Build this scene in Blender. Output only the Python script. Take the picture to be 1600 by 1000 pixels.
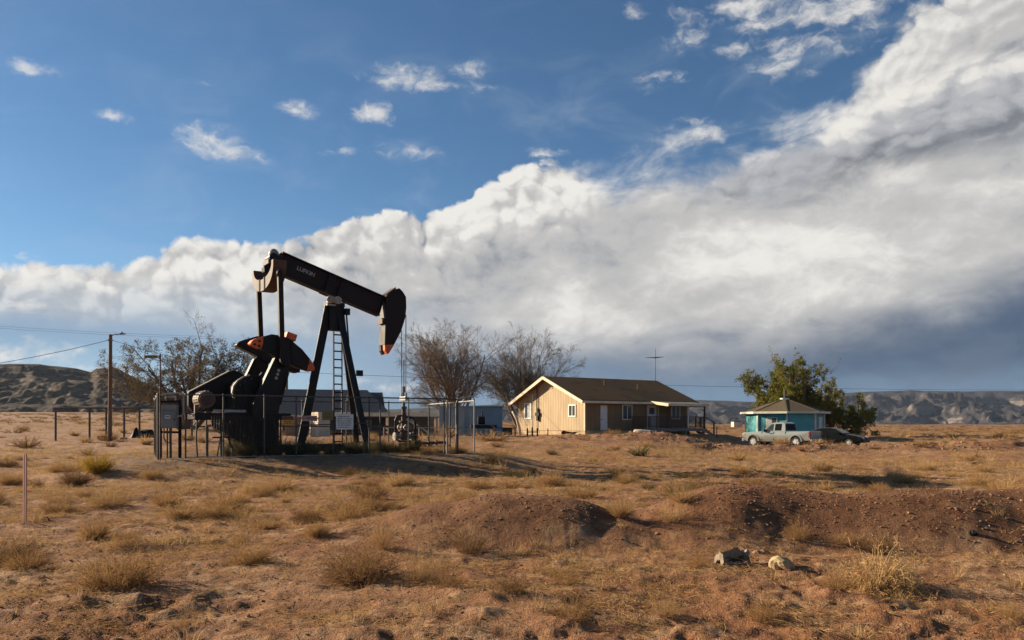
import bpy, bmesh, math, random
import numpy as np
from mathutils import Vector, Matrix, Euler

for _o in list(bpy.data.objects):
    bpy.data.objects.remove(_o)
scene = bpy.context.scene
COL = scene.collection
R = math.radians
FPX = 1209.0          # focal length in pixels of the 1600 px wide photograph
HOR = 664.0           # row of the horizon in the photograph
CAMZ = 1.6

# ------------------------------------------------------------------ camera
cam_data = bpy.data.cameras.new('camera')
cam = bpy.data.objects.new('camera', cam_data)
COL.objects.link(cam)
cam.location = (0, 0, CAMZ)
cam.rotation_euler = (R(90), 0, 0)
cam_data.sensor_width = 36.0
cam_data.sensor_fit = 'HORIZONTAL'
cam_data.lens = 36.0 * FPX / 1600.0
cam_data.shift_y = (HOR - 500.0) / 1600.0
cam_data.clip_start = 0.1
cam_data.clip_end = 30000.0
scene.camera = cam

# ------------------------------------------------------------------ exposure
scene.view_settings.view_transform = 'Standard'
scene.view_settings.look = 'None'
scene.view_settings.exposure = 1.2
scene.view_settings.gamma = 1.0
scene.view_settings.use_curve_mapping = False
scene.render.engine = 'CYCLES'
scene.cycles.max_bounces = 6
scene.cycles.transparent_max_bounces = 24
scene.cycles.volume_bounces = 0

# ------------------------------------------------------------------ sun
SUN_EL = R(20.0)
SUN_BACK = R(22.0)     # how far behind the left-hand side the sun stands
sun_dir = Vector((-math.cos(SUN_BACK) * math.cos(SUN_EL), math.sin(SUN_BACK) * math.cos(SUN_EL), math.sin(SUN_EL)))
sun_data = bpy.data.lights.new('sun', 'SUN')
sun_data.energy = 4.8
sun_data.angle = R(0.53)
sun_data.color = (1.0, 0.83, 0.60)
sun = bpy.data.objects.new('sun', sun_data)
COL.objects.link(sun)
sun.location = sun_dir * 60
sun.rotation_euler = sun_dir.to_track_quat('Z', 'Y').to_euler()

# ------------------------------------------------------------------ sky (world)
world = bpy.data.worlds.new('World')
scene.world = world
world.use_nodes = True
WT = world.node_tree
WT.nodes.clear()


class E:
    """A socket with arithmetic, so that node maths can be written as formulas."""
    tree = None

    def __init__(s, sock):
        s.s = sock

    @staticmethod
    def put(v, inp):
        if isinstance(v, E):
            E.tree.links.new(v.s, inp)
        else:
            inp.default_value = v

    @staticmethod
    def m(op, a, b=None, c=None, clamp=False):
        n = E.tree.nodes.new('ShaderNodeMath')
        n.operation = op
        n.use_clamp = clamp
        E.put(a, n.inputs[0])
        if b is not None:
            E.put(b, n.inputs[1])
        if c is not None:
            E.put(c, n.inputs[2])
        return E(n.outputs[0])

    def __add__(s, o): return E.m('ADD', s, o)
    __radd__ = __add__
    def __sub__(s, o): return E.m('SUBTRACT', s, o)
    def __rsub__(s, o): return E.m('SUBTRACT', o, s)
    def __mul__(s, o): return E.m('MULTIPLY', s, o)
    __rmul__ = __mul__
    def __truediv__(s, o): return E.m('DIVIDE', s, o)


def e_max(a, b): return E.m('MAXIMUM', a, b)
def e_min(a, b): return E.m('MINIMUM', a, b)
def e_clamp(a): return E.m('ADD', a, 0.0, clamp=True)


def e_step(x, lo, hi, a=0.0, b=1.0, kind='SMOOTHSTEP'):
    n = E.tree.nodes.new('ShaderNodeMapRange')
    n.interpolation_type = kind
    n.clamp = True if kind == 'LINEAR' else n.clamp
    for i, v in enumerate((x, lo, hi, a, b)):
        E.put(v, n.inputs[i])
    return E(n.outputs[0])


def e_vec(x, y, z=0.0):
    n = E.tree.nodes.new('ShaderNodeCombineXYZ')
    for i, v in enumerate((x, y, z)):
        E.put(v, n.inputs[i])
    return E(n.outputs[0])


def e_vm(op, a, b=None):
    n = E.tree.nodes.new('ShaderNodeVectorMath')
    n.operation = op
    E.put(a, n.inputs[0])
    if b is not None:
        if op == 'SCALE':
            E.put(b, n.inputs['Scale'])
        else:
            E.put(b, n.inputs[1])
    return E(n.outputs['Value'] if op in ('LENGTH', 'DOT_PRODUCT', 'DISTANCE') else n.outputs[0])


def e_noise(vec, scale, detail=5.0, rough=0.5, lac=2.0, dist=0.0, dim='2D'):
    n = E.tree.nodes.new('ShaderNodeTexNoise')
    n.noise_dimensions = dim
    E.put(vec, n.inputs['Vector'])
    n.inputs['Scale'].default_value = scale
    n.inputs['Detail'].default_value = detail
    n.inputs['Roughness'].default_value = rough
    n.inputs['Lacunarity'].default_value = lac
    n.inputs['Distortion'].default_value = dist
    return E(n.outputs[0]), E(n.outputs[1])


def e_voro(vec, scale, detail=0.0, rough=0.5, smooth=None, feature='F1', dim='3D'):
    n = E.tree.nodes.new('ShaderNodeTexVoronoi')
    n.voronoi_dimensions = dim
    n.feature = feature
    n.normalize = True
    E.put(vec, n.inputs['Vector'])
    n.inputs['Scale'].default_value = scale
    n.inputs['Detail'].default_value = detail
    n.inputs['Roughness'].default_value = rough
    if smooth is not None:
        n.inputs['Smoothness'].default_value = smooth
    return E(n.outputs['Distance'])


def e_mix(f, a, b):
    n = E.tree.nodes.new('ShaderNodeMix')
    n.data_type = 'RGBA'
    E.put(f, n.inputs[0])
    for v, i in ((a, 6), (b, 7)):
        E.put(v if isinstance(v, E) else (v[0], v[1], v[2], 1.0), n.inputs[i])
    return E(n.outputs[2])


def e_curve(x, pts, lo, hi, vlo, vhi):
    """piecewise curve through pts (x, value), x in lo..hi, value in vlo..vhi"""
    t = e_step(x, lo, hi, 0.0, 1.0, 'LINEAR')
    n = E.tree.nodes.new('ShaderNodeFloatCurve')
    E.put(t, n.inputs['Value'])
    c = n.mapping.curves[0]
    P = [((a - lo) / (hi - lo), (v - vlo) / (vhi - vlo)) for a, v in pts]
    c.points[0].location = P[0]
    c.points[1].location = P[-1]
    for p in P[1:-1]:
        c.points.new(*p)
    for p in c.points:
        p.handle_type = 'AUTO'
    n.mapping.update()
    return E(n.outputs[0]) * (vhi - vlo) + vlo


def lin(r, g, b):
    f = lambda c: (c / 255 / 12.92) if c <= 10 else ((c / 255 + 0.055) / 1.055) ** 2.4
    return (f(r), f(g), f(b))


def az_of(px): return math.atan((px - 800.0) / FPX)
def el_of(px, py): return (HOR - py) / FPX * math.cos(az_of(px))


def build_sky():
    E.tree = WT
    n = WT.nodes
    out = n.new('ShaderNodeOutputWorld')
    bg = n.new('ShaderNodeBackground')
    SKY = 0.063
    bg.inputs['Strength'].default_value = SKY
    WT.links.new(bg.outputs[0], out.inputs[0])
    sky = n.new('ShaderNodeTexSky')
    sky.sky_type = 'NISHITA'
    sky.sun_disc = False
    sky.sun_elevation = SUN_EL
    sky.sun_rotation = math.atan2(sun_dir.x, sun_dir.y)
    sky.altitude = 1500.0
    sky.air_density = 1.0
    sky.dust_density = 0.6
    sky.ozone_density = 2.0
    # clouds are given as the radiance the eye sees; EXPO undoes strength and exposure
    EXPO = 1.0 / (SKY * 2.0 ** scene.view_settings.exposure)

    def C(r, g, b):
        c = lin(r, g, b)
        return (c[0] * EXPO, c[1] * EXPO, c[2] * EXPO)

    tc = n.new('ShaderNodeTexCoord')
    sep = n.new('ShaderNodeSeparateXYZ')
    WT.links.new(tc.outputs['Generated'], sep.inputs[0])
    x, y, z = (E(sep.outputs[i]) for i in range(3))
    A = E.m('ARCTAN2', x, y)
    hyp = E.m('SQRT', x * x + y * y)
    V = e_min(z / e_max(hyp, 0.02), 6.0)
    lo, hi = -math.pi, math.pi
    D2 = R(180)

    def prof(pts, left, right):
        """curve of elevation over azimuth through photograph points"""
        P = [(az_of(a), el_of(a, b)) for a, b in pts]
        P = [(-D2, left), (-1.6, left), (-1.0, left)] + P + [(1.0, right), (1.6, right * 0.6), (2.3, left), (D2, left)]
        P = [(a + 0.0004 * i, v) for i, (a, v) in enumerate(P)]
        return e_curve(A, P, -D2, D2 + 0.02, -0.2, 1.0)

    P0 = e_vec(A + 3.7, V + 1.3)
    warp_f, warp_c = e_noise(P0, 9.0, 5.0, 0.6)
    warp = e_vm('SCALE', e_vm('SUBTRACT', warp_c, (0.5, 0.5, 0.5)), 0.06)
    P = e_vm('ADD', P0, warp)
    L = Vector((-0.62, 0.78, 0.0))

    def heap(P, s, seed, fine=True):
        """cauliflower height field: rounded cells in several sizes, about 0..1"""
        Q = e_vm('ADD', P, (seed, seed * 0.7, 0))
        a = e_voro(Q, s, dim='2D')
        b = e_voro(Q, s * 2.45, dim='2D')
        h = a * a * 0.8 + b * b * 0.42
        if fine:
            c = e_voro(Q, s * 5.6, dim='2D')
            h = h + c * c * 0.27
        return 1.0 - h

    def relief(P, s, seed, eps, fine=True):
        h0 = heap(P, s, seed, fine)
        h1 = heap(e_vm('ADD', P, tuple(L * eps)), s, seed, fine)
        return h0, h0 - h1

    fb, _ = e_noise(e_vec(A * 0.75 + 5.1, V * 1.6), 4.5, 6.0, 0.56)        # broad soft variation, stretched sideways
    fb2, _ = e_noise(e_vec(A * 0.8 + V * -0.35 + 9.3, V * 1.5), 11.0, 6.0, 0.6, dist=0.4)

    col = e_vm('MULTIPLY', E(sky.outputs[0]), (0.46, 0.63, 0.72))      # the deep, slightly green blue of high dry air
    fs, _ = e_noise(e_vm('MULTIPLY', P, (0.9, 1.5, 1.0)), 26.0, 5.0, 0.62)
    # thin high veil over the far part of the blue
    veil = e_step(V, 0.34, 0.02) * 0.16
    col = e_mix(veil, col, C(175, 205, 226))
    hv = e_step(fb2, 0.42, 0.8) * e_step(A, -0.75, 0.9, 0.10, 0.45) * e_step(V, 0.62, 0.3)
    col = e_mix(hv * 0.8, col, C(196, 208, 218))
    tl = e_step(A, -0.2, -0.75) * e_step(V, 0.36, 0.56) * e_step(fb, 0.3, 0.7) * 0.42
    col = e_mix(tl, col, C(140, 158, 180))

    # ---- main cloud bank ---------------------------------------------------
    top = prof([(0, 423), (120, 428), (225, 412), (240, 392), (300, 377), (400, 392), (450, 384), (520, 362), (600, 326),
                (680, 322), (740, 292), (800, 268), (860, 250), (930, 246), (1000, 228), (1080, 204), (1180, 182),
                (1300, 150), (1370, 96), (1420, 20), (1600, -60)], 0.13, 0.42)
    h, rel = relief(P, 10.0, 0.0, 0.012)
    soft = e_curve(A, [(-math.pi, 0.02), (az_of(0), 0.012), (az_of(600), 0.010), (az_of(840), 0.012), (az_of(920), 0.07),
                       (az_of(1050), 0.115), (az_of(1230), 0.10), (az_of(1400), 0.035), (az_of(1600), 0.03), (2.0, 0.06), (math.pi, 0.02)],
                   -math.pi, math.pi, 0.0, 0.12)
    d = top - V
    right = e_step(A, az_of(1150), az_of(1450))
    dn = d + (h - 0.72) * (0.085 + right * 0.06) + (warp_f - 0.5) * (0.02 + right * 0.05) + (fs - 0.5) * 0.022
    dn = dn + (fb2 - 0.5) * soft * 1.6
    a_bank = e_step(dn, 0.0, soft)
    deep = e_step(d, 0.0, 0.19)                       # how far below the crest
    crisp = e_step(A, az_of(980), az_of(840), 0.22, 1.0) + right * 0.42
    crisp = crisp * e_step(deep, 0.30, 1.0, 1.0, 0.22)
    # sunlit heads along the crest, soft grey body below, bright again in the thick of the bank
    head = e_step(deep, 0.62, 0.05)
    light = 0.50 + head * 0.20 + rel * (0.8 + head * 1.6) * crisp + (h - 0.72) * 0.9 * crisp
    fm, _ = e_noise(e_vm('MULTIPLY', P, (0.7, 1.3, 1.0)), 13.0, 6.0, 0.58)
    light = light + (fb - 0.5) * 1.25 + (fb2 - 0.5) * 0.40 + (fs - 0.5) * 0.30 + (fm - 0.5) * 0.75 * e_step(deep, 0.1, 0.6, 0.3, 1.0)
    light = light - e_step(A, az_of(300), az_of(100)) * 0.10
    light = light + e_step(A, az_of(700), az_of(950)) * e_step(A, az_of(1560), az_of(1250)) * e_step(V, 0.095, 0.15) * e_step(V, 0.27, 0.20) * 0.15
    light = e_clamp(light)
    bank_c = e_mix(e_step(light, 0.0, 0.55), C(128, 136, 148), C(193, 192, 191))
    bank_c = e_mix(e_step(light, 0.5, 1.0), bank_c, C(238, 235, 229))
    # its base: slate rain cloud, higher towards the right
    base = prof([(0, 486), (120, 490), (300, 492), (450, 505), (700, 535), (900, 548), (1200, 552), (1380, 515), (1480, 478), (1600, 435)], 0.11, 0.22)
    bt = e_step(V + (fb - 0.5) * 0.10 + (fb2 - 0.5) * 0.03, base + 0.05, base - 0.035)
    slate = e_mix(e_step(A, az_of(300), az_of(1350)), C(146, 170, 194), C(76, 96, 122))
    slate = e_mix(e_step(V + (fb2 - 0.5) * 0.08, 0.085, 0.015) * 0.75, slate, C(118, 147, 174))
    slate = e_mix(e_step(fb2 + (fb - 0.5), 0.58, 0.82) * 0.08, slate, C(176, 186, 192))
    bank_c = e_mix(bt, bank_c, slate)
    # to the left the bank ends and a strip of pale sky shows below it
    gap = e_step(A, az_of(700), az_of(300)) * e_step(V + (fb - 0.5) * 0.05, 0.125, 0.085)
    pale = e_mix(e_step(V, 0.13, 0.03), C(126, 158, 190), C(166, 200, 220))
    bank_c = e_mix(gap, bank_c, pale)
    fade = e_step(E.m('ABSOLUTE', A), 2.9, 2.3)
    col = e_mix(a_bank * fade, col, bank_c)

    # ---- grey deck in front of the bank, upper right ------------------------
    t2 = prof([(0, 700), (900, 690), (1040, 420), (1085, 300), (1140, 262), (1230, 225), (1320, 185), (1420, 130), (1600, 70)], -0.15, 0.30)
    b2 = prof([(0, 690), (900, 660), (1040, 330), (1100, 318), (1200, 318), (1300, 306), (1400, 262), (1500, 235), (1600, 205)], -0.1, 0.26)
    h3, rel3 = relief(e_vm('MULTIPLY', P, (0.7, 1.2, 1.0)), 10.0, 7.7, 0.014, True)
    in2 = e_min((t2 - V) + (h3 - 0.72) * 0.06 + (fb2 - 0.5) * 0.08, (V - b2) * 0.8 + (h3 - 0.72) * 0.04 + (fb2 - 0.5) * 0.06)
    a2 = e_step(in2, -0.006, 0.022) * e_step(A, az_of(1045), az_of(1100)) * e_step(A, 2.0, 1.3)
    l2 = e_clamp(0.14 + rel3 * 1.5 + (h3 - 0.72) * 0.9 + (fb - 0.5) * 0.8 + (fs - 0.5) * 0.45 + (V - b2) * 8.5 - e_step(A, az_of(1080), az_of(1600)) * 0.16)
    c2 = e_mix(e_step(l2, 0.0, 0.6), C(118, 123, 132), C(180, 182, 186))
    c2 = e_mix(e_step(l2, 0.55, 1.0), c2, C(238, 234, 228))
    col = e_mix(a2 * 0.92, col, c2)

    # ---- scattered small clouds --------------------------------------------
    blobs = [(330, 218, 46, 24, 1.0), (355, 236, 50, 18, 1.0), (640, 120, 78, 22, 0.95), (700, 134, 70, 14, 0.8), (592, 178, 28, 20, 1.0),
             (556, 183, 22, 13, 0.85), (636, 235, 40, 15, 0.75), (463, 172, 26, 14, 0.72), (40, 107, 38, 13, 0.75),
             (185, 182, 30, 10, 0.66), (1070, 66, 36, 18, 0.9), (990, 18, 24, 12, 0.75), (1090, 212, 40, 26, 0.9),
             (1030, 128, 62, 14, 0.66), (850, 237, 30, 11, 0.66), (1150, 75, 42, 18, 0.85), (1215, 108, 56, 18, 0.85),
             (1160, 8, 90, 26, 1.0), (1290, 14, 130, 30, 1.0), (1290, 62, 110, 26, 0.72), (740, 112, 60, 16, 0.62), (320, 130, 26, 8, 0.55),
             (66, 554, 56, 17, 0.95), (20, 552, 60, 20, 0.95), (40, 476, 60, 12, 0.8), (150, 575, 60, 10, 0.6), (600, 606, 60, 12, 0.6),
             (560, 596, 60, 10, 0.55), (520, 236, 36, 8, 0.5)]
    acc = None
    for (bx, by, rx, ry, s) in blobs:
        a0, v0 = az_of(bx), el_of(bx, by)
        q = e_vm('MULTIPLY', e_vm('SUBTRACT', e_vec(A, V), (a0, v0, 0)), (FPX / rx * 1.05, FPX / ry * 1.05, 1.0))
        w = (1.0 - e_vm('LENGTH', q)) * s + (s - 1.0) * 0.5
        acc = w if acc is None else e_max(acc, w)
    h4, rel4 = relief(P, 24.0, 2.2, 0.007, False)
    dn4 = e_max(acc, -1.5) + (fs - 0.52) * 3.0 + (h4 - 0.72) * 0.7
    a4 = e_step(dn4, -0.15, 1.35) * e_step(acc, -0.75, 0.0)
    l4 = e_clamp(0.70 + rel4 * 1.3 + (fs - 0.5) * 1.1 + e_min(acc, 0.5) * 0.15)
    c4 = e_mix(l4, C(166, 175, 188), C(240, 236, 229))
    col = e_mix(a4 * 0.80, col, c4)
    # below the horizon: dull ground tone
    col = e_mix(e_step(V, -0.004, -0.012), col, C(110, 84, 62))
    WT.links.new(col.s, bg.inputs['Color'])


build_sky()
world.cycles.sampling_method = 'MANUAL'
world.cycles.sample_map_resolution = 1024

# ================================================================== helpers
def tag(o, label=None, cat=None, group=None, kind=None):
    if label: o['label'] = label
    if cat: o['category'] = cat
    if group: o['group'] = group
    if kind: o['kind'] = kind
    return o


def empty(name, loc, rz=0.0):
    o = bpy.data.objects.new(name, None)
    o.empty_display_size = 0.3
    COL.objects.link(o)
    o.location = loc
    o.rotation_euler = (0, 0, rz)
    return o


def copy_tree(o, parent=None):
    c = o.copy()
    COL.objects.link(c)
    if parent is not None:
        c.parent = parent
    for ch in list(o.children):
        copy_tree(ch, c)
    return c


class MB:
    def __init__(s):
        s.v, s.f, s.m = [], [], []
        s.runs = []

    def add(s, vs, fs, m=0):
        b = len(s.v)
        s.v.extend([tuple(p) for p in vs])
        s.f.extend([tuple(i + b for i in f) for f in fs])
        s.m.extend([m] * len(fs))
        s.runs.append((b, len(s.v), len(s.f) - len(fs), len(s.f)))
        return s

    def box(s, x0, x1, y0, y1, z0, z1, m=0):
        vs = [(x, y, z) for z in (z0, z1) for y in (y0, y1) for x in (x0, x1)]
        return s.add(vs, [(0, 2, 3, 1), (4, 5, 7, 6), (0, 1, 5, 4), (2, 6, 7, 3), (0, 4, 6, 2), (1, 3, 7, 5)], m)

    def beam(s, p0, p1, w, h, up=(0, 0, 1), m=0, w1=None, h1=None):
        """bar of section w (sideways) x h (along up) from p0 to p1"""
        p0, p1 = Vector(p0), Vector(p1)
        d = (p1 - p0).normalized()
        sd = d.cross(Vector(up))
        if sd.length < 1e-5:
            sd = d.cross(Vector((1, 0, 0)))
        sd.normalize()
        u = sd.cross(d).normalized()
        w1 = w if w1 is None else w1
        h1 = h if h1 is None else h1
        vs = []
        for p, ww, hh in ((p0, w, h), (p1, w1, h1)):
            for a, b in ((-1, -1), (1, -1), (1, 1), (-1, 1)):
                vs.append(p + sd * (a * ww / 2) + u * (b * hh / 2))
        return s.add(vs, [(3, 2, 1, 0), (4, 5, 6, 7), (0, 1, 5, 4), (1, 2, 6, 5), (2, 3, 7, 6), (3, 0, 4, 7)], m)

    def tube(s, p0, p1, r0, r1=None, n=8, m=0, caps=True):
        r1 = r0 if r1 is None else r1
        p0, p1 = Vector(p0), Vector(p1)
        d = p1 - p0
        if d.length < 1e-7:
            return s
        q = d.to_track_quat('Z', 'Y')
        vs = []
        for p, r in ((p0, r0), (p1, r1)):
            for k in range(n):
                a = 2 * math.pi * k / n
                vs.append(p + q @ Vector((r * math.cos(a), r * math.sin(a), 0)))
        fs = [(k, (k + 1) % n, n + (k + 1) % n, n + k) for k in range(n)]
        if caps:
            fs += [tuple(range(n - 1, -1, -1)), tuple(range(n, 2 * n))]
        return s.add(vs, fs, m)

    def path(s, pts, r, n=8, m=0):
        pts = [Vector(p) for p in pts]
        rs = r if isinstance(r, (list, tuple)) else [r] * len(pts)
        rings = []
        up = None
        for i, p in enumerate(pts):
            d = (pts[min(i + 1, len(pts) - 1)] - pts[max(i - 1, 0)]).normalized()
            if up is None:
                up = d.orthogonal().normalized()
            up = (up - d * up.dot(d)).normalized()
            sd = d.cross(up)
            rings.append([p + (up * math.cos(2 * math.pi * k / n) + sd * math.sin(2 * math.pi * k / n)) * rs[i] for k in range(n)])
        vs = [q for ring in rings for q in ring]
        fs = []
        for i in range(len(pts) - 1):
            for k in range(n):
                a, b = i * n + k, i * n + (k + 1) % n
                fs.append((a, b, b + n, a + n))
        fs += [tuple(range(n - 1, -1, -1)), tuple(range((len(pts) - 1) * n, len(pts) * n))]
        return s.add(vs, fs, m)

    def prism(s, out, fn0, fn1, m=0):
        """outline (list of 2D points) carried by fn0 and fn1 to the two end faces"""
        n = len(out)
        vs = [fn0(*p) for p in out] + [fn1(*p) for p in out]
        fs = [tuple(range(n - 1, -1, -1)), tuple(range(n, 2 * n))]
        fs += [(k, (k + 1) % n, n + (k + 1) % n, n + k) for k in range(n)]
        return s.add(vs, fs, m)

    def ball(s, c, rx, ry=None, rz=None, seg=12, ring=8, m=0, jit=0.0, rnd=None):
        ry = rx if ry is None else ry
        rz = rx if rz is None else rz
        vs = []
        for i in range(ring + 1):
            th = math.pi * i / ring
            for k in range(seg):
                ph = 2 * math.pi * k / seg
                j = 1.0 + (rnd.uniform(-jit, jit) if rnd else 0.0)
                vs.append((c[0] + rx * j * math.sin(th) * math.cos(ph), c[1] + ry * j * math.sin(th) * math.sin(ph), c[2] + rz * j * math.cos(th)))
        fs = []
        for i in range(ring):
            for k in range(seg):
                a, b = i * seg + k, i * seg + (k + 1) % seg
                fs.append((a, a + seg, b + seg, b))
        return s.add(vs, fs, m)

    def clusters(s):
        """primitives whose boxes touch belong to one piece"""
        n = len(s.runs)
        A = np.array(s.v)
        lo = np.array([A[a:b].min(0) for a, b, _, _ in s.runs]) - 0.006
        hi = np.array([A[a:b].max(0) for a, b, _, _ in s.runs]) + 0.006
        lab = list(range(n))

        def find(i):
            while lab[i] != i:
                lab[i] = lab[lab[i]]
                i = lab[i]
            return i
        for i in range(n):
            hit = np.nonzero(np.all((lo[i] <= hi[:i]) & (hi[i] >= lo[:i]), axis=1))[0] if i else ()
            for j in hit:
                lab[find(i)] = find(int(j))
        groups = {}
        for i in range(n):
            groups.setdefault(find(i), []).append(i)
        return list(groups.values())

    def build(s, name, mats, parent=None, smooth=False, bevel=0.0, loc=None, auto=None, each=True):
        if each and 1 < len(s.runs) < 600:
            gr = s.clusters()
            if len(gr) > 1:
                first = None
                for g in gr:
                    p = MB()
                    for i in g:
                        a, b, c, d = s.runs[i]
                        p.add(s.v[a:b], [tuple(k - a for k in f) for f in s.f[c:d]], 0)
                        p.m[-(d - c):] = s.m[c:d]
                    o = p.build(name, mats, parent, smooth, bevel, loc, auto, each=False)
                    first = first or o
                return first
        me = bpy.data.meshes.new(name)
        me.from_pydata(s.v, [], s.f)
        mats = mats if isinstance(mats, (list, tuple)) else [mats]
        for mm in mats:
            me.materials.append(mm)
        if len(mats) > 1:
            me.polygons.foreach_set('material_index', s.m)
        bm = bmesh.new()
        bm.from_mesh(me)
        if bevel or smooth:
            bmesh.ops.remove_doubles(bm, verts=bm.verts, dist=1e-5)
        bmesh.ops.recalc_face_normals(bm, faces=bm.faces)
        bm.to_mesh(me)
        bm.free()
        if smooth:
            me.polygons.foreach_set('use_smooth', [True] * len(me.polygons))
            if auto:
                me.set_sharp_from_angle(angle=R(auto))
        me.update()
        o = bpy.data.objects.new(name, me)
        COL.objects.link(o)
        if parent is not None:
            o.parent = parent
        if loc is not None:
            o.location = loc
        if bevel:
            b = o.modifiers.new('bevel', 'BEVEL')
            b.width = bevel
            b.segments = 2
            b.limit_method = 'ANGLE'
            b.angle_limit = R(38)
        return o


# ------------------------------------------------------------------ materials
def pmat(name, c1, c2=None, rough=0.7, metal=0.0, scale=3.0, detail=5.0, lo=0.35, hi=0.65, bump=0.0, bscale=20.0,
         stretch=(1, 1, 1), coords='Object', coat=0.0, c3=None, s3=1.0, amt3=(0.55, 0.7), rvar=0.0, spec=0.5):
    m = bpy.data.materials.new(name)
    m.use_nodes = True
    nt = m.node_tree
    E.tree = nt
    b = nt.nodes['Principled BSDF']
    tc = nt.nodes.new('ShaderNodeTexCoord')
    vec = e_vm('MULTIPLY', E(tc.outputs[coords]), stretch)
    f = None
    if c2 is not None:
        f = e_step(e_noise(vec, scale, detail, 0.6, dim='3D')[0], lo, hi)
        col = e_mix(f, c1, c2)
        if c3 is not None:
            g = e_step(e_noise(e_vm('ADD', vec, (7.1, 3.3, 1.9)), s3, detail, 0.62, dim='3D')[0], amt3[0], amt3[1])
            col = e_mix(g, col, c3)
        nt.links.new(col.s, b.inputs['Base Color'])
    else:
        b.inputs['Base Color'].default_value = (*c1, 1)
    b.inputs['Roughness'].default_value = rough
    if rvar and f is not None:
        E.put(f * rvar + (rough - rvar * 0.5), b.inputs['Roughness'])
    b.inputs['Metallic'].default_value = metal
    b.inputs['Specular IOR Level'].default_value = spec
    if coat:
        b.inputs['Coat Weight'].default_value = coat
        b.inputs['Coat Roughness'].default_value = 0.08
    if bump:
        h = e_noise(vec, bscale, 6.0, 0.62, dim='3D')[0]
        bn = nt.nodes.new('ShaderNodeBump')
        bn.inputs['Strength'].default_value = bump
        bn.inputs['Distance'].default_value = 0.02
        nt.links.new(h.s, bn.inputs['Height'])
        nt.links.new(bn.outputs[0], b.inputs['Normal'])
    return m


def leafmat(name, c1, c2, scale=1.2, trans=0.35, rough=0.75):
    """thin plant matter: colour varies from tuft to tuft, lets some light through"""
    m = bpy.data.materials.new(name)
    m.use_nodes = True
    nt = m.node_tree
    nt.nodes.clear()
    E.tree = nt
    out = nt.nodes.new('ShaderNodeOutputMaterial')
    geo = nt.nodes.new('ShaderNodeNewGeometry')
    oi = nt.nodes.new('ShaderNodeObjectInfo')
    f = e_noise(E(geo.outputs['Position']), scale, 4.0, 0.6, dim='3D')[0]
    f2 = e_step(f + (E(oi.outputs['Random']) - 0.5) * 0.35 + (E(geo.outputs['Random Per Island']) - 0.5) * 0.3, 0.28, 0.72)
    col = e_mix(f2, c1, c2)
    d = nt.nodes.new('ShaderNodeBsdfDiffuse')
    t = nt.nodes.new('ShaderNodeBsdfTranslucent')
    mx = nt.nodes.new('ShaderNodeMixShader')
    mx.inputs[0].default_value = trans
    nt.links.new(col.s, d.inputs[0])
    nt.links.new(col.s, t.inputs[0])
    nt.links.new(d.outputs[0], mx.inputs[1])
    nt.links.new(t.outputs[0], mx.inputs[2])
    nt.links.new(mx.outputs[0], out.inputs[0])
    return m


# ------------------------------------------------------------------ numpy noise
def _hash(ix, iy, seed):
    h = (ix.astype(np.int64) * 374761393 + iy.astype(np.int64) * 668265263 + seed * 1442695041) & 0xFFFFFFFF
    h = ((h ^ (h >> 13)) * 1274126177) & 0xFFFFFFFF
    return ((h ^ (h >> 16)) & 0xFFFFFF) / float(0xFFFFFF)


def vnoise(x, y, seed=0):
    x, y = np.asarray(x, float), np.asarray(y, float)
    xi, yi = np.floor(x), np.floor(y)
    fx, fy = x - xi, y - yi
    fx = fx * fx * fx * (fx * (fx * 6 - 15) + 10)
    fy = fy * fy * fy * (fy * (fy * 6 - 15) + 10)
    a, b = _hash(xi, yi, seed), _hash(xi + 1, yi, seed)
    c, d = _hash(xi, yi + 1, seed), _hash(xi + 1, yi + 1, seed)
    return (a + (b - a) * fx) * (1 - fy) + (c + (d - c) * fx) * fy - 0.5


def fbm(x, y, octv=4, seed=0, gain=0.5):
    s, a = 0.0, 1.0
    for i in range(octv):
        s = s + a * vnoise(x * 2.03 ** i + 17.3 * i, y * 2.03 ** i - 9.1 * i, seed + i)
        a *= gain
    return s


def ridged(x, y, octv=5, seed=0, gain=0.5):
    s, a, n = 0.0, 1.0, 0.0
    for i in range(octv):
        s = s + a * (1 - np.abs(vnoise(x * 2.07 ** i + 31 * i, y * 2.07 ** i + 11 * i, seed + i)) * 2)
        n += a
        a *= gain
    return s / n


def sst(x, a, b):
    t = np.clip((x - a) / (b - a), 0, 1)
    return t * t * (3 - 2 * t)


# ================================================================== terrain
FA = np.array([0.900, 0.436])      # direction of the well pad's front fence
FN = np.array([-0.436, 0.900])     # into the pad
F0 = np.array([-11.3, 24.7])       # front left corner of the fence
PAD_Z = 0.48


def seg_ridge(x, y, pts, wf, wb):
    """height of a bank whose crest runs through pts (x, y, h); wf, wb: half widths towards and away from -y"""
    best = np.zeros_like(x)
    for (x0, y0, h0), (x1, y1, h1) in zip(pts[:-1], pts[1:]):
        dx, dy = x1 - x0, y1 - y0
        L2 = dx * dx + dy * dy
        t = np.clip(((x - x0) * dx + (y - y0) * dy) / L2, 0, 1)
        ex, ey = x - (x0 + t * dx), y - (y0 + t * dy)
        d = np.hypot(ex, ey)
        w = wb + (wf - wb) * np.clip(0.5 - 0.5 * ey / np.maximum(d, 1e-4), 0, 1)
        q = np.clip(d / w, 0, 1)
        best = np.maximum(best, (h0 + (h1 - h0) * t) * (1 - q * q) ** 1.6)
    return best


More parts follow.
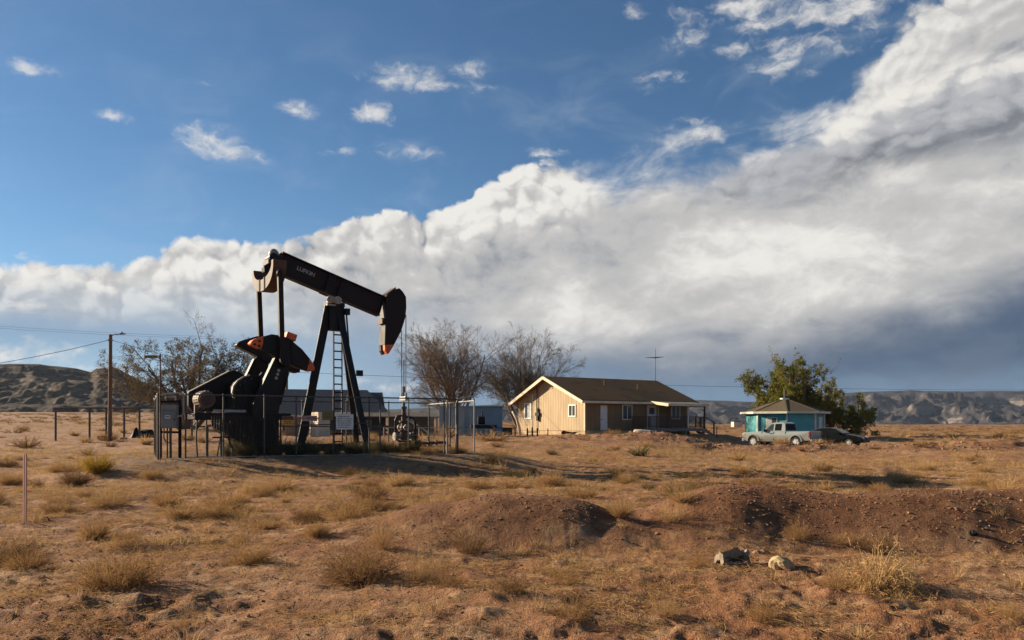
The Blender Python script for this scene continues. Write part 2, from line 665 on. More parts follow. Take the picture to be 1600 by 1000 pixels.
BERM1 = [(-2.3, 10.6, 0.04), (-1.5, 10.9, 0.22), (-0.8, 11.0, 0.40), (-0.1, 10.9, 0.53), (0.5, 10.9, 0.52), (1.1, 10.9, 0.34), (1.7, 11.0, 0.13), (2.1, 11.0, 0.03)]
BERM2 = [(2.15, 10.8, 0.04), (2.6, 11.1, 0.40), (3.1, 11.2, 0.66), (3.7, 11.2, 0.69), (4.8, 11.0, 0.60), (5.9, 11.0, 0.66), (7.4, 11.1, 0.70), (9.5, 11.6, 0.62), (13, 12.5, 0.55), (18, 14, 0.3)]
RIDGE = [(1.0, 53, 0.05), (4.5, 52, 0.22), (8.3, 51, 0.34), (11.6, 50, 0.44), (14.5, 48.5, 0.27), (17.8, 49, 0.26), (20.7, 50, 0.20), (25.5, 49, 0.22), (29, 49, 0.42), (34, 50, 0.5), (45, 50, 0.3)]


def pad_mask(x, y):
    s = (x - F0[0]) * FA[0] + (y - F0[1]) * FA[1]
    d = (x - F0[0]) * FN[0] + (y - F0[1]) * FN[1]
    ex = np.maximum(np.maximum(-0.3 - s, s - 11.3), 0)
    ey = np.maximum(np.maximum(-0.35 - d, d - 5.4), 0)
    dist = np.hypot(ex * np.where(s < 0, 0.8, 0.85), ey * np.where(d < 0, 0.78, 0.6))
    return 1 - sst(dist, 0.0, 2.9)


def base_h(x, y):
    k = x / np.maximum(y, 6.0)
    wl = 1 - sst(k, 0.17, 0.28)
    far = np.maximum(y - 55, 0)
    slope = 0.0165 * (1 - sst(k, -0.34, 0.05)) + 0.003
    zl = 0.68 * sst(y, 26, 56) + slope * np.minimum(far, 640)
    zr = -0.04 + 0.34 * sst(y, 63, 76) + 0.0022 * np.clip(y - 76, 0, 500)
    z = wl * zl + (1 - wl) * zr * sst(y, 20, 40)
    z = z + fbm(x / 7.0, y / 7.0, 3, 5) * 0.16 * sst(np.hypot(x, y), 5, 14)
    z = z + fbm(x / 60.0, y / 60.0, 3, 8) * 1.6 * sst(y, 90, 240)
    return z


def ground_h(x, y, fine=True):
    x, y = np.asarray(x, float), np.asarray(y, float)
    z = base_h(x, y)
    # levelled plots under the houses and the cars
    for (cx, cy, rad, lev) in ((8.5, 73.0, 11.0, 0.70), (21.5, 58.8, 5.5, -0.06), (25.6, 75.5, 6.5, 0.26), (-9.0, 66.0, 9.0, 0.70)):
        q = 1 - sst(np.hypot(x - cx, y - cy), rad, rad + 4.0)
        z = z * (1 - q) + lev * q
    pm = pad_mask(x, y)
    z = z * (1 - pm) + PAD_Z * pm
    lump = 1 + 0.55 * fbm(x / 1.1, y / 1.1, 2, 21)
    wob = fbm(x / 2.1, y / 2.1, 2, 77) * 0.22
    b1 = seg_ridge(x, y + wob, BERM1, 1.6, 1.9)
    b2 = seg_ridge(x, y + wob, BERM2, 1.75, 1.9)
    rg = seg_ridge(x, y + wob * 3, RIDGE, 3.8, 5.0)
    z = z + np.maximum(b1, b2) * (0.92 + 0.10 * lump) + rg * (0.55 + 0.45 * lump)
    if fine:
        r = np.hypot(x, y)
        rough = 1.0 + 2.2 * np.clip(rg * 3, 0, 1) - 0.35 * np.clip(np.maximum(b1, b2) * 3.0, 0, 1)
        rough = rough * (1 - 0.4 * pm)
        f = fbm(x / 1.3, y / 1.1, 3, 31) * 0.075
        f = f + ridged(x / 0.8, y / 0.55, 3, 41) * 0.055 * (1 + fbm(x / 3, y / 3, 2, 47) * 1.6)
        f = f + (fbm(x / 0.22, y / 0.16, 3, 51) * 0.042 + np.maximum(vnoise(x / 0.11, y / 0.08, 57), 0) * 0.03) * (1 - sst(r, 25, 60)) * (0.55 + 0.9 * sst(fbm(x / 1.6, y / 1.3, 2, 59), -0.2, 0.35))
        bw = np.maximum(seg_ridge(x, y, BERM1, 2.8, 2.4), seg_ridge(x, y, BERM2, 2.9, 2.4))
        z = z + f * rough * (1 - 0.55 * sst(bw, 0.02, 0.3))
    return z


def gz(x, y):
    return float(ground_h(np.array([x]), np.array([y]))[0])


def at(px, Y, py=None):
    """point at depth Y on the sight line of photograph column px; on the ground unless a row py is given"""
    X = (px - 800.0) / FPX * Y
    return Vector((X, Y, gz(X, Y) if py is None else CAMZ + (HOR - py) / FPX * Y))


def on_ground(px, py):
    """where the sight line of a photograph pixel meets the ground"""
    k = (px - 800.0) / FPX
    sl = (HOR - py) / FPX
    Y = np.geomspace(3, 400, 3000)
    z = ground_h(k * Y, Y, False) + 0.03
    line = CAMZ + sl * Y
    i = int(np.argmax(z >= line))
    return Vector((k * Y[i], Y[i], gz(k * Y[i], Y[i])))


def grid_mesh(name, X, Y, Z, mat, attrs=None, smooth=True, wrap=False):
    nr, nc = X.shape
    me = bpy.data.meshes.new(name)
    co = np.stack([X, Y, Z], -1).reshape(-1, 3).astype(np.float32)
    i = np.arange(nr * nc).reshape(nr, nc)
    a, b, c, d = i[:-1, :-1], i[:-1, 1:], i[1:, 1:], i[1:, :-1]
    q = np.stack([a, b, c, d], -1).reshape(-1, 4)
    if wrap:
        q2 = np.stack([i[:-1, -1], i[:-1, 0], i[1:, 0], i[1:, -1]], -1)
        q = np.concatenate([q, q2])
    me.vertices.add(len(co))
    me.vertices.foreach_set('co', co.ravel())
    me.loops.add(q.size)
    me.loops.foreach_set('vertex_index', q.ravel().astype(np.int32))
    me.polygons.add(len(q))
    me.polygons.foreach_set('loop_start', (np.arange(len(q)) * 4).astype(np.int32))
    me.polygons.foreach_set('use_smooth', np.ones(len(q), bool))
    me.update(calc_edges=True)
    for k, v in (attrs or {}).items():
        at_ = me.attributes.new(k, 'FLOAT', 'POINT')
        at_.data.foreach_set('value', v.ravel().astype(np.float32))
    me.materials.append(mat)
    o = bpy.data.objects.new(name, me)
    COL.objects.link(o)
    return o


def ground_material():
    m = bpy.data.materials.new('desert_soil')
    m.use_nodes = True
    nt = m.node_tree
    E.tree = nt
    b = nt.nodes['Principled BSDF']
    geo = nt.nodes.new('ShaderNodeNewGeometry')
    p = E(geo.outputs['Position'])
    sx = nt.nodes.new('ShaderNodeSeparateXYZ')
    nt.links.new(p.s, sx.inputs[0])
    dist = E.m('SQRT', E(sx.outputs[0]) * E(sx.outputs[0]) + E(sx.outputs[1]) * E(sx.outputs[1]))

    def attr(nm):
        a = nt.nodes.new('ShaderNodeAttribute')
        a.attribute_name = nm
        return E(a.outputs['Fac'])
    fresh_shade, straw = attr('fresh_shade'), attr('straw')
    n1 = e_noise(p, 0.45, 6, 0.6)[0]
    n2 = e_noise(p, 3.1, 6, 0.65)[0]
    n3 = e_noise(p, 17.0, 5, 0.65)[0]
    n4 = e_noise(p, 70.0, 3, 0.6)[0]
    road = attr('road')
    col = e_mix(e_step(n1, 0.35, 0.65), (0.225, 0.100, 0.048), (0.285, 0.148, 0.077))
    n0 = e_noise(p, 0.9, 4, 0.6)[0]
    col = e_mix(e_step(n2 + (n0 - 0.5) * 0.9, 0.50, 0.70) * 0.8, col, (0.36, 0.22, 0.12))         # sandy crust
    col = e_mix(e_step(n2 - (n0 - 0.5) * 0.6, 0.48, 0.30) * 0.8, col, (0.115, 0.050, 0.025))          # darker patches of earth
    col = e_mix(fresh_shade * (0.45 + n3 * 0.75), col, e_mix(e_step(n2, 0.35, 0.7), (0.125, 0.052, 0.024), (0.185, 0.086, 0.041)))  # bare bank earth, darkened as well for the shade on its faces
    col = e_mix(straw * e_step(n3, 0.40, 0.66) * 0.8, col, (0.36, 0.225, 0.10))          # straw litter
    scr = e_noise(p, 0.8, 4, 0.65)[0]
    far = e_step(dist, 45.0, 120.0)
    col = e_mix(e_step(scr, 0.50, 0.60) * far * 0.55, col, (0.115, 0.070, 0.036))
    col = e_mix(e_step(scr, 0.44, 0.36) * far * 0.5, col, (0.34, 0.215, 0.105))
    pad = attr('pad')
    col = e_mix(pad * (0.35 + n3 * 0.6), col, e_mix(e_step(n4, 0.4, 0.62), (0.105, 0.068, 0.044), (0.20, 0.145, 0.10)))
    col = e_mix(road * 0.9, col, (0.25, 0.165, 0.105))
    sp = e_step(n4 + (n3 - 0.5) * 0.6, 0.60, 0.74) * (1.0 - fresh_shade * 0.7)
    col = e_mix(sp * 0.6, col, (0.40, 0.28, 0.16))
    dk = e_step(n4 - (n3 - 0.5) * 0.5, 0.38, 0.27)
    col = e_mix(dk * 0.65, col, (0.070, 0.036, 0.022))
    nt.links.new(col.s, b.inputs['Base Color'])
    b.inputs['Roughness'].default_value = 0.95
    b.inputs['Specular IOR Level'].default_value = 0.15
    near = e_step(dist, 45.0, 8.0, 0.25, 1.0)
    h = n3 * 0.5 + n4 * 0.35 + e_noise(p, 7.0, 4, 0.6)[0] * 0.7
    bn = nt.nodes.new('ShaderNodeBump')
    bn.inputs['Distance'].default_value = 0.045
    E.put(near, bn.inputs['Strength'])
    nt.links.new(h.s, bn.inputs['Height'])
    nt.links.new(bn.outputs[0], b.inputs['Normal'])
    return m


def build_ground():
    dense = np.radians(np.arange(-41, 41.001, 0.135))
    coarse = np.radians(np.arange(41 + 3, 360 - 41 - 0.5, 4.0))
    th = np.concatenate([dense, coarse])
    r = np.concatenate([np.linspace(0.4, 3.0, 14)[:-1], np.geomspace(3.0, 130, 400), np.geomspace(130, 14000, 90)[1:]])
    T, RR = np.meshgrid(th, r)
    X, Y = RR * np.sin(T), RR * np.cos(T)
    Z = ground_h(X, Y)
    b = np.maximum(seg_ridge(X, Y, BERM1, 1.5, 1.4), seg_ridge(X, Y, BERM2, 1.9, 1.4))
    rg = seg_ridge(X, Y, RIDGE, 4, 4)
    fresh_shade = np.clip(b * 3.2 - 0.1 + fbm(X / 0.8, Y / 0.8, 3, 3) * 0.6, 0, 1) * (b > 0)
    fresh_shade = np.maximum(fresh_shade, np.clip(rg * 1.4, 0, 0.35))
    k = X / np.maximum(Y, 1)
    straw = sst(fbm(X / 4.5, Y / 6.0, 4, 13) + 0.30 * sst(Y, 13, 22) * (1 - sst(Y, 40, 47)) + 0.12 * sst(k, 0.1, 0.35), 0.05, 0.5)
    pad = sst(pad_mask(X, Y) + fbm(X / 1.5, Y / 1.5, 3, 19) * 0.3, 0.35, 0.8)
    road = (1 - sst(np.abs(Y - 63.5 - 0.05 * (X - 24) - fbm(X / 9, Y / 9, 2, 55)), 1.6, 2.8)) * sst(X, 20, 25)
    straw = straw * (1 - road) * (1 - 0.7 * pad) * (1 - fresh_shade) * sst(np.hypot(X, Y), 5, 12)
    o = grid_mesh('ground', X, Y, Z, ground_material(), {'fresh_shade': fresh_shade, 'straw': straw, 'road': road, 'pad': pad}, wrap=True)
    return tag(o, 'reddish brown desert ground with low banks of bare earth and dry straw', kind='structure')


def rock_material(name, slope_c, slope_c2, cliff_c, cliff_c2, zs, nscale):
    m = bpy.data.materials.new(name)
    m.use_nodes = True
    nt = m.node_tree
    E.tree = nt
    b = nt.nodes['Principled BSDF']
    geo = nt.nodes.new('ShaderNodeNewGeometry')
    p = E(geo.outputs['Position'])
    nz = nt.nodes.new('ShaderNodeSeparateXYZ')
    nt.links.new(geo.outputs['Normal'], nz.inputs[0])
    pz = nt.nodes.new('ShaderNodeSeparateXYZ')
    nt.links.new(p.s, pz.inputs[0])
    n = e_noise(p, nscale, 6, 0.62, dim='3D')[0]
    n5 = e_noise(p, nscale * 6, 5, 0.65, dim='3D')[0]
    st = e_noise(e_vec(n * 1.2, n5 * 0.3, E(pz.outputs[2]) * zs), 1.0, 4, 0.6, dim='3D')[0]
    steep = e_step(E(nz.outputs[2]) + (n5 - 0.5) * 0.25, 0.86, 0.62)
    col = e_mix(e_step(n, 0.35, 0.65), slope_c, slope_c2)
    col = e_mix(e_step(n5, 0.58, 0.72) * 0.5, col, cliff_c)
    cl = e_mix(e_step(st, 0.4, 0.6), cliff_c, cliff_c2)
    col = e_mix(steep, col, cl)
    nt.links.new(col.s, b.inputs['Base Color'])
    b.inputs['Roughness'].default_value = 0.95
    b.inputs['Specular IOR Level'].default_value = 0.1
    bn = nt.nodes.new('ShaderNodeBump')
    bn.inputs['Distance'].default_value = 1.2 / nscale * 0.05
    bn.inputs['Strength'].default_value = 0.7
    nt.links.new((n5 + n * 0.5).s, bn.inputs['Height'])
    nt.links.new(bn.outputs[0], b.inputs['Normal'])
    return m


def interp_profile(px, pts):
    return np.interp(px, [p[0] for p in pts], [p[1] for p in pts])


def terrace(p, n, k):
    """turn a smooth slope into ledges: steep risers between gentler treads"""
    q = p * n
    f = np.floor(q)
    r = q - f
    return (1 - k) * p + k * (f + sst(r, 0.62, 0.98) * 0.75 + r * 0.25) / n


def build_hills():
    # nearer mesa on the left
    k = np.linspace(-1.3, -0.18, 540)
    t = np.linspace(0, 1.2, 170)
    K, T = np.meshgrid(k, t)
    px = 800 + FPX * K
    top = interp_profile(px, [(-1300, 585), (-500, 578), (0, 571), (60, 569), (120, 575), (143, 580), (150, 574), (182, 574), (196, 582), (230, 600), (300, 622), (380, 640), (470, 652), (600, 664)])
    Y = 560 + 330 * T + fbm(K * 14, T * 2, 3, 91) * 40
    X = K * Y
    crest = CAMZ + (HOR - top) / FPX * 890
    foot = ground_h(X, Y, False) - 2
    led = fbm(X / 45, Y / 45, 3, 83) * 0.05
    gul = ridged(X / 60, Y / 110, 5, 61, 0.55)
    tt = np.clip(T + (gul - 0.6) * 0.20 * np.clip(1.3 - T, 0, 1), 0, 1)
    prof = np.interp(tt, [0, 0.10, 0.30, 0.55, 0.60, 0.80, 0.86, 0.97, 1.0], [0, 0.03, 0.16, 0.38, 0.50, 0.70, 0.90, 0.985, 1.0])
    prof = terrace(prof + led * np.sin(np.clip(T, 0, 1) * math.pi), 9, 0.9)
    Z = foot + (crest - foot) * prof + (gul - 0.6) * 4 * np.sin(np.clip(T, 0, 1) * math.pi) + (fbm(X / 9, Y / 8, 4, 71) * 3.2 + (ridged(X / 16, Y / 14, 3, 79) - 0.6) * 3.4) * np.sin(np.clip(T, 0, 1) * math.pi)
    o = grid_mesh('mesa', X, Y, Z, rock_material('mesa_rock', (0.034, 0.020, 0.012), (0.052, 0.032, 0.020), (0.10, 0.068, 0.045), (0.036, 0.025, 0.018), 0.45, 0.03))
    tag(o, 'dark flat-topped mesa with ledges rising behind the utility pole', kind='structure')
    # far escarpment along the horizon
    k = np.linspace(-0.75, 1.3, 950)
    t = np.linspace(0, 1.2, 130)
    K, T = np.meshgrid(k, t)
    px = 800 + FPX * K
    top = interp_profile(px, [(-100, 652), (300, 648), (600, 640), (800, 631), (880, 626), (1000, 624), (1120, 626), (1180, 628), (1260, 622), (1330, 614), (1440, 611), (1600, 611), (1900, 606), (2600, 612)])
    Y = 1500 + 1300 * T + fbm(K * 9, T * 1.5, 4, 93) * 420 * np.clip(1.25 - T, 0, 1)
    X = K * Y
    crest = CAMZ + (HOR - top) / FPX * (1500 + 1300)
    gul = ridged(X / 260, Y / 380, 6, 161, 0.56)
    tt = np.clip(T + (gul - 0.62) * 0.55 * np.clip(1.15 - T, 0, 1), 0, 1)
    prof = np.interp(tt, [0, 0.12, 0.35, 0.50, 0.56, 0.78, 0.84, 0.93, 1.0], [0, 0.02, 0.12, 0.24, 0.36, 0.56, 0.80, 0.95, 1.0])
    prof = terrace(prof + fbm(X / 140, Y / 140, 4, 183) * 0.10 * np.sin(np.clip(T, 0, 1) * math.pi), 5, 0.7)
    Z = -6 + (crest + 6) * prof + (gul - 0.62) * 34 * np.sin(np.clip(T, 0, 1) * math.pi) ** 1.2 + (fbm(X / 55, Y / 45, 4, 171) * 15 + (ridged(X / 90, Y / 70, 3, 177) - 0.6) * 22) * np.sin(np.clip(T, 0, 1) * math.pi)
    o = grid_mesh('escarpment', X, Y, Z, rock_material('hazed_badland_rock', (0.036, 0.035, 0.040), (0.056, 0.051, 0.054), (0.19, 0.15, 0.125), (0.066, 0.058, 0.058), 0.10, 0.007))  # slope colours tinted blue to paint in distance haze
    tag(o, 'long eroded escarpment of pale badlands far off along the horizon', kind='structure')


ground = build_ground()
build_hills()

# ================================================================== materials of the oil well
M = {}
M['black_steel'] = pmat('black_paint', (0.009, 0.008, 0.0075), (0.018, 0.012, 0.009), 0.5, 0.0, 2.2, 6, 0.4, 0.7, 0.15, 30, c3=(0.045, 0.02, 0.011), s3=3.3, amt3=(0.64, 0.8), rvar=0.2, spec=0.22)
M['rust_steel'] = pmat('rusty_steel', (0.05, 0.024, 0.016), (0.10, 0.048, 0.027), 0.7, 0.0, 2.8, 6, 0.35, 0.65, 0.25, 40, c3=(0.022, 0.015, 0.012), s3=1.6)
M['brown_steel'] = pmat('brown_weathered_paint', (0.0125, 0.0075, 0.006), (0.022, 0.012, 0.0085), 0.55, 0.0, 1.8, 6, 0.35, 0.65, 0.15, 30, c3=(0.06, 0.028, 0.016), s3=4.0, amt3=(0.64, 0.8), rvar=0.2, spec=0.22)
M['orange'] = pmat('faded_orange_paint', (0.70, 0.13, 0.02), (0.52, 0.095, 0.018), 0.6, 0.0, 5, 5, bump=0.1, c3=(0.14, 0.05, 0.02), s3=6, amt3=(0.62, 0.75))
M['galv'] = pmat('galvanised_steel', (0.36, 0.36, 0.35), (0.26, 0.25, 0.24), 0.45, 0.5, 6, 5, rvar=0.2)
M['galv_dark'] = pmat('weathered_pipe', (0.055, 0.05, 0.046), (0.095, 0.08, 0.066), 0.6, 0.2, 5, 5, bump=0.1)
M['motor_paint'] = pmat('worn_motor_paint', (0.20, 0.13, 0.09), (0.11, 0.07, 0.05), 0.65, 0.0, 6, 5, bump=0.15)
M['chain_wire'] = pmat('chain_wire', (0.10, 0.095, 0.085), rough=0.6, metal=0.2)
M['pale_pipe'] = pmat('pale_painted_pipe', (0.36, 0.32, 0.27), (0.24, 0.20, 0.16), 0.6, 0.0, 7, 5, bump=0.1)
M['conc'] = pmat('dark_concrete', (0.060, 0.052, 0.045), (0.12, 0.10, 0.082), 0.9, 0.0, 4, 6, bump=0.4, bscale=30)  # concrete in a dark mottled tone
M['greybox'] = pmat('grey_cabinet_paint', (0.21, 0.225, 0.215), (0.165, 0.175, 0.165), 0.5, 0.0, 2.5, 5, bump=0.04, c3=(0.12, 0.10, 0.08), s3=7, amt3=(0.66, 0.8))
M['white'] = pmat('white_paint', (0.76, 0.74, 0.70), (0.60, 0.56, 0.50), 0.55, 0.0, 4, 5)
M['faded_white'] = pmat('faded_lettering', (0.50, 0.45, 0.40), (0.30, 0.26, 0.22), 0.7, 0.0, 9, 5)
M['black'] = pmat('matt_black', (0.006, 0.006, 0.0065), (0.012, 0.011, 0.010), 0.7, 0.0, 6, 4, spec=0.25)
M['red_ink'] = pmat('red_print', (0.42, 0.035, 0.03), rough=0.6)
M['black_ink'] = pmat('black_print', (0.02, 0.02, 0.02), rough=0.6)
M['olive'] = pmat('olive_sign', (0.20, 0.165, 0.04), (0.15, 0.12, 0.035), 0.6, 0.0, 8, 4)
M['yellow_sign'] = pmat('amber_sign', (0.66, 0.30, 0.035), (0.52, 0.22, 0.03), 0.55, 0.0, 9, 4)
M['brown_sign'] = pmat('brown_sign', (0.10, 0.05, 0.028), rough=0.6)
M['cable'] = pmat('wire_rope', (0.055, 0.06, 0.085), rough=0.4, metal=0.4)

# ------------------------------------------------------------------ pump jack
PA = Vector((0.829, 0.559, 0)).normalized()
PN = Vector((-PA.y, PA.x, 0))
PP = Vector((-6.75, 29.68, 0))
pump = empty('pump_jack', (PP.x, PP.y, PAD_Z), math.atan2(PA.y, PA.x))
tag(pump, 'black oil well pump jack nodding behind the chain link fence, its horse head tipped orange', 'pump jack')


def PU(px, py, yl):
    """(along, up) in the pump's own axes for a photograph pixel in the upright plane yl metres behind the centre line"""
    k = (px - 800.0) / FPX
    u = (k * (PP.y + PN.y * yl) - PP.x - PN.x * yl) / (PA.x - PA.y * k)
    Y = PP.y + PA.y * u + PN.y * yl
    return u, CAMZ + (HOR - py) / FPX * Y - PAD_Z


def plate(mb, pix, yref, y0, y1, m=0):
    out = [PU(a, b, yref) for a, b in pix]
    return mb.prism(out, lambda u, z: (u, y0, z), lambda u, z: (u, y1, z), m)


def p3(px, py, yl):
    u, z = PU(px, py, yl)
    return Vector((u, yl, z))


BS, RS = M['black_steel'], M['brown_steel']

# walking beam: two flanges, a web, stiffeners
tr, tf = p3(442.5, 392.5, -0.2), p3(603, 463, -0.2)
br, bf = p3(442.5, 427, -0.2), p3(603, 499, -0.2)
bd = (tf - tr).normalized()
bup = Vector((-bd.z, 0, bd.x))
depth = ((tr - br).dot(bup) + (tf - bf).dot(bup)) / 2
blen = (tf - tr).dot(bd)
BO = Vector((tr.x, 0, tr.z))                  # rear top corner, on the centre line


def bp(s, d, y):
    """point on the beam: s along from the rear end, d down from its top"""
    return BO + bd * s - bup * d + Vector((0, y, 0))


beam = MB()
FW = 0.36
beam.beam(bp(0, 0.02, 0), bp(blen, 0.02, 0), FW, 0.04, up=bup)
beam.beam(bp(0, depth - 0.02, 0), bp(blen, depth - 0.02, 0), FW, 0.04, up=bup)
beam.beam(bp(0.01, depth / 2, 0), bp(blen, depth / 2, 0), 0.14, depth - 0.082, up=bup)
for s_ in (0.012, blen * 0.44, blen * 0.56, blen - 0.05):
    beam.beam(bp(s_, depth / 2, 0), bp(s_ + 0.025, depth / 2, 0), FW - 0.012, depth - 0.083, up=bup)
walking_beam = beam.build('walking_beam', RS, pump, bevel=0.006)
mb = MB()
for sy in (-1, 1):
    for s_ in (blen * 0.46, blen * 0.50, blen * 0.54):
        for d_ in (depth - 0.06, depth * 0.30):
            mb.tube(bp(s_, d_, sy * 0.16), bp(s_, d_, sy * 0.195), 0.028, n=6)
    mb.beam(bp(blen * 0.42, depth + 0.012, sy * 0.15), bp(blen * 0.58, depth + 0.012, sy * 0.15), 0.09, 0.024, up=bup)
mb.build('clamp_bolt', M['rust_steel'], walking_beam)


def text_mesh(txt, size, name, mat, parent, mtx, extrude=0.002, align='CENTER', bold=0.0):
    cu = bpy.data.curves.new(name, 'FONT')
    cu.body = txt
    cu.size = size
    cu.extrude = extrude
    cu.offset = bold
    cu.align_x = align
    cu.align_y = 'CENTER'
    cu.resolution_u = 3
    tmp = bpy.data.objects.new(name, cu)
    COL.objects.link(tmp)
    dg = bpy.context.evaluated_depsgraph_get()
    me = bpy.data.meshes.new_from_object(tmp.evaluated_get(dg))
    bpy.data.objects.remove(tmp)
    me.name = name
    me.transform(mtx)
    me.materials.clear()
    me.materials.append(mat)
    o = bpy.data.objects.new(name, me)
    COL.objects.link(o)
    o.parent = parent
    return o


def frame_mtx(origin, xdir, ydir):
    x = Vector(xdir).normalized()
    z = x.cross(Vector(ydir)).normalized()
    y = z.cross(x)
    return Matrix(((x.x, y.x, z.x, origin[0]), (x.y, y.y, z.y, origin[1]), (x.z, y.z, z.z, origin[2]), (0, 0, 0, 1)))


lt = p3(478, 424.5, -0.075)
text_mesh('LUFKIN', 0.215, 'lettering', M['faded_white'], walking_beam, frame_mtx(lt + Vector((0, -0.002, 0)), bd, bup), bold=0.003)

# horse head
HP = [(603.4, 462), (617, 452), (624.4, 450.2), (630, 456), (634.6, 464), (635.2, 479.6), (633.6, 496.4), (626.8, 518), (616, 538.4)]
HB = [(601.2, 538.4)]
hh = MB()
plate(hh, HP + HB, -0.28, -0.28, 0.28)
head = hh.build('horse_head', RS, pump, bevel=0.012)
plate(MB(), [(601.2, 538.6), (616, 538.6), (608, 551.6), (605, 553.4), (601.6, 547)], -0.28, -0.279, -0.10).build('orange_tip', M['orange'], head)
mb = MB()
plate(mb, [(601.2, 538.6), (616, 538.6), (608, 551.6), (605, 553.4), (601.6, 547)], -0.28, 0.10, 0.279)
mb.build('far_cheek', RS, head)
mb = MB()      # hinge lugs and the top plate
q = p3(603, 501, -0.2)
mb.box(q.x - 0.16, q.x + 0.0, -0.20, 0.20, q.z - 0.12, q.z + 0.10)
q0, q1 = p3(604, 460.5, -0.2), p3(618, 451, -0.2)
mb.beam(q0 + Vector((0, 0.2, 0.02)), q1 + Vector((0, 0.2, 0.03)), 0.5, 0.05)
mb.build('hinge', M['rust_steel'], head)

# equalizer: fish-bellied girder across the tail of the beam
q = p3(420, 440, 0.0)
ex = q.x
EQ = MB()
NE = 18
outer, inner = [], []
zt = PU(395, 424, 1.3)[1]
zb = PU(417, 457, 0.2)[1]
for i in range(NE + 1):
    a = math.pi * i / NE
    yy = 1.32 * math.cos(a)
    outer.append((yy, zt - (zt - zb) * (math.sin(a) ** 0.72)))
    inner.append((yy * 0.84, zt - (zt - zb) * 0.54 * (math.sin(a) ** 0.8)))
out = outer + inner[::-1]
vs = [(ex - 0.24, a, b) for a, b in out] + [(ex + 0.24, a, b) for a, b in out]
n_ = len(out)
fs = []
for i in range(NE):
    j0, j1 = i, i + 1
    k0, k1 = n_ - 1 - i, n_ - 2 - i
    fs += [(j0, j1, k1, k0), (n_ + j1, n_ + j0, n_ + k0, n_ + k1), (j0, n_ + j0, n_ + j1, j1), (k0, k1, n_ + k1, n_ + k0)]
fs += [(0, n_ - 1, 2 * n_ - 1, n_), (NE, n_ + NE, n_ + NE + 1, NE + 1)]
EQ.add(vs, fs)
equalizer = EQ.build('equalizer', M['rust_steel'], pump, bevel=0.01)
mb = MB()
for yy in (-0.3, 0.3):
    zz = zt - (zt - zb) * 0.5
    mb.box(ex - 0.27, ex - 0.241, yy - 0.05, yy + 0.05, zb + 0.03, zb + 0.46)
mb.build('rib', M['black'], equalizer)
mb = MB()
for yy in (-0.3, 0.3):
    mb.beam((ex, yy, zb + 0.42), (ex + 0.12, yy * 0.6, zt + 0.12), 0.10, 0.16)
mb.box(ex - 0.12, ex + 0.3, -0.34, 0.34, zt + 0.04, zt + 0.2)
mb.build('hanger', M['rust_steel'], equalizer)
mb = MB()      # tail bearing that carries the equalizer under the beam end
plate(mb, [(439.5, 394.5), (442.4, 397), (442.4, 428), (436, 432), (414, 424), (413, 416), (424, 409)], -0.2, -0.16, 0.16)
mb.tube((ex + 0.1, -0.30, zt + 0.28), (ex + 0.1, 0.30, zt + 0.28), 0.17, n=14)
mb.build('tail_bearing', BS, pump, bevel=0.008)
mb = MB()
mb.ball((ex + 0.28, 0.34, zt + 0.50), 0.20, 0.20, 0.24, 14, 8)
mb.build('bearing_cap', M['pale_pipe'], pump, smooth=True)

